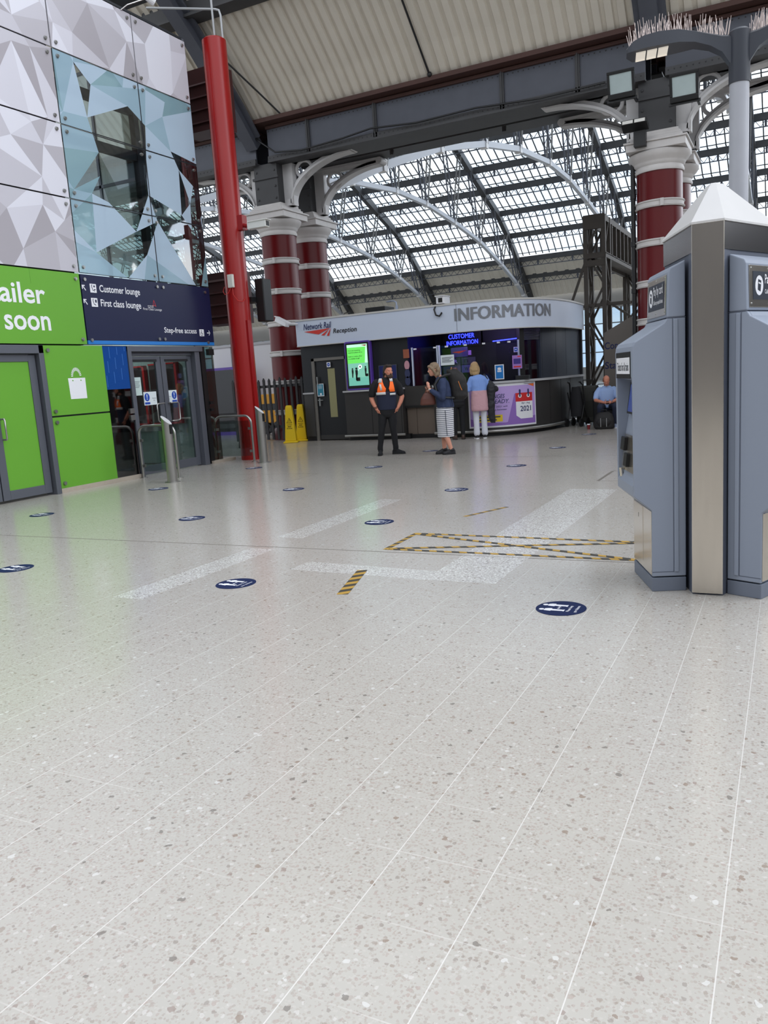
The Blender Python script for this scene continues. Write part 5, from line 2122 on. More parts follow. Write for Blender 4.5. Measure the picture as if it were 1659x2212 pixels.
stick_person(0.20, 0.31, 0.24, PB)
stick_person(0.31, 0.24, 0.32, PB, True)
stick_person(0.57, 0.34, 0.24, PB, True)
k = MB()
plate(k, disc(0.42, 0.57, 0.05, 18), M, 0.001, 0.139)
plate(k, [(0.35, 0.47), (0.36, 0.475), (0.41, 0.54), (0.39, 0.54)], M, 0.001, 0.139)
k.cur = 1
plate(k, disc(0.42, 0.57, 0.02, 14, 0.026), M, 0.001, 0.140)
k.build('speech_bubble', [mat('pic_white', (240, 250, 245), 0.4, emit=E * 0.6), PB], pic)
k = MB()
plate(k, [(0.47, 1.10), (0.63, 1.10), (0.60, 1.065)], M, 0.001, 0.139)
k.build('arrow_emblem', M_ARROWRED, pic)

# purple timetable poster bent round the counter
M_POSTER = mat('lilac_poster', (186, 158, 218), 0.45)
M_POSTERD = mat('purple_poster', (142, 104, 184), 0.45)
s0 = CP.s_of_x(-6.72)
s1 = CP.s_of_x(-5.38)
L = s1 - s0
BPX, BPY = BX, BY
po = thing('timetable_poster', 'large lilac poster with a red topped 2021 calendar on the curved counter', 'poster', (BX, BY, 0))
def ps(poly, name, m, lift, parent=None, sub=10):
    """shape drawn on the poster: (0..1 across, height), cut into strips so that it bends with the counter"""
    k = MB()
    for i in range(40):
        a, b = i / 40, (i + 1) / 40
        q = clip_rect(poly, a, -9, b, 9)
        if q:
            vs = []
            for x, z in q:
                p, nn = CP.at(s0 + x * L)
                vs.append((p.x + nn.x * lift - BX, p.y + nn.y * lift - BY, z))
            k.add(vs, [tuple(range(len(q)))])
    return k.build(name, m, parent or po, smooth=30)
k = MB()
CP.strip(k, s0, s1, 0.20, 1.20, 0.002, 0.006)
k.build('poster_sheet', M_WHITE, po)
ps([(0.02, 0.24), (0.985, 0.24), (0.985, 1.14), (0.02, 1.14)], 'lilac_field', M_POSTER, 0.0075)
ps([(0.02, 0.24), (0.985, 0.24), (0.985, 0.42), (0.5, 0.30), (0.2, 0.32), (0.02, 0.42)], 'purple_shade', M_POSTERD, 0.008)
ps([(0.52, 0.24), (0.86, 0.24), (0.94, 0.48), (0.66, 0.95), (0.64, 0.95)], 'purple_shade', M_POSTERD, 0.0082)
ps([(0.66, 0.44), (0.73, 0.36), (0.935, 0.36), (0.935, 0.76), (0.66, 0.76)], 'calendar_page', M_WHITE, 0.009)
ps([(0.655, 0.76), (0.935, 0.76), (0.935, 0.96), (0.655, 0.96)], 'calendar_header', mat('calendar_red', (200, 36, 40), 0.45), 0.009)
for cx in (0.725, 0.865):
    ps([(cx + 0.028 * math.cos(a * PI / 8), 0.89 + 0.045 * math.sin(a * PI / 8)) for a in range(16)], 'ring_hole', M_WHITE, 0.0095)
    ps([(cx - 0.012, 0.87), (cx + 0.012, 0.87), (cx + 0.014, 1.03), (cx, 1.05), (cx - 0.014, 1.03)], 'binder_ring', M_BLUEINK, 0.010)
def ptext(body, x0, x1, z0, z1, m, bold=0.01, shear=0.0):
    fascia_text(body, s0 + x0 * L, s0 + x1 * L, z0, z1, m, 'lettering', bold, shear, CP, 0.0105, po)
ptext('CHANGES', 0.21, 0.50, 0.87, 0.965, M_BLUEINK, 0.008, 0.2)
ptext('BE READY.', 0.21, 0.56, 0.75, 0.845, M_BLUEINK, 0.008, 0.2)
ptext('Apr - Aug', 0.745, 0.885, 0.69, 0.745, M_BLUEINK)
ptext('2021', 0.725, 0.905, 0.53, 0.655, M_BLUEINK, 0.016)
ptext('summer 2021 will', 0.22, 0.53, 0.66, 0.70, M_BLUEINK, 0.0)
ptext('timetables between', 0.22, 0.52, 0.59, 0.63, M_BLUEINK, 0.0)
ps([(0.08, 0.33), (0.46, 0.33), (0.46, 0.49), (0.08, 0.49)], 'yellow_panel', mat('poster_yellow', (226, 196, 40), 0.45), 0.009)
for i, z in enumerate((0.43, 0.36)):
    ps([(0.10, z), (0.43 - 0.05 * i, z), (0.43 - 0.05 * i, z + 0.03), (0.10, z + 0.03)], 'print_line', M_INK, 0.010)
ps([(0.86, 1.15), (0.975, 1.165), (0.965, 1.09)], 'orange_emblem', mat('emblem_orange', (226, 110, 40), 0.5), 0.009)
ptext('Network Rail', 0.80, 0.97, 1.155, 1.185, M_BLUEINK, 0.0)

# security cameras, speaker and roof lamp on the booth
def camera_box(x, y, z, label, kind):
    t = thing('security_camera', label, 'camera', (x, y, z))
    if kind == 0:
        k = MB()
        k.box((-0.10, -0.18, 0.0), (0.10, 0.20, 0.17))
        k.box((-0.12, -0.22, 0.165), (0.12, 0.2, 0.185))
        k.build('housing', M_WHITE, t, bevel=0.012)
        k = MB()
        k.box((-0.04, -0.19, 0.03), (0.06, -0.18, 0.13))
        k.build('lens', M_BLACK, t)
        k = MB()
        k.box((-0.03, -0.04, -0.14), (0.03, 0.06, 0.0))
        k.build('bracket', M_WHITE, t)
        k = MB()
        k.tube([(-0.05, 0.1, 0.02), (-0.13, -0.10, 0.0), (-0.16, -0.18, -0.12), (-0.12, -0.18, -0.25), (-0.03, -0.18, -0.28), (0.03, -0.17, -0.2)], 0.02, 8)
        k.build('cable', M_CABLE, t, smooth=60)
    else:
        k = MB()
        k.M = Matrix.Rotation(math.radians(24), 4, 'Y') @ Matrix.Rotation(math.radians(-15), 4, 'Z')
        k.box((-0.32, -0.07, -0.06), (0.12, 0.07, 0.06))
        k.box((-0.36, -0.09, 0.05), (0.12, 0.09, 0.075))
        k.build('housing', M_WHITE, t, bevel=0.012)
        k = MB()
        k.tube([(0.05, 0.0, -0.04), (0.16, 0.02, -0.03), (0.3, 0.14, -0.04)], 0.022, 8)
        k.build('bracket', M_WHITE, t, smooth=60)
    return t
camera_box(-7.32, 17.95, 3.13, 'boxy white security camera with dangling black cable standing on the fascia', 0)
camera_box(-11.62, 17.7, 3.06, 'white tubular security camera on the fascia corner beside the maroon columns', 1)
k = MB()
k.box((-9.5, 18.15, 3.02), (-8.95, 18.7, 3.26))
o = tag(k.build('loudspeaker', M_BLACK, bevel=0.015), 'black loudspeaker box lying on the booth roof', 'loudspeaker')
k = MB()
k.cyl((-8.55, 18.0, 3.0), (-8.55, 18.0, 3.22), 0.035, n=12)
k.tube([(-8.55, 18.0, 3.2), (-8.56, 18.0, 3.30), (-8.62, 18.0, 3.335), (-8.72, 18.0, 3.34)], 0.02, 8)
k.ell((-8.75, 18.0, 3.335), (0.09, 0.05, 0.02), 12)
tag(k.build('roof_lamp', mat('pale_grey_metal', (150, 160, 180), 0.4, 0.3), smooth=50), 'small hooked grey lamp standing on the booth roof', 'lamp')

# ------------------------------------------------------------------ people
def fuse(mb, name, m, parent, voxel=0.010, it=4, factor=0.5, wave=0.0, wsize=0.05):
    """join the overlapping volumes in mb into one continuous surface"""
    o = mb.build(name, m, None)
    r = o.modifiers.new('fuse', 'REMESH')
    r.mode = 'VOXEL'
    r.voxel_size = voxel
    if it:
        s = o.modifiers.new('relax', 'SMOOTH')
        s.iterations = it
        s.factor = factor
    if wave:
        tx = bpy.data.textures.get('cloth_waves_%g' % wsize) or bpy.data.textures.new('cloth_waves_%g' % wsize, 'CLOUDS')
        tx.noise_scale = wsize
        d_ = o.modifiers.new('waves', 'DISPLACE')
        d_.texture = tx
        d_.strength = wave
        d_.mid_level = 0.5
    dg = bpy.context.evaluated_depsgraph_get()
    dg.update()
    me = bpy.data.meshes.new_from_object(o.evaluated_get(dg))
    o.modifiers.clear()
    old = o.data
    o.data = me
    me.name = name
    bpy.data.meshes.remove(old)
    if not me.materials:
        me.materials.append(m)
    me.polygons.foreach_set('use_smooth', [True] * len(me.polygons))
    o.parent = parent
    return o

def limb(mb, pts, rs, n=14):
    pts = [Vector(p) for p in pts]
    for i in range(len(pts) - 1):
        a, b = pts[i], pts[i + 1]
        k = 4
        mb.tube([a + (b - a) * j / k for j in range(k + 1)], [rs[i] + (rs[i + 1] - rs[i]) * j / k for j in range(k + 1)], n)
    for p, r in zip(pts, rs):
        mb.ell(p, (r, r, r), n)

def rings(mb, rr, n=24, e=0.85):
    out = []
    for z, cx, cy, rx, ry in rr:
        pts = []
        for j in range(n):
            a = 2 * PI * j / n
            c, s = math.cos(a), math.sin(a)
            pts.append(Vector((cx + rx * math.copysign(abs(c) ** e, c), cy + ry * math.copysign(abs(s) ** e, s), z)))
        out.append(pts)
    mb.loft(out)

def head_frame(c, yaw=0.0, pitch=0.0, roll=0.0):
    return Matrix.Translation(c) @ Matrix.Rotation(yaw, 4, 'Z') @ Matrix.Rotation(pitch, 4, 'X') @ Matrix.Rotation(roll, 4, 'Y')

def add_head(mb, H, s=1.0, jaw=1.0):
    """face towards -y of H, centre between the ears"""
    old = mb.M
    mb.M = H @ Matrix.Scale(s, 4)
    mb.ell((0, 0.012, 0.035), (0.075, 0.094, 0.092), 20)
    mb.ell((0, -0.022, -0.03), (0.062 * jaw, 0.066, 0.082), 20)
    mb.ell((0, -0.048, -0.083), (0.036 * jaw, 0.034, 0.03), 14)
    mb.ell((0, -0.072, 0.032), (0.052, 0.018, 0.016), 14)
    mb.tube([(0, -0.083, 0.02), (0, -0.098, -0.008), (0, -0.107, -0.022)], [0.008, 0.010, 0.012], 10)
    mb.ell((0, -0.098, -0.024), (0.017, 0.013, 0.010), 10)
    mb.ell((0, -0.083, -0.052), (0.024, 0.010, 0.007), 12)
    mb.ell((0, -0.081, -0.062), (0.021, 0.010, 0.007), 12)
    for sx in (-1, 1):
        mb.ell((sx * 0.042, -0.062, -0.012), (0.022, 0.018, 0.02), 12)
        mb.ell((sx * 0.076, 0.012, -0.005), (0.010, 0.020, 0.032), 12)
    mb.M = old

def add_eyes(H, parent, s=1.0, lid=0.8):
    for sx in (-1, 1):
        k = MB()
        k.M = H @ Matrix.Scale(s, 4)
        k.ell((sx * 0.031, -0.077, 0.010), (0.013, 0.0085, 0.007 * lid), 12)
        e = k.build('eye', mat('eye_white', (214, 206, 200), 0.3), parent, smooth=60)
        k = MB()
        k.M = H @ Matrix.Scale(s, 4)
        k.ell((sx * 0.031, -0.083, 0.010), (0.0062, 0.0045, 0.0068 * lid), 10)
        k.build('iris', mat('eye_dark', (40, 34, 30), 0.3), e, smooth=60)

def add_hand(mb, wrist, d, palm_n, thumb_side, curl=0.5, s=1.0):
    """hand growing from wrist along d; palm_n points out of the palm; thumb_side is a unit vector"""
    d, n = Vector(d).normalized(), Vector(palm_n).normalized()
    t = Vector(thumb_side).normalized()
    w = Vector(wrist)
    mb.tube([w, w + d * 0.03 * s, w + d * 0.07 * s, w + d * 0.09 * s], [0.024 * s, 0.030 * s, 0.036 * s, 0.034 * s], 12, flat=0.55)
    mb.ell(w + d * 0.055 * s, (0.034 * s, 0.034 * s, 0.034 * s), 10)
    for i, (off, ln) in enumerate(((0.030, 0.072), (0.010, 0.080), (-0.011, 0.075), (-0.030, 0.060))):
        p = w + d * 0.085 * s + t * off * s
        pts_ = [p]
        dd = d.copy()
        for j, f in enumerate((0.42, 0.32, 0.26)):
            p = p + dd * ln * f * s
            pts_.append(p)
            dd = (dd + n * curl * (0.9 if j == 0 else 1.3)).normalized()
        mb.tube(pts_, [0.0095 * s, 0.009 * s, 0.0085 * s, 0.007 * s], 8)
        mb.ell(pts_[-1], (0.007 * s,) * 3, 8)
    p0 = w + d * 0.025 * s + t * 0.022 * s
    p1 = p0 + (d * 0.5 + t * 0.75 + n * 0.25).normalized() * 0.04 * s
    p2 = p1 + (d * 0.85 + t * 0.3 + n * 0.35).normalized() * 0.032 * s
    mb.tube([p0, p1, p2], [0.014 * s, 0.011 * s, 0.008 * s], 8)
    mb.ell(p2, (0.008 * s,) * 3, 8)

def shoe(parent, name, ankle, toe_dir, m, ln=0.27, high=0.0, sole=None, w=0.045, swoosh=None):
    """a shoe with its sole; ankle = (x, y) of the ankle on the ground, toe_dir unit xy"""
    d = Vector((toe_dir[0], toe_dir[1], 0)).normalized()
    s = Vector((-d.y, d.x, 0))
    a = Vector((ankle[0], ankle[1], 0))
    k = MB()
    M = Matrix(((s.x, d.x, 0, a.x), (s.y, d.y, 0, a.y), (0, 0, 1, 0), (0, 0, 0, 1)))
    k.M = M
    rr = []
    for y, hw, h in ((-0.075, 0.55, 0.06), (-0.06, 0.8, 0.085), (-0.02, 0.86, 0.105), (0.03, 0.86, 0.10), (0.08, 0.92, 0.075), (0.13, 1.0, 0.055), (0.165, 0.85, 0.045), (0.185, 0.45, 0.03)):
        ring = []
        yy = y * ln / 0.27
        for j in range(14):
            an = PI * j / 13
            ring.append(Vector((w * hw * math.cos(an), yy, 0.012 + h * max(0.0, math.sin(an)) ** 0.75)))
        rr.append(ring)
    k.loft(rr)
    k.ell((0, -0.01, 0.085), (0.045, 0.05, 0.04), 14)
    if high:
        k.tube([(0, -0.01, 0.07), (0, -0.008, 0.07 + high)], [0.05, 0.052], 16)
    o = fuse(k, name, m, parent, 0.007, 3)
    k = MB()
    k.M = M
    out = [(w * hw * 1.04 * sg, y * ln / 0.27) for sg, seq in ((1, ((-0.06, 0.8), (0.03, 0.86), (0.13, 1.0), (0.17, 0.8))), (-1, ((0.17, 0.8), (0.13, 1.0), (0.03, 0.86), (-0.06, 0.8)))) for y, hw in seq]
    out = [(0.6 * w, -0.077 * ln / 0.27)] + out[:4] + [(0.3 * w, 0.19 * ln / 0.27), (-0.3 * w, 0.19 * ln / 0.27)] + out[4:] + [(-0.6 * w, -0.077 * ln / 0.27)]
    k.prism(out, 0.0, 0.022)
    k.build('sole', sole or M_BLACK, o)
    return o

SKIN = mat('skin_fair', (214, 154, 132), 0.5, spec=0.35)
SKINR = mat('skin_ruddy', (206, 136, 112), 0.5, spec=0.35)
CLOTHBLK = mat('black_cloth', (22, 22, 26), 0.85, bump=0.15, nscale=40)
NAVYCLOTH = mat('navy_cloth', (32, 38, 60), 0.85, bump=0.15, nscale=40)
HAIRBRN = mat('dark_brown_hair', (46, 34, 28), 0.6, bump=0.4, nscale=60, aniso=(4, 4, 0.6))
BEARD = mat('brown_beard', (64, 44, 34), 0.7, bump=0.5, nscale=70)

# ---- bearded station worker in an orange and navy vest
R27 = math.radians(27)
P = thing('person', 'bearded person in black with an orange and navy safety vest, hands in pockets', 'person', (-7.09, 14.2, 0), R27)
H = head_frame((0.065, -0.03, 1.625), math.radians(32), math.radians(2))
k = MB()
add_head(k, H, 1.02, 1.05)
limb(k, [(0.03, 0.015, 1.46), (0.055, -0.01, 1.57)], [0.062, 0.058])
rings(k, [(0.86, 0, 0, 0.15, 0.10), (1.0, 0, 0, 0.15, 0.10), (1.2, 0, 0, 0.17, 0.11), (1.36, 0.01, 0, 0.17, 0.10), (1.44, 0.015, 0.005, 0.11, 0.07), (1.49, 0.02, 0.005, 0.06, 0.055)])
for s_, el, wr in ((-1, (-0.295, 0.04, 1.12), (-0.205, -0.065, 0.91)), (1, (0.31, 0.04, 1.13), (0.215, -0.065, 0.92))):
    limb(k, [(s_ * 0.18, 0.01, 1.41), (s_ * 0.245, 0.02, 1.28), el], [0.052, 0.055, 0.046])
    limb(k, [el, Vector(el) * 0.55 + Vector(wr) * 0.45 + Vector((s_ * 0.008, 0, 0)), wr], [0.046, 0.044, 0.031])
    add_hand(k, wr, (-s_ * 0.62, 0.12, -0.9), (-s_, 0.4, 0), (0, -1, 0.1), 0.2, 0.95)
for s_, kn, an in ((-1, (-0.125, -0.03, 0.49), (-0.185, -0.01, 0.10)), (1, (0.085, -0.04, 0.49), (0.12, 0.0, 0.10))):
    limb(k, [(s_ * 0.09, 0, 0.86), kn, an], [0.07, 0.04, 0.03])
body = fuse(k, 'body', SKINR, P, 0.008, 3)
add_eyes(H, P, 1.02)
# hair, beard
k = MB()
k.M = H @ Matrix.Scale(1.02, 4)
k.ell((0, 0.028, 0.052), (0.083, 0.094, 0.090), 18)
k.ell((0, 0.075, -0.02), (0.075, 0.05, 0.09), 16)
k.ell((0.0, -0.035, 0.105), (0.066, 0.055, 0.034), 14)
for sx in (-1, 1):
    k.ell((sx * 0.078, 0.03, 0.0), (0.016, 0.035, 0.06), 12)
k.tube([(0, 0.09, -0.03), (-0.03, 0.09, -0.12), (-0.05, 0.075, -0.19)], [0.05, 0.04, 0.015], 10)
fuse(k, 'hair', HAIRBRN, P, 0.008, 3)
k = MB()
k.M = H @ Matrix.Scale(1.02, 4)
k.ell((0, -0.057, -0.088), (0.054, 0.045, 0.045), 16)
k.ell((0, -0.066, -0.135), (0.042, 0.034, 0.055), 14)
k.ell((0, -0.095, -0.044), (0.030, 0.009, 0.008), 12)
for sx in (-1, 1):
    k.tube([(sx * 0.070, -0.005, -0.03), (sx * 0.062, -0.035, -0.07), (sx * 0.035, -0.07, -0.10)], [0.011, 0.018, 0.026], 10)
    k.ell((sx * 0.034, -0.088, 0.033), (0.018, 0.006, 0.004), 10)
fuse(k, 'beard', BEARD, P, 0.007, 2)
# polo shirt with short sleeves
k = MB()
rings(k, [(0.98, 0, 0, 0.178, 0.125), (1.08, 0, 0, 0.182, 0.128), (1.22, 0, 0, 0.198, 0.132), (1.36, 0.005, 0.0, 0.205, 0.125), (1.43, 0.01, 0.0, 0.175, 0.11), (1.475, 0.015, 0.005, 0.115, 0.09), (1.52, 0.03, 0.0, 0.072, 0.07)])
for s_ in (-1, 1):
    limb(k, [(s_ * 0.18, 0.01, 1.42), (s_ * 0.245, 0.02, 1.33), (s_ * 0.282, 0.032, 1.2)], [0.075, 0.078, 0.072])
fuse(k, 'polo_shirt', CLOTHBLK, P, 0.010, 3)
# vest: navy below, orange yoke with pale bands
def vest_panel(zlist, x0, x1, m, name, off=0.0, lift=0.014, par=None):
    """strip on the chest between height-dependent x limits"""
    k = MB()
    vs, fs = [], []
    n = 10
    for z, a, b in zlist:
        for j in range(n + 1):
            x = a + (b - a) * j / n
            rx = 0.20
            ry = 0.132 + lift - max(0, z - 1.36) * 0.35
            y = -ry * max(0.0, 1 - (abs(x - 0.005) / (rx + 0.02)) ** 2.4) ** 0.5
            vs.append((x, y, z))
    for i in range(len(zlist) - 1):
        for j in range(n):
            a = i * (n + 1) + j
            fs.append((a, a + 1, a + n + 2, a + n + 1))
    k.add(vs, fs)
    o = k.build(name, m, par or P, smooth=60)
    sd = o.modifiers.new('thickness', 'SOLIDIFY')
    sd.thickness = 0.012
    sd.offset = 1
    return o
k = MB()
rings(k, [(0.885, 0, 0, 0.185, 0.135), (0.95, 0, 0, 0.19, 0.138), (1.08, 0, 0, 0.195, 0.14), (1.20, 0, 0, 0.207, 0.145), (1.24, 0, 0, 0.205, 0.143)])
vest = fuse(k, 'safety_vest', NAVYCLOTH, P, 0.010, 3)
ORANGE = mat('hi_vis_orange', (255, 112, 40), 0.6, emit=0.12)
REFLECT = mat('reflective_band', (214, 214, 214), 0.4)
vest_panel([(1.235, -0.17, -0.015), (1.30, -0.16, 0.0), (1.36, -0.14, -0.035), (1.44, -0.12, -0.06), (1.485, -0.105, -0.06)], 0, 0, ORANGE, 'orange_yoke', par=vest)
vest_panel([(1.235, 0.075, 0.165), (1.30, 0.055, 0.16), (1.36, 0.075, 0.15), (1.44, 0.085, 0.135), (1.485, 0.08, 0.125)], 0, 0, ORANGE, 'orange_yoke', par=vest)
vest_panel([(1.185, -0.19, -0.01), (1.235, -0.19, -0.01)], 0, 0, REFLECT, 'reflective_band', lift=0.02, par=vest)
vest_panel([(1.17, 0.07, 0.175), (1.21, 0.07, 0.175)], 0, 0, REFLECT, 'reflective_band', lift=0.02, par=vest)
vest_panel([(1.27, -0.11, -0.075), (1.33, -0.115, -0.08), (1.39, -0.125, -0.09)], 0, 0, REFLECT, 'reflective_band', lift=0.027, par=vest)
vest_panel([(1.42, -0.145, -0.075), (1.475, -0.13, -0.07), (1.50, -0.12, -0.07)], 0, 0, REFLECT, 'reflective_band', lift=0.024, par=vest)
vest_panel([(1.43, 0.085, 0.14), (1.49, 0.075, 0.13)], 0, 0, REFLECT, 'reflective_band', lift=0.024, par=vest)
k = MB()
rings(k, [(0.74, 0, 0, 0.12, 0.1), (0.80, 0, 0, 0.172, 0.122), (0.9, 0, 0, 0.178, 0.126), (0.99, 0, 0, 0.168, 0.12)])
for s_, kn, an in ((-1, (-0.135, -0.03, 0.50), (-0.19, -0.01, 0.13)), (1, (0.095, -0.04, 0.50), (0.125, 0.0, 0.13))):
    limb(k, [(s_ * 0.09, 0, 0.84), ((s_ * 0.09 + kn[0]) / 2, -0.02, 0.67), kn, ((kn[0] + an[0]) / 2, -0.02, 0.31), an], [0.098, 0.088, 0.068, 0.06, 0.055])
fuse(k, 'trousers', CLOTHBLK, P, 0.010, 3, wave=0.012, wsize=0.08)
shoe(P, 'boot', (-0.185, -0.02), (-0.12, -1), CLOTHBLK, 0.27, 0.11)
shoe(P, 'boot', (0.125, 0.0), (0.95, -0.25), CLOTHBLK, 0.27, 0.09)
k = MB()
w_ = Vector((-0.212, -0.062, 0.91))
for dz in (0.02, 0.045):
    k.tube([(w_.x - 0.012 + 0.034 * math.cos(2 * PI * i / 14), w_.y + 0.034 * math.sin(2 * PI * i / 14), w_.z + dz + 0.01 * math.cos(2 * PI * i / 14)) for i in range(14)], 0.005, 6, closed=True)
k.build('wrist_band', M_BLACK, P)

# ---- woman in a denim jacket, seen from her side
RW = math.radians(-63.2)
P = thing('person', 'woman in a denim jacket and striped skirt raising a hand to her chin', 'person', (-5.82, 14.08, 0), RW)
H = head_frame((0.0, -0.175, 1.595), 0.0, math.radians(6))
k = MB()
add_head(k, H, 0.98, 0.95)
limb(k, [(0, -0.06, 1.44), (0, -0.13, 1.53)], [0.055, 0.050])
rings(k, [(0.82, 0, 0.0, 0.15, 0.12), (1.0, 0, -0.01, 0.14, 0.12), (1.2, 0, -0.02, 0.155, 0.12), (1.34, 0, -0.03, 0.15, 0.09), (1.41, 0, -0.045, 0.09, 0.06)])
limb(k, [(0.155, -0.03, 1.35), (0.215, -0.05, 1.1)], [0.042, 0.042])
limb(k, [(0.215, -0.06, 1.1), (0.12, -0.27, 1.24)], [0.042, 0.028])
add_hand(k, (0.12, -0.27, 1.24), (-0.25, -0.22, 0.9), (-0.5, 0.8, 0.3), (-0.4, -0.6, 0.2), 0.5, 0.95)
limb(k, [(-0.155, -0.03, 1.35), (-0.20, -0.05, 1.12)], [0.042, 0.042])
limb(k, [(-0.20, -0.06, 1.12), (-0.09, -0.27, 1.17)], [0.042, 0.028])
add_hand(k, (-0.09, -0.27, 1.17), (0.45, -0.45, 0.75), (0.6, 0.5, 0), (0.3, -0.6, 0.6), 0.6, 0.95)
for s_, kn, an in ((1, (0.09, -0.015, 0.48), (0.085, 0.085, 0.08)), (-1, (-0.09, -0.05, 0.48), (-0.085, -0.035, 0.08))):
    limb(k, [(s_ * 0.085, 0, 0.85), kn, (kn[0], kn[1] + 0.02, 0.34), an], [0.085, 0.055, 0.055, 0.036])
fuse(k, 'body', SKIN, P, 0.008, 3)
add_eyes(H, P, 0.98)
k = MB()
k.M = H @ Matrix.Scale(0.98, 4)
k.ell((0, 0.03, 0.055), (0.090, 0.098, 0.092), 18)
k.ell((0, 0.085, -0.01), (0.082, 0.055, 0.10), 16)
k.ell((0, 0.07, -0.09), (0.085, 0.05, 0.06), 16)
for sx in (-1, 1):
    k.tube([(sx * 0.05, -0.055, 0.075), (sx * 0.082, -0.015, 0.02), (sx * 0.088, 0.02, -0.05), (sx * 0.075, 0.035, -0.125)], [0.03, 0.026, 0.028, 0.018], 10)
k.ell((0.0, -0.075, 0.075), (0.05, 0.028, 0.026), 12)
fuse(k, 'hair', mat('grey_brown_hair', (136, 116, 94), 0.6, noise=0.4, nscale=30, bump=0.5, aniso=(5, 5, 0.6)), P, 0.007, 2, wave=0.02, wsize=0.06)
DENIM = mat('denim', (44, 56, 88), 0.8, noise=0.15, nscale=14, bump=0.2)
k = MB()
rings(k, [(0.885, 0, 0.02, 0.185, 0.165), (0.95, 0, 0.015, 0.185, 0.165), (1.08, 0, 0.0, 0.175, 0.155), (1.22, 0, -0.01, 0.185, 0.15), (1.35, 0, -0.02, 0.19, 0.13), (1.42, 0, -0.035, 0.14, 0.10), (1.465, 0, -0.05, 0.08, 0.075)])
for s_, el, wr in ((1, (0.225, -0.045, 1.075), (0.145, -0.235, 1.215)), (-1, (-0.21, -0.05, 1.1), (-0.12, -0.235, 1.155))):
    limb(k, [(s_ * 0.165, -0.02, 1.37), (s_ * 0.215, -0.03, 1.24), el, wr], [0.072, 0.068, 0.06, 0.045])
fuse(k, 'denim_jacket', DENIM, P, 0.010, 3, wave=0.018, wsize=0.08)
k = MB()
k.tube([(0.122 + 0.036 * math.cos(2 * PI * i / 14), -0.262 + 0.03 * math.sin(2 * PI * i / 14), 1.232 + 0.012 * math.cos(2 * PI * i / 14)) for i in range(14)], 0.010, 6, closed=True)
k.build('wrist_band', mat('pale_band', (206, 200, 190), 0.5), P)

def stripes(name, c1, c2, period, duty):
    m = bpy.data.materials.new(name)
    m.use_nodes = True
    nt = m.node_tree
    b = nt.nodes['Principled BSDF']
    b.inputs['Roughness'].default_value = 0.85
    tc = nt.nodes.new('ShaderNodeTexCoord')
    sp = nt.nodes.new('ShaderNodeSeparateXYZ')
    nt.links.new(tc.outputs['Object'], sp.inputs[0])
    dv = nt.nodes.new('ShaderNodeMath')
    dv.operation = 'DIVIDE'
    dv.inputs[1].default_value = period
    nt.links.new(sp.outputs[2], dv.inputs[0])
    fr = nt.nodes.new('ShaderNodeMath')
    fr.operation = 'FRACT'
    nt.links.new(dv.outputs[0], fr.inputs[0])
    lt = nt.nodes.new('ShaderNodeMath')
    lt.operation = 'LESS_THAN'
    lt.inputs[1].default_value = duty
    nt.links.new(fr.outputs[0], lt.inputs[0])
    mx = nt.nodes.new('ShaderNodeMix')
    mx.data_type = 'RGBA'
    mx.inputs[6].default_value = rgb(*c1)
    mx.inputs[7].default_value = rgb(*c2)
    nt.links.new(lt.outputs[0], mx.inputs[0])
    nt.links.new(mx.outputs[2], b.inputs['Base Color'])
    return m
k = MB()
rings(k, [(0.33, 0, 0.0, 0.145, 0.155), (0.36, 0, 0.0, 0.15, 0.158), (0.5, 0, 0.0, 0.155, 0.16), (0.7, 0, 0.0, 0.172, 0.165), (0.85, 0, 0.005, 0.175, 0.165), (0.95, 0, 0.01, 0.16, 0.15)], e=0.95)
sk = fuse(k, 'striped_skirt', stripes('striped_cotton', (222, 222, 226), (70, 72, 92), 0.036, 0.32), P, 0.010, 2)
k = MB()
k.tube([(0.176, 0.01, 0.36), (0.183, 0.0, 0.6), (0.192, -0.005, 0.84)], 0.006, 6)
k.build('side_seam', NAVYCLOTH, sk)
SHOEB = mat('black_trainer', (26, 26, 30), 0.6)
shoe(P, 'trainer', (0.085, 0.085), (0.05, -1), SHOEB, 0.25, 0.02)
shoe(P, 'trainer', (-0.085, -0.035), (-0.05, -1), SHOEB, 0.25, 0.02)

# her rucksack and handbag
pk = thing('rucksack', 'large black rucksack with orange zip pulls on the back of the denim jacket', 'rucksack', (-5.82, 14.08, 1.0), RW)
k = MB()
rings(k, [(0.02, 0.0, 0.28, 0.13, 0.12), (0.08, 0.0, 0.29, 0.16, 0.16), (0.25, 0.0, 0.28, 0.165, 0.17), (0.40, 0.0, 0.26, 0.16, 0.165), (0.50, 0.0, 0.22, 0.145, 0.15), (0.56, 0.0, 0.18, 0.12, 0.115), (0.59, 0.0, 0.16, 0.07, 0.07)])
k.ell((0, 0.40, 0.2), (0.11, 0.045, 0.15), 14)
fuse(k, 'pack_body', mat('rucksack_nylon', (30, 28, 28), 0.7, bump=0.3, nscale=20), pk, 0.010, 2, wave=0.025, wsize=0.16)
k = MB()
for s_ in (-1, 1):
    k.tube([(s_ * 0.11, 0.19, 0.50), (s_ * 0.13, 0.06, 0.485), (s_ * 0.135, -0.07, 0.44), (s_ * 0.15, -0.165, 0.32), (s_ * 0.185, -0.13, 0.17), (s_ * 0.205, 0.0, 0.08), (s_ * 0.15, 0.18, 0.06)], 0.022, 8, flat=0.35)
k.build('shoulder_strap', M_BLACK, pk, smooth=60)
k = MB()
k.tube([(0.164, 0.27, 0.36), (0.166, 0.30, 0.26), (0.155, 0.33, 0.19)], 0.006, 6)
k.build('orange_zip', mat('zip_orange', (232, 138, 60), 0.5), pk, smooth=60)
k = MB()
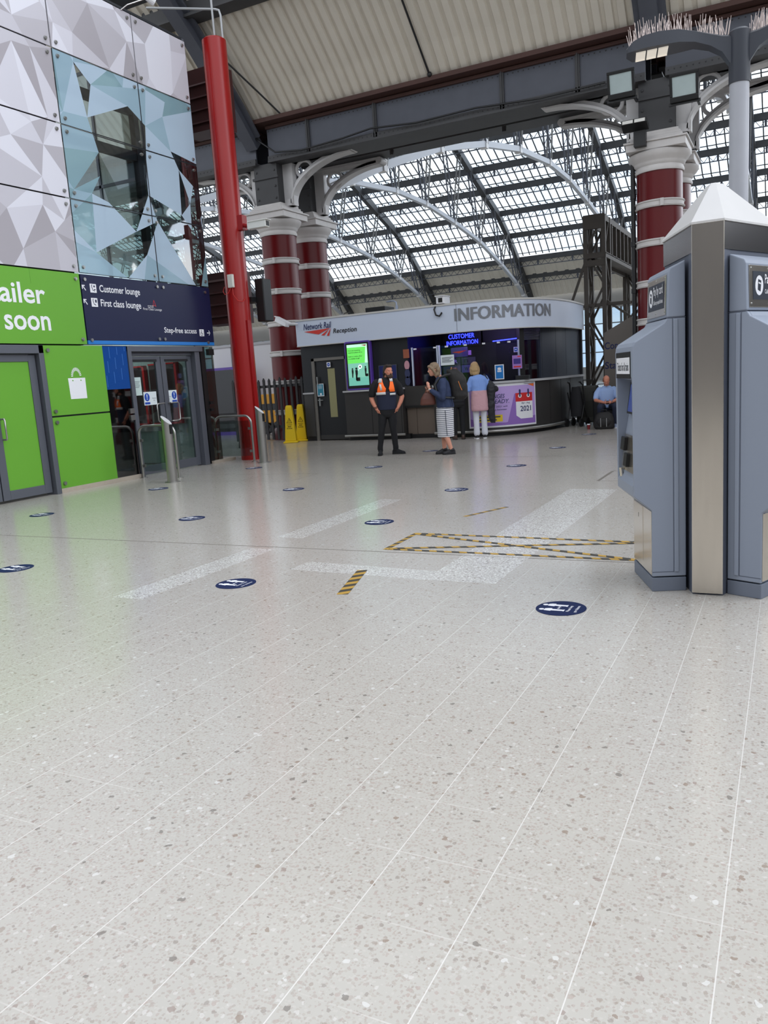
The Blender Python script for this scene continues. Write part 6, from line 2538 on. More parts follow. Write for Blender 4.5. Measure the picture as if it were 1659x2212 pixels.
k.tube([(0.08, 0.14, 0.55), (0.08, 0.16, 0.60), (0.0, 0.17, 0.62), (-0.08, 0.16, 0.60)], 0.010, 6)
k.build('grab_handle', mat('handle_webbing', (150, 104, 60), 0.7), pk, smooth=60)
k = MB()
k.tube([(0.17, 0.12, 0.12), (0.185, 0.13, -0.05), (0.19, 0.135, -0.17)], 0.009, 6, flat=0.4)
k.build('loose_strap', M_BLACK, pk, smooth=60)
hb = thing('handbag', 'brown leather handbag hanging from the forearm of the denim jacket', 'handbag', (-5.82, 14.08, 0.95), RW)
k = MB()
rings(k, [(0.0, 0.05, -0.31, 0.05, 0.13), (0.02, 0.05, -0.31, 0.065, 0.15), (0.12, 0.05, -0.305, 0.06, 0.135), (0.2, 0.05, -0.29, 0.045, 0.105), (0.235, 0.05, -0.28, 0.025, 0.08)])
fuse(k, 'bag_body', mat('brown_leather', (92, 50, 40), 0.5, noise=0.2, nscale=9), hb, 0.010, 2)
k = MB()
k.tube([(0.05, -0.36, 0.2), (0.07, -0.33, 0.29), (0.13, -0.21, 0.31), (0.14, -0.18, 0.26), (0.07, -0.2, 0.2)], 0.010, 8)
k.build('bag_handle', mat('brown_leather_dark', (110, 66, 48), 0.5), hb, smooth=60)

# ---- woman in a blue jumper at the counter, seen from behind (front = -y of the local frame, turned away)
RA = math.radians(180 + 27)
P = thing('person', 'blond woman in a blue jumper and white trousers leaning at the counter', 'person', (-6.31, 17.36, 0), RA)
H = head_frame((0.07, -0.06, 1.60), math.radians(-8), math.radians(8))
k = MB()
add_head(k, H, 0.97, 0.92)
limb(k, [(0.03, 0.0, 1.42), (0.06, -0.03, 1.53)], [0.052, 0.048])
rings(k, [(0.82, 0, 0, 0.14, 0.11), (1.0, 0, 0, 0.13, 0.10), (1.2, 0, 0, 0.145, 0.105), (1.33, 0.0, 0, 0.145, 0.085), (1.40, 0.01, 0, 0.085, 0.055)])
limb(k, [(0.15, 0.0, 1.33), (0.225, 0.0, 1.12)], [0.042, 0.042])
limb(k, [(0.225, 0.0, 1.12), (0.16, -0.2, 1.26)], [0.042, 0.028])
add_hand(k, (0.16, -0.2, 1.275), (-0.5, -0.8, 0.05), (0, 0, -1), (-0.8, 0.4, 0), 0.2, 0.95)
limb(k, [(-0.15, 0.0, 1.33), (-0.21, -0.02, 1.13)], [0.042, 0.042])
limb(k, [(-0.21, -0.02, 1.13), (-0.15, -0.2, 1.26)], [0.042, 0.028])
add_hand(k, (-0.15, -0.2, 1.275), (0.5, -0.8, 0.05), (0, 0, -1), (0.8, 0.4, 0), 0.2, 0.95)
for s_ in (-1, 1):
    limb(k, [(s_ * 0.08, 0, 0.85), (s_ * 0.085, -0.01, 0.47), (s_ * 0.09, 0.01, 0.08)], [0.085, 0.055, 0.035])
fuse(k, 'body', SKIN, P, 0.008, 3)
add_eyes(H, P, 0.97)
k = MB()
k.M = H @ Matrix.Scale(0.97, 4)
k.ell((0, 0.02, 0.05), (0.093, 0.105, 0.092), 18)
k.ell((0, 0.075, -0.03), (0.092, 0.055, 0.11), 16)
k.ell((0.0, 0.07, -0.12), (0.085, 0.045, 0.07), 16)
for sx in (-1, 1):
    k.tube([(sx * 0.06, -0.04, 0.08), (sx * 0.09, 0.0, 0.0), (sx * 0.088, 0.03, -0.09), (sx * 0.07, 0.05, -0.17)], [0.03, 0.028, 0.032, 0.02], 10)
fuse(k, 'hair', mat('blond_hair', (176, 146, 104), 0.6, noise=0.3, nscale=30, bump=0.5, aniso=(6, 6, 0.5)), P, 0.007, 2, wave=0.02, wsize=0.06)
k = MB()
rings(k, [(1.03, 0, 0, 0.175, 0.135), (1.1, 0, 0, 0.17, 0.135), (1.22, 0, 0, 0.178, 0.13), (1.34, 0, 0, 0.185, 0.115), (1.40, 0.005, 0, 0.15, 0.09), (1.445, 0.02, -0.01, 0.08, 0.065)])
for s_, el in ((1, (0.235, 0.0, 1.115)), (-1, (-0.225, -0.02, 1.125))):
    limb(k, [(s_ * 0.155, 0, 1.355), (s_ * 0.21, 0.0, 1.24), el, (s_ * 0.175, -0.165, 1.255)], [0.068, 0.062, 0.055, 0.042])
fuse(k, 'blue_jumper', mat('blue_knit', (128, 160, 224), 0.85, bump=0.2, nscale=50), P, 0.010, 3, wave=0.014, wsize=0.08)
k = MB()
rings(k, [(0.63, 0, 0.005, 0.188, 0.16), (0.67, 0, 0.005, 0.198, 0.17), (0.85, 0, 0.0, 0.192, 0.162), (1.0, 0, 0, 0.182, 0.15), (1.09, 0, 0, 0.172, 0.14)])
fuse(k, 'pink_wrap', mat('dusty_pink_cloth', (202, 158, 166), 0.85, bump=0.35, nscale=16), P, 0.010, 2, wave=0.014, wsize=0.08)
k = MB()
rings(k, [(0.74, 0, 0, 0.12, 0.1), (0.80, 0, 0, 0.165, 0.125), (0.92, 0, 0, 0.165, 0.125)])
for s_ in (-1, 1):
    limb(k, [(s_ * 0.085, 0, 0.82), (s_ * 0.088, -0.01, 0.48), (s_ * 0.09, 0.01, 0.30), (s_ * 0.092, 0.015, 0.12)], [0.092, 0.07, 0.066, 0.072])
fuse(k, 'white_trousers', mat('white_denim', (216, 218, 228), 0.8, bump=0.2, nscale=18), P, 0.010, 3)
for s_ in (-1, 1):
    shoe(P, 'trainer', (s_ * 0.092, 0.01), (s_ * 0.12, -1), SHOEB, 0.25, 0.0, M_WHITE)
co = thing('coat', 'black coat hanging over the arm of the woman in the blue jumper', 'coat', (-6.31, 17.36, 0), RA)
k = MB()
rings(k, [(0.34, -0.285, 0.03, 0.05, 0.04), (0.42, -0.275, 0.03, 0.075, 0.055), (0.62, -0.255, 0.03, 0.085, 0.065), (0.85, -0.255, 0.02, 0.085, 0.075), (1.0, -0.27, 0.0, 0.10, 0.09), (1.15, -0.28, -0.01, 0.11, 0.10), (1.24, -0.26, -0.01, 0.08, 0.08), (1.30, -0.235, 0.0, 0.05, 0.05)])
k.ell((-0.37, -0.02, 1.10), (0.08, 0.07, 0.08), 14)
fuse(k, 'coat_cloth', mat('black_nylon', (30, 30, 36), 0.6, bump=0.6, nscale=7), co, 0.010, 2, wave=0.04, wsize=0.12)
k = MB()
k.tube([(-0.23, 0.03, 1.28), (-0.17, 0.07, 1.39), (-0.125, 0.05, 1.45), (-0.12, -0.03, 1.44)], 0.014, 8, flat=0.5)
k.build('shoulder_strap', M_BLACK, co, smooth=60)

# ---- person in black bent over the counter behind the rucksack
P = thing('person', 'red haired person in dark clothes at the counter behind the rucksack', 'person', (-6.78, 17.2, 0), RA)
H = head_frame((0.02, -0.16, 1.50), 0, math.radians(16))
k = MB()
add_head(k, H, 0.97, 0.95)
limb(k, [(0, -0.06, 1.34), (0.01, -0.12, 1.44)], [0.052, 0.048])
rings(k, [(0.80, 0, 0, 0.14, 0.11), (1.0, 0, -0.02, 0.13, 0.10), (1.15, 0, -0.05, 0.145, 0.10), (1.25, 0, -0.06, 0.145, 0.085), (1.32, 0, -0.07, 0.085, 0.055)])
for s_ in (-1, 1):
    limb(k, [(s_ * 0.145, -0.055, 1.25), (s_ * 0.215, -0.06, 1.12)], [0.042, 0.042])
    limb(k, [(s_ * 0.215, -0.06, 1.12), (s_ * 0.13, -0.26, 1.275)], [0.042, 0.028])
    add_hand(k, (s_ * 0.13, -0.26, 1.285), (-s_ * 0.5, -0.8, 0.0), (0, 0, -1), (-s_ * 0.8, 0.4, 0), 0.2, 0.95)
    limb(k, [(s_ * 0.08, 0, 0.83), (s_ * 0.085, -0.01, 0.47), (s_ * 0.09, 0.01, 0.08)], [0.085, 0.055, 0.035])
fuse(k, 'body', SKIN, P, 0.009, 3)
add_eyes(H, P, 0.97)
k = MB()
k.M = H @ Matrix.Scale(0.97, 4)
k.ell((0, 0.025, 0.05), (0.088, 0.10, 0.09), 18)
k.ell((0, 0.075, -0.03), (0.085, 0.05, 0.10), 16)
fuse(k, 'hair', mat('auburn_hair', (96, 52, 34), 0.6, bump=0.5, nscale=50), P, 0.009, 3)
k = MB()
rings(k, [(0.86, 0, 0, 0.175, 0.135), (1.0, 0, -0.02, 0.165, 0.13), (1.15, 0, -0.05, 0.175, 0.13), (1.27, 0, -0.06, 0.18, 0.115), (1.33, 0, -0.065, 0.13, 0.09), (1.37, 0, -0.08, 0.075, 0.065)])
for s_ in (-1, 1):
    limb(k, [(s_ * 0.15, -0.05, 1.27), (s_ * 0.215, -0.06, 1.12), (s_ * 0.14, -0.235, 1.262)], [0.068, 0.058, 0.042])
fuse(k, 'dark_jacket', CLOTHBLK, P, 0.010, 3)
k = MB()
rings(k, [(0.74, 0, 0, 0.12, 0.1), (0.80, 0, 0, 0.165, 0.125), (0.92, 0, 0, 0.16, 0.12)])
for s_ in (-1, 1):
    limb(k, [(s_ * 0.085, 0, 0.82), (s_ * 0.088, -0.01, 0.48), (s_ * 0.09, 0.01, 0.10)], [0.09, 0.064, 0.05])
fuse(k, 'black_trousers', CLOTHBLK, P, 0.010, 3)
for s_ in (-1, 1):
    shoe(P, 'brown_shoe', (s_ * 0.09, 0.01), (s_ * 0.15, -1), mat('brown_shoe', (64, 44, 36), 0.5), 0.25)

# ---- man seated with a phone
RS = math.radians(14)
P = thing('person', 'balding man in a pale blue polo seated and looking down at a phone', 'person', (-3.9, 19.55, 0), RS)
H = head_frame((-0.01, -0.18, 1.10), 0.05, math.radians(30))
k = MB()
add_head(k, H, 1.0, 1.0)
limb(k, [(0, -0.05, 0.96), (0, -0.10, 1.05)], [0.06, 0.056])
rings(k, [(0.42, 0, 0.04, 0.16, 0.12), (0.6, 0, 0.03, 0.155, 0.12), (0.78, 0, 0.0, 0.17, 0.12), (0.88, 0, -0.03, 0.16, 0.09), (0.94, 0, -0.05, 0.09, 0.06)])
for s_ in (-1, 1):
    el = (s_ * 0.26, -0.12, 0.66)
    wr = (s_ * 0.085, -0.33, 0.60)
    limb(k, [(s_ * 0.16, -0.02, 0.87), (s_ * 0.235, -0.06, 0.78), el], [0.045, 0.05, 0.045])
    limb(k, [el, wr], [0.045, 0.03])
    add_hand(k, wr, (-s_ * 0.65, -0.6, -0.1), (0, 0.3, 0.9), (0, -0.3, 0.95), 0.35, 1.0)
    limb(k, [(s_ * 0.1, 0.03, 0.48), (s_ * 0.17, -0.42, 0.50), (s_ * 0.16, -0.34, 0.09)], [0.09, 0.058, 0.038])
fuse(k, 'body', SKINR, P, 0.008, 3)
add_eyes(H @ Matrix.Translation((0, 0.002, -0.004)), P, 0.97, 0.22)
k = MB()
k.M = H
k.ell((0, 0.06, 0.0), (0.074, 0.05, 0.06), 14)
for sx in (-1, 1):
    k.ell((sx * 0.073, 0.02, 0.02), (0.012, 0.045, 0.04), 10)
fuse(k, 'hair', mat('grey_stubble', (96, 80, 74), 0.7), P, 0.009, 2)
POLO = mat('pale_blue_polo', (160, 186, 232), 0.85, bump=0.2, nscale=30)
k = MB()
rings(k, [(0.46, 0, 0.03, 0.185, 0.15), (0.6, 0, 0.02, 0.182, 0.15), (0.78, 0, -0.01, 0.195, 0.14), (0.88, 0, -0.035, 0.19, 0.12), (0.94, 0, -0.05, 0.14, 0.09), (0.985, 0, -0.065, 0.078, 0.07)])
for s_ in (-1, 1):
    limb(k, [(s_ * 0.165, -0.02, 0.89), (s_ * 0.225, -0.05, 0.80), (s_ * 0.25, -0.09, 0.71)], [0.074, 0.076, 0.068])
fuse(k, 'polo_shirt', POLO, P, 0.010, 3)
k = MB()
rings(k, [(0.40, 0, 0.05, 0.17, 0.14), (0.46, 0, 0.04, 0.185, 0.15), (0.54, 0, 0.03, 0.178, 0.14)])
for s_ in (-1, 1):
    limb(k, [(s_ * 0.1, 0.02, 0.48), (s_ * 0.14, -0.2, 0.50), (s_ * 0.17, -0.43, 0.50)], [0.10, 0.092, 0.076])
    limb(k, [(s_ * 0.17, -0.43, 0.50), (s_ * 0.165, -0.37, 0.29), (s_ * 0.16, -0.34, 0.12)], [0.076, 0.066, 0.06])
fuse(k, 'dark_trousers', NAVYCLOTH, P, 0.010, 3)
for s_ in (-1, 1):
    shoe(P, 'trainer', (s_ * 0.16, -0.34), (s_ * 0.1, -1), mat('pale_trainer', (150, 160, 186), 0.6), 0.27, 0.0, M_WHITE)
k = MB()
k.tube([(0.085 + 0.04 * math.cos(2 * PI * i / 14) * 0.8, -0.33 + 0.03 * math.sin(2 * PI * i / 14), 0.605 + 0.03 * math.cos(2 * PI * i / 14)) for i in range(14)], 0.008, 6, closed=True)
k.build('wrist_watch', M_BOLT, P)
R3 = Matrix.Rotation(RS, 4, 'Z')
ph = Vector((-3.9, 19.55, 0)) + (R3 @ Vector((0.0, -0.405, 0.605)))
k = MB()
k.M = Matrix.Rotation(math.radians(25), 4, 'X')
k.prism(rrect(-0.036, -0.075, 0.036, 0.075, 0.01), -0.004, 0.004)
tag(k.build('mobile_phone', M_BLACK, loc=ph, rotz=RS), 'black mobile phone held in both hands by the seated man', 'phone')

# ------------------------------------------------------------------ enclosing walls of the station outside the view
M_BRICK = mat('grey_station_wall', (70, 68, 70), 0.85, noise=0.25, nscale=6)
k = MB()
k.box((13.0, -13.5, 0.0), (13.4, 16.0, 5.0))
k.box((13.0, 16.0, 0.0), (13.4, 78.0, 8.2))
struct(k.build('wall_right', M_BRICK))
k = MB()
k.box((-26, -13.6, 0.0), (13.4, -13.2, 9.0))
struct(k.build('wall_rear', M_BRICK))
k = MB()
k.box((-66.0, 16.0, 0.0), (-65.6, 78.0, 8.2))
struct(k.build('wall_outer_left', M_BRICK))

# ------------------------------------------------------------------ floor stickers
def sticker(x, y, rot, label):
    t = thing('floor_sticker', label, 'sticker', (x, y, 0.001), rot, group=None)
    k = MB()
    k.prism(disc(0, 0, 0.157, 48), 0.0, 0.0012)
    k.build('navy_disc', STNAVY, t)
    for z0, flip in ((0.055, 1), (-0.045, 1)):
        k = MB()
        k.prism(disc(-0.112, z0, 0.017, 16), 0.0012, 0.0016)
        k.prism([(-0.094, z0 - 0.020), (-0.05, z0 - 0.026), (-0.05, z0 - 0.016), (0.02, z0 - 0.013), (0.032, z0 - 0.02), (0.032, z0 + 0.018), (0.02, z0 + 0.013), (-0.05, z0 + 0.016), (-0.05, z0 + 0.03), (-0.075, z0 + 0.028), (-0.094, z0 + 0.018)], 0.0012, 0.0016)
        k.build('person_pictogram', M_WHITE, t)
    k = MB()
    k.prism([(-0.016, -0.004), (-0.012, -0.004), (-0.012, 0.022), (-0.016, 0.022)], 0.0012, 0.0016)
    k.prism([(-0.026, -0.004), (-0.002, -0.004), (-0.014, -0.018)], 0.0012, 0.0016)
    k.prism([(-0.026, 0.02), (-0.002, 0.02), (-0.014, 0.034)], 0.0012, 0.0016)
    k.build('arrow', M_WHITE, t)
    for body, yy, w in (('Please keep', 0.0, 0.125), ('your distance', 0.0, 0.14)):
        k = MB()
        xx = 0.078 if body[0] == 'P' else 0.115
        text_into(k, body, frame((xx - 0.008 if body[0] == 'P' else xx, -w / 2, 0.0014), (0, 1, 0), (-1, 0, 0)), w, 0.026, bold=0.01, lift=0.0)
        k.build('lettering', M_WHITE, t)
    return t
STNAVY = mat('sticker_navy', (24, 36, 74), 0.6, spec=0.15, noise=0.1, nscale=20)
GX_ = [-1.265, -3.85, -6.385, -8.94]
ST = [(-1.265, 4.80, 'round navy distancing sticker in front of the grey ticket machine'),
      (-3.83, 4.84, 'round navy distancing sticker beside the short thick striped tape'),
      (-6.33, 4.83, 'round navy distancing sticker cut by the picture edge'),
      (-6.36, 7.33, 'round navy distancing sticker on open floor midway to the glass doors'),
      (-8.92, 7.32, 'round navy distancing sticker in the green reflection before the shop door'),
      (-3.87, 7.39, 'round navy distancing sticker between the taped box and the thin striped tape'),
      (-8.97, 9.62, 'round navy distancing sticker before the first metal bollard'),
      (-6.41, 9.63, 'round navy distancing sticker beyond the pale floor strip, facing the wet floor cones'),
      (-3.88, 9.65, 'round navy distancing sticker beyond the thin striped tape'),
      (-8.97, 12.21, 'round navy distancing sticker at the foot of the hoop barrier by the red pole'),
      (-6.41, 12.17, 'round navy distancing sticker in front of the bearded man'),
      (-3.85, 12.16, 'round navy distancing sticker in the lilac reflection of the poster'),
      (-6.45, 14.74, 'round navy distancing sticker behind the shoes of the denim jacket woman'),
      (-3.89, 14.87, 'round navy distancing sticker beyond the long floor joint, past the denim woman'),
      (-3.92, 17.66, 'round navy distancing sticker in front of the seated man')]
for x, y, lab in ST:
    sticker(x, y, 0.0, lab)

# ------------------------------------------------------------------ hazard tape
def tape_mat():
    m = bpy.data.materials.new('hazard_tape')
    m.use_nodes = True
    nt = m.node_tree
    b = nt.nodes['Principled BSDF']
    b.inputs['Roughness'].default_value = 0.5
    tc = nt.nodes.new('ShaderNodeTexCoord')
    sp = nt.nodes.new('ShaderNodeSeparateXYZ')
    nt.links.new(tc.outputs['Object'], sp.inputs[0])
    ad = nt.nodes.new('ShaderNodeMath')
    ad.operation = 'MULTIPLY_ADD'
    ad.inputs[1].default_value = 0.6
    nt.links.new(sp.outputs[1], ad.inputs[0])
    nt.links.new(sp.outputs[0], ad.inputs[2])
    dv = nt.nodes.new('ShaderNodeMath')
    dv.operation = 'DIVIDE'
    dv.inputs[1].default_value = 0.14
    nt.links.new(ad.outputs[0], dv.inputs[0])
    fr = nt.nodes.new('ShaderNodeMath')
    fr.operation = 'FRACT'
    nt.links.new(dv.outputs[0], fr.inputs[0])
    lt = nt.nodes.new('ShaderNodeMath')
    lt.operation = 'LESS_THAN'
    lt.inputs[1].default_value = 0.5
    nt.links.new(fr.outputs[0], lt.inputs[0])
    mx = nt.nodes.new('ShaderNodeMix')
    mx.data_type = 'RGBA'
    mx.inputs[6].default_value = rgb(60, 56, 48)
    mx.inputs[7].default_value = rgb(178, 140, 56)
    nt.links.new(lt.outputs[0], mx.inputs[0])
    nt.links.new(mx.outputs[2], b.inputs['Base Color'])
    return m
M_TAPE = tape_mat()
def tape(p0, p1, w, label, z=0.0010):
    a, b = Vector((*p0, 0)), Vector((*p1, 0))
    d = b - a
    k = MB()
    k.box((0, -w / 2, 0), (d.length, w / 2, 0.0006))
    o = k.build('hazard_tape', M_TAPE, loc=(a.x, a.y, z), rotz=math.atan2(d.y, d.x))
    return tag(o, label, 'tape', None)
tape((-2.83, 4.76), (-3.03, 5.44), 0.085, 'short thick black and yellow tape lying alone on the open floor')
tape((-3.06, 7.80), (-2.79, 8.42), 0.05, 'short thin black and yellow tape beyond the taped box')
tape((-3.19, 6.17), (-3.21, 6.90), 0.05, 'black and yellow tape forming the short end of the taped box', 0.0010)
tape((-3.22, 6.88), (-0.9, 6.80), 0.05, 'black and yellow tape along the far long side of the taped box', 0.0017)
tape((-3.19, 6.19), (-0.9, 6.16), 0.05, 'black and yellow tape along the near long side of the taped box', 0.0017)
tape((-3.21, 6.86), (-0.9, 6.13), 0.05, 'black and yellow tape running diagonally towards the ticket machine foot', 0.0024)
tape((-3.17, 6.21), (-0.9, 6.83), 0.05, 'black and yellow tape running diagonally away to the far side of the box', 0.0031)

# ------------------------------------------------------------------ door bollards and hoop barriers
def bollard(x, y, label):
    t = thing('door_bollard', label, 'bollard', (x, y, 0))
    k = MB()
    n = 28
    r = 0.085
    vs = [(r * math.cos(2 * PI * i / n), r * math.sin(2 * PI * i / n), 0.01) for i in range(n)]
    vs += [(r * math.cos(2 * PI * i / n), r * math.sin(2 * PI * i / n), 1.05 - 0.85 * r * math.cos(2 * PI * i / n) - 0.25 * r * math.sin(2 * PI * i / n)) for i in range(n)]
    k.add(vs, [(i, (i + 1) % n, n + (i + 1) % n, n + i) for i in range(n)])
    k.build('post', M_STEEL, t, smooth=50)
    k = MB()
    k.add([(x_, y_, z_ + 0.001) for x_, y_, z_ in vs[n:]], [tuple(range(n))])
    k.build('sloping_top', mat('white_steel', (226, 228, 230), 0.3, 0.2), t)
    k = MB()
    k.lathe([(0.13, 0.0), (0.13, 0.008), (0.086, 0.012)], 28)
    k.build('floor_flange', M_STEEL, t, smooth=40)
    k = MB()
    k.box((0.075, -0.03, 0.82), (0.10, 0.03, 0.97))
    k.build('sensor_box', M_BLACK, t)
    return t
bollard(-9.33, 10.37, 'slanted top steel bollard nearest the green hoarding')
bollard(-9.36, 13.09, 'slanted top steel bollard in front of the red pole')

def hoop(x0, x1, y, label):
    t = thing('hoop_barrier', label, 'barrier', ((x0 + x1) / 2, y, 0))
    w = (x1 - x0) / 2
    pts_ = [(-w, 0, 0.005)] + [(-w, 0, 0.75)]
    for i in range(1, 9):
        a = PI / 2 * i / 8
        pts_.append((-w + 0.16 * (1 - math.cos(a)), 0, 0.78 + 0.16 * math.sin(a)))
    pts_ += [(-p[0], 0, p[2]) for p in reversed(pts_)]
    k = MB()
    k.tube(pts_, 0.024, 14)
    k.build('hoop_tube', M_STEEL, t, smooth=60)
    k = MB()
    k.box((-w + 0.06, -0.005, 0.12), (w - 0.06, 0.005, 0.84))
    k.build('glass_panel', glass_mat('barrier_glass', (0.74, 0.82, 0.80), 0.07), t)
    for sx in (-1, 1):
        k = MB()
        k.lathe([(0.07, 0.0), (0.07, 0.008), (0.03, 0.012)], 20, (sx * w, 0, 0))
        k.build('floor_flange', M_STEEL, t, smooth=40)
        for z in (0.22, 0.68):
            k = MB()
            k.cbox((sx * (w - 0.05), 0, z), (0.07, 0.03, 0.05))
            k.build('glass_clip', M_STEEL, t)
    return t
hoop(-10.50, -9.66, 10.92, 'steel hoop barrier with glass panel beside the first bollard')
hoop(-10.66, -9.74, 13.30, 'steel hoop barrier with glass panel in front of the tall red pole')

# ------------------------------------------------------------------ tall red pole and the red boxes behind it
M_SIGNALRED = mat('signal_red_paint', (152, 18, 17), 0.3, noise=0.05, nscale=2)
rp = thing('red_pole', 'tall bright red pole standing at the corner of the glass shop front', 'pole', (-10.15, 13.80, 0))
k = MB()
k.lathe([(0.235, 0.0), (0.235, 8.2), (0.20, 8.23)], 40)
k.build('pole', M_SIGNALRED, rp, smooth=40)
k = MB()
k.box((-0.02, -0.246, 0.1), (0.02, -0.228, 8.1))
k.build('cable_cover', M_SIGNALRED, rp)
k = MB()
k.box((0.205, -0.1, 0.05), (0.262, 0.0, 2.85))
k.build('trunking', M_SIGNALRED, rp)
k = MB()
for zz in (8.2,):
    k.tube([(0.03, 0, 8.1), (0.02, 0, 9.4)], 0.022, 8)
    k.tube([(0.20, 0.02, 8.1), (0.20, 0.02, 8.62), (0.17, 0.02, 8.72), (0.08, 0.02, 8.76), (-1.6, 0.02, 9.2)], 0.022, 8)
k.build('conduit', mat('grey_conduit', (170, 172, 174), 0.4, 0.3), rp, smooth=60)
k = MB()
k.box((-0.0, -0.30, 3.50), (0.13, -0.235, 3.76))
jb = k.build('junction_box', mat('white_box', (216, 214, 206), 0.5), rp, bevel=0.012)
k = MB()
k.tube([(0.05, -0.27, 3.5), (0.0, -0.3, 3.40), (-0.10, -0.29, 3.38), (-0.2, -0.2, 3.46), (-0.235, -0.1, 3.56)], 0.006, 6)
k.tube([(0.09, -0.27, 3.5), (0.11, -0.29, 3.36), (0.18, -0.25, 3.24), (0.235, -0.15, 3.22), (0.24, -0.05, 3.3)], 0.006, 6)
k.build('red_cable', mat('red_cable', (214, 50, 44), 0.5), jb, smooth=60)
k = MB()
k.box((0.2, -0.08, 4.62), (0.34, 0.08, 4.9))
k.tube([(0.28, 0, 4.72), (0.45, -0.10, 4.66), (0.66, -0.2, 4.63)], 0.04, 8)
k.build('camera_bracket', mat('bracket_red', (150, 30, 32), 0.4), rp)
t = thing('security_camera', 'white security camera on a red bracket halfway up the red pole', 'camera', (-9.50, 13.66, 4.56))
k = MB()
k.box((-0.08, -0.12, 0.0), (0.36, 0.02, 0.13))
k.box((-0.06, -0.14, 0.125), (0.40, 0.04, 0.145))
k.build('housing', mat('camera_white', (226, 226, 222), 0.45), t, bevel=0.015)
k = MB()
k.box((0.355, -0.10, 0.02), (0.365, 0.0, 0.11))
k.build('lens', M_BLACK, t)

M_MAROONBOX = mat('dark_maroon_metal', (62, 18, 18), 0.5)
for z0, z1, lab in ((2.86, 3.92, 'lower dark maroon louvred box between the navy sign and the red pole'), (6.72, 7.92, 'upper dark maroon louvred box between the glass front and the red pole')):
    t = thing('louvred_box', lab, 'box', (-10.75, 14.05, z0))
    k = MB()
    k.box((-0.55, 0.0, 0.0), (0.42, 0.5, z1 - z0))
    k.box((-0.55, -0.03, 0.0), (0.42, 0.0, 0.10))
    k.build('casing', M_MAROONBOX, t)
    for i in range(4):
        k = MB()
        zz = 0.2 + i * 0.24
        k.add([(-0.5, -0.01, zz), (0.4, -0.01, zz), (0.4, -0.06, zz - 0.05), (-0.5, -0.06, zz - 0.05)], [(0, 1, 2, 3), (3, 2, 1, 0)])
        k.build('louvre', M_MAROONBOX, t)
t = thing('monitor_back', 'black flat display seen edge on at the back of the red pole', 'monitor', (-9.76, 14.1, 2.83))
k = MB()
k.box((-0.16, 0.0, 0.0), (0.05, 0.30, 0.86))
k.build('casing', M_BLACK, t, bevel=0.02)
k = MB()
k.box((-0.42, -0.16, 0.4), (-0.15, 0.2, 0.5))
k.build('arm', M_BLACK, t)

# small lamp on top of the glass front
t = thing('facade_lamp', 'small white spotlight on an arm at the top of the glass front', 'lamp', (FX + 0.02, 11.72, 8.16))
k = MB()
k.tube([(-0.02, 0, -0.02), (0.05, 0.1, 0.08), (0.2, 0.5, 0.30)], 0.012, 6)
k.build('arm', M_STEEL, t)
k = MB()
k.cyl((0.19, 0.47, 0.31), (0.24, 0.60, 0.26), 0.06, 0.075, 14)
k.build('lamp_head', M_WHITE, t)

# ------------------------------------------------------------------ palisade fence, cones and clutter left of the booth
t = thing('palisade_fence', 'dark palisade fence between the red pole and the booth', 'fence', (-12.6, 18.35, 0))
M_FENCE = mat('dark_fence_steel', (36, 34, 36), 0.6)
k = MB()
for z in (0.35, 1.45):
    k.box((-1.4, 0.03, z), (1.2, 0.07, z + 0.07))
k.build('rail', M_FENCE, t)
rs = random.Random(3)
for i in range(15):
    x = -1.35 + i * 0.175
    h = 1.72 - 0.02 * (i % 3)
    k = MB()
    k.add([(x - 0.035, 0, 0.03), (x + 0.035, 0, 0.03), (x + 0.035, 0, h - 0.06), (x, 0, h), (x - 0.035, 0, h - 0.06), (x - 0.035, 0.03, 0.03), (x + 0.035, 0.03, 0.03), (x + 0.035, 0.03, h - 0.06), (x, 0.03, h), (x - 0.035, 0.03, h - 0.06)],
          [(0, 1, 2, 3, 4), (9, 8, 7, 6, 5), (0, 5, 6, 1), (1, 6, 7, 2), (2, 7, 8, 3), (3, 8, 9, 4), (4, 9, 5, 0)])
    k.build('pale', M_FENCE, t)
k = MB()
k.box((-1.4, 0.02, 0.0), (-1.32, 0.10, 1.6))
k.box((1.12, 0.02, 0.0), (1.2, 0.10, 1.6))
k.build('post', M_FENCE, t)
k = MB()
k.box((0.5, 0.5, 0.0), (1.28, 0.56, 1.5))
tag(k.build('dark_screen_board', mat('maroon_board', (46, 20, 22), 0.6), loc=(-12.5, 18.4 - 0.2, 0.0)), 'dark maroon board standing behind the yellow cones', 'board')
bpy.data.objects['dark_screen_board'].location = (-12.35, 17.95, 0)

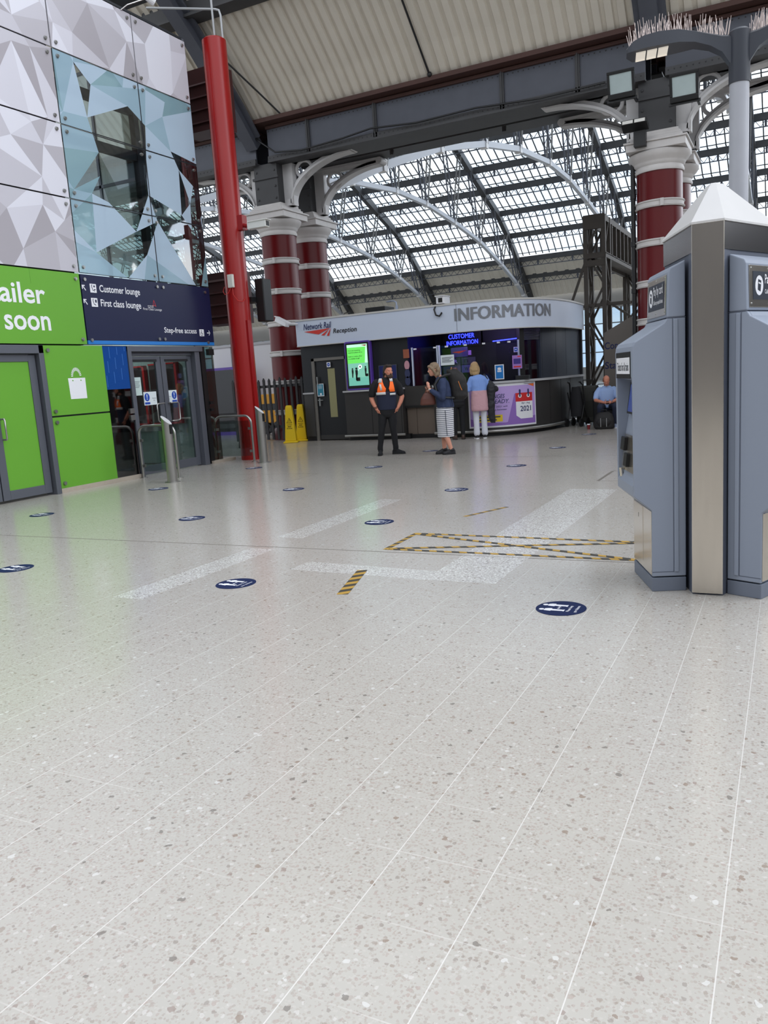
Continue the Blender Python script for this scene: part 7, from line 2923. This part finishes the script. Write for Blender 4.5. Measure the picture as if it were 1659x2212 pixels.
M_YELLOW = mat('safety_yellow', (232, 196, 20), 0.45)
def cone(x, y, rot, label):
    t = thing('wet_floor_cone', label, 'safety cone', (x, y, 0), rot)
    k = MB()
    def sq(h, z, r=0.18):
        a = h * r
        return [Vector((sx * h, sy * h, z)) for sx, sy in ((-1, -1), (1, -1), (1, 1), (-1, 1))]
    k.loft([sq(0.19, 0.0), sq(0.19, 0.03), sq(0.155, 0.05)])
    k.loft([sq(0.145, 0.05), sq(0.135, 0.20), sq(0.085, 0.90), sq(0.07, 0.96), sq(0.05, 0.97)])
    k.build('cone_body', M_YELLOW, t, bevel=0.012)
    yf = lambda z: -(0.135 - 0.05 * (z - 0.2) / 0.7) - 0.003
    def CF(x_, z):
        return frame((x_, yf(z), z), (1, 0, 0), (0, 0.071, 1))
    k = MB()
    for a, b in (((-0.065, 0.52), (0.065, 0.52)), ((0.065, 0.52), (0, 0.645)), ((0, 0.645), (-0.065, 0.52))):
        k.beam((a[0], yf(a[1]), a[1]), (b[0], yf(b[1]), b[1]), 0.006, 0.013, (0, 1, 0.07))
    k.beam((-0.01, yf(0.545), 0.545), (0.012, yf(0.60), 0.60), 0.006, 0.014, (0, 1, 0.07))
    k.build('warning_triangle', M_BLACK, t)
    for body, z, w, h in (('CAUTION', 0.46, 0.13, 0.022), ('WET', 0.405, 0.10, 0.035), ('FLOOR', 0.36, 0.14, 0.03)):
        k = MB()
        text_into(k, body, CF(-w / 2, z), w, h, bold=0.02, lift=0.001)
        k.build('lettering', M_BLACK, t)
    return t
cone(-11.66, 17.62, 0.42, 'nearest of the yellow wet floor cones beside the booth door')
cone(-11.62, 18.12, 0.3, 'yellow wet floor cone tucked behind the nearest one')
t = thing('yellow_machine', 'yellow machine glimpsed through the palisade fence', 'machine', (-14.6, 21.0, 0))
k = MB()
k.box((-0.35, 0, 0.35), (0.35, 0.6, 1.25))
k.build('casing', mat('machine_yellow', (212, 150, 30), 0.5), t, bevel=0.03)
k = MB()
k.box((-0.3, -0.01, 0.75), (0.3, 0.0, 0.95))
k.build('dark_band', M_BLACK, t)
for x in (-0.25, 0.25):
    k = MB()
    k.cyl((x, 0.0, 0.2), (x, 0.2, 0.2), 0.2, n=20)
    k.build('wheel', M_BLACK, t)

t = thing('white_kiosk', 'white panelled kiosk wall behind the tall red pole', 'kiosk', (-15.9, 21.9, 0))
k = MB()
k.box((-1.5, 0.0, 0.0), (0.95, 1.5, 2.85))
k.build('panel_wall', mat('kiosk_white', (214, 214, 218), 0.5), t)
k = MB()
k.box((-1.55, -0.05, 2.85), (1.0, 1.55, 2.93))
k.build('roof_edge', mat('kiosk_edge', (180, 180, 184), 0.5), t)
k = MB()
for x in (-0.7, 0.1):
    k.box((x, -0.003, 0.1), (x + 0.015, 0.0, 2.85))
k.build('panel_seam', M_INK, t)
t = thing('display_totem', 'purple framed dark display standing behind the first hoop barrier and red pole', 'display', (-16.55, 21.2, 0))
k = MB()
k.prism(rrect(-0.75, 0.0, 0.75, 2.18, 0.05), 0.0, 0.2, frame((0, 0.1, 0), (1, 0, 0), (0, 0, 1)))
k.build('purple_frame', mat('purple_case', (92, 62, 160), 0.4), t)
k = MB()
k.box((-0.62, -0.104, 0.15), (0.62, -0.10, 2.1))
k.build('dark_screen', mat('screen_off', (14, 12, 18), 0.2), t)
# benches seen through the glass beside the pole
for x, y, lab in ((-13.0, 16.4, 'dark slatted bench seen through the glass side light beside the red pole'),):
    t = thing('platform_bench', lab, 'bench', (x, y, 0))
    for z in (0.42, 0.62, 0.80):
        k = MB()
        k.box((-0.8, 0, z), (0.8, 0.05, z + 0.09))
        k.build('slat', M_FENCE, t)
    for x_ in (-0.6, 0.6):
        k = MB()
        k.beam((x_, 0.0, 0.0), (x_ + 0.12, 0.02, 0.85), 0.09, 0.06)
        k.beam((x_ + 0.2, 0.3, 0.0), (x_ + 0.12, 0.02, 0.7), 0.09, 0.06)
        k.build('leg', M_FENCE, t)

# ------------------------------------------------------------------ lattice gantry, sign kiosk and luggage beyond the booth
M_GANTRY = mat('grimy_gantry_steel', (72, 66, 60), 0.65, noise=0.25, nscale=3)
def lattice_tower(t, x0, x1, y0, y1, h, name='tower_leg'):
    for x in (x0, x1):
        for y in (y0, y1):
            k = MB()
            k.box((x - 0.055, y - 0.055, 0.0), (x + 0.055, y + 0.055, h))
            k.build(name, M_GANTRY, t)
    n = max(2, int(round(h / 0.9)))
    k = MB()
    for i in range(n):
        za, zb = h * i / n, h * (i + 1) / n
        fl = i % 2
        for y in (y0, y1):
            k.beam((x0 if fl else x1, y, za), (x1 if fl else x0, y, zb), 0.06, 0.05)
        for x in (x0, x1):
            k.beam((x, y0 if fl else y1, za), (x, y1 if fl else y0, zb), 0.06, 0.05)
    k.build('lattice', M_GANTRY, t)
t = thing('lattice_gantry', 'rusty lattice tower and walkway rising beyond the curved end of the booth', 'gantry', (-4.73, 22.85, 0))
lattice_tower(t, -0.24, 0.24, -0.35, 0.3, 5.4)
lattice_tower(t, -0.24, 0.24, 5.4, 6.0, 4.4)
k = MB()
k.box((-0.30, -0.4, 4.30), (-0.20, 9.0, 4.42))
k.box((0.20, -0.4, 4.30), (0.30, 9.0, 4.42))
k.box((-0.3, -0.4, 4.40), (0.3, 9.0, 4.44))
k.build('walkway', M_GANTRY, t)
k = MB()
k.box((-0.28, -0.4, 5.25), (-0.22, 9.0, 5.4))
k.box((0.22, -0.4, 5.25), (0.28, 9.0, 5.4))
k.build('top_rail', M_GANTRY, t)
k = MB()
k.box((-0.28, -0.42, 5.05), (0.28, -0.36, 5.42))
k.build('end_plate', M_GANTRY, t)
k = MB()
k.box((-0.28, -0.42, 4.1), (0.28, -0.36, 4.25))
k.box((-0.28, -0.42, 4.3), (0.28, -0.36, 4.4))
k.build('end_plate', M_GANTRY, t)
for i in range(14):
    k = MB()
    y = 0.5 + i * 0.6
    k.box((0.17, y, 4.42), (0.30, y + 0.08, 5.25))
    k.box((-0.28, y, 4.42), (-0.22, y + 0.06, 5.25))
    k.build('upright', M_GANTRY, t)
k = MB()
for a, b in (((-0.24, -0.3, 4.3), (-0.7, -0.3, 3.1)), ((0.24, -0.3, 3.2), (0.9, -0.3, 2.7))):
    k.beam(a, b, 0.06, 0.06)
k.box((-0.9, -0.35, 3.05), (0.9, -0.29, 3.12))
k.box((-0.9, -0.05, 3.05), (0.9, 0.01, 3.12))
for i in range(7):
    k.beam((-0.85 + 0.03 * i, -0.33, 3.06), (-1.05 + 0.05 * i, -0.33, 2.72), 0.02, 0.02)
k.build('side_bracket', M_GANTRY, t)

t = thing('sign_kiosk', 'grey slope roofed sign kiosk behind the seated man', 'sign', (-3.75, 21.4, 0))
k = MB()
k.prism([(-0.56, 0.0), (0.9, 0.0), (0.9, 2.68), (0.1, 2.62), (-0.56, 2.28)], -0.5, 0.0, frame((0, 0, 0), (1, 0, 0), (0, 0, 1), (0, -1, 0)))
k.build('casing', mat('kiosk_grey', (120, 114, 108), 0.45, 0.2), t)
for body, z, w in (('Conn', 1.86, 0.44), ('Stat', 1.36, 0.38)):
    k = MB()
    text_into(k, body, frame((-0.545, -0.003, z), (1, 0, 0), (0, 0, 1)), w, 0.18, bold=0.015, lift=0.001)
    k.build('lettering', M_BLUEINK, t)

def suitcase(x, y, w, h, d, col, label, rot=0.0):
    t = thing('suitcase', label, 'suitcase', (x, y, 0), rot)
    k = MB()
    k.box((-w / 2, -d / 2, 0.05), (w / 2, d / 2, h))
    k.build('shell', mat('case_%d' % col[0], col, 0.6, noise=0.15, nscale=8), t, bevel=0.04, seg=3)
    for sx in (-1, 1):
        k = MB()
        k.cyl((sx * w * 0.36, -d * 0.3, 0.03), (sx * w * 0.36, d * 0.3, 0.03), 0.03, n=14)
        k.build('wheel', M_BLACK, t)
    k = MB()
    k.tube([(-0.12, d * 0.3, h - 0.02), (-0.12, d * 0.3, h + 0.14), (0.12, d * 0.3, h + 0.14), (0.12, d * 0.3, h - 0.02)], 0.012, 8)
    k.build('pull_handle', M_BLACK, t)
    k = MB()
    k.box((-w * 0.4, -d / 2 - 0.012, h * 0.2), (w * 0.4, -d / 2, h * 0.62))
    k.build('front_pocket', mat('pocket_%d' % col[0], tuple(max(0, c - 10) for c in col), 0.7), t, bevel=0.01)
    return t
suitcase(-4.62, 20.75, 0.52, 0.98, 0.3, (58, 58, 54), 'tall dark grey suitcase standing beside the pushchair')
suitcase(-4.22, 20.6, 0.42, 0.86, 0.28, (28, 28, 34), 'black suitcase just behind the shoulder of the seated man')
t = thing('pushchair', 'folded black pushchair standing at the curved end of the booth', 'pushchair', (-4.76, 20.15, 0), -0.2)
k = MB()
for x in (-0.18, 0.18):
    k.tube([(x, -0.15, 0.12), (x * 1.05, 0.05, 0.6), (x * 0.95, 0.0, 1.02), (x * 0.8, -0.1, 1.1)], 0.018, 8)
    k.tube([(x, 0.2, 0.12), (x, 0.0, 0.55), (x, -0.12, 0.85)], 0.016, 8)
k.build('folding_frame', M_BLACK, t, smooth=60)
k = MB()
rings(k, [(0.25, 0, 0.0, 0.14, 0.10), (0.5, 0, 0.02, 0.17, 0.12), (0.8, 0, 0.0, 0.15, 0.10), (0.98, 0, -0.02, 0.10, 0.07)])
k.build('folded_seat', mat('pushchair_cloth', (30, 30, 34), 0.8, bump=0.4, nscale=9), t, smooth=60)
for x in (-0.19, 0.19):
    for y in (-0.17, 0.2):
        k = MB()
        k.cyl((x - 0.02, y, 0.1), (x + 0.02, y, 0.1), 0.1, n=20)
        k.build('wheel', M_BLACK, t, smooth=40)
for x in (-0.15, 0.15):
    k = MB()
    k.ell((x, -0.12, 1.1), (0.025, 0.06, 0.025), 10)
    k.build('hand_grip', M_BLACK, t, smooth=60)

t = thing('rucksack', 'black rucksack on the floor between the feet of the seated man', 'rucksack', (-3.86, 19.0, 0), 0.1)
k = MB()
rings(k, [(0.0, 0, 0, 0.20, 0.11), (0.05, 0, 0, 0.235, 0.13), (0.2, 0, 0.0, 0.23, 0.13), (0.33, 0, 0.01, 0.19, 0.10), (0.39, 0, 0.02, 0.12, 0.06)])
k.ell((0.0, -0.12, 0.16), (0.15, 0.04, 0.10), 14)
fuse(k, 'pack_body', mat('rucksack_nylon', (30, 28, 28), 0.7), t, 0.010, 2)
k = MB()
k.tube([(-0.07, 0.03, 0.37), (-0.05, 0.03, 0.44), (0.05, 0.03, 0.44), (0.07, 0.03, 0.37)], 0.010, 8)
k.build('grab_handle', M_BLACK, t, smooth=60)
for x in (-0.06, 0.07):
    k = MB()
    k.box((x - 0.006, -0.166, 0.06), (x + 0.006, -0.155, 0.26))
    k.build('pale_zip', mat('zip_grey', (150, 150, 150), 0.5), t)
k = MB()
k.box((-4.12, 19.45, 0.0), (-3.68, 19.85, 0.40))
tag(k.build('luggage_box', mat('black_trunk', (26, 26, 30), 0.6), bevel=0.02), 'low black trunk that the balding man sits on', 'trunk')
t = thing('paper_cup', 'red paper coffee cup with white lid on the floor beside the rucksack', 'cup', (-4.22, 19.0, 0))
k = MB()
k.lathe([(0.028, 0.0), (0.038, 0.11)], 20)
k.build('cup', mat('cup_red', (120, 24, 34), 0.5), t, smooth=40)
k = MB()
k.lathe([(0.041, 0.108), (0.041, 0.12), (0.036, 0.13), (0.034, 0.13)], 20)
k.build('lid', M_WHITE, t, smooth=40)
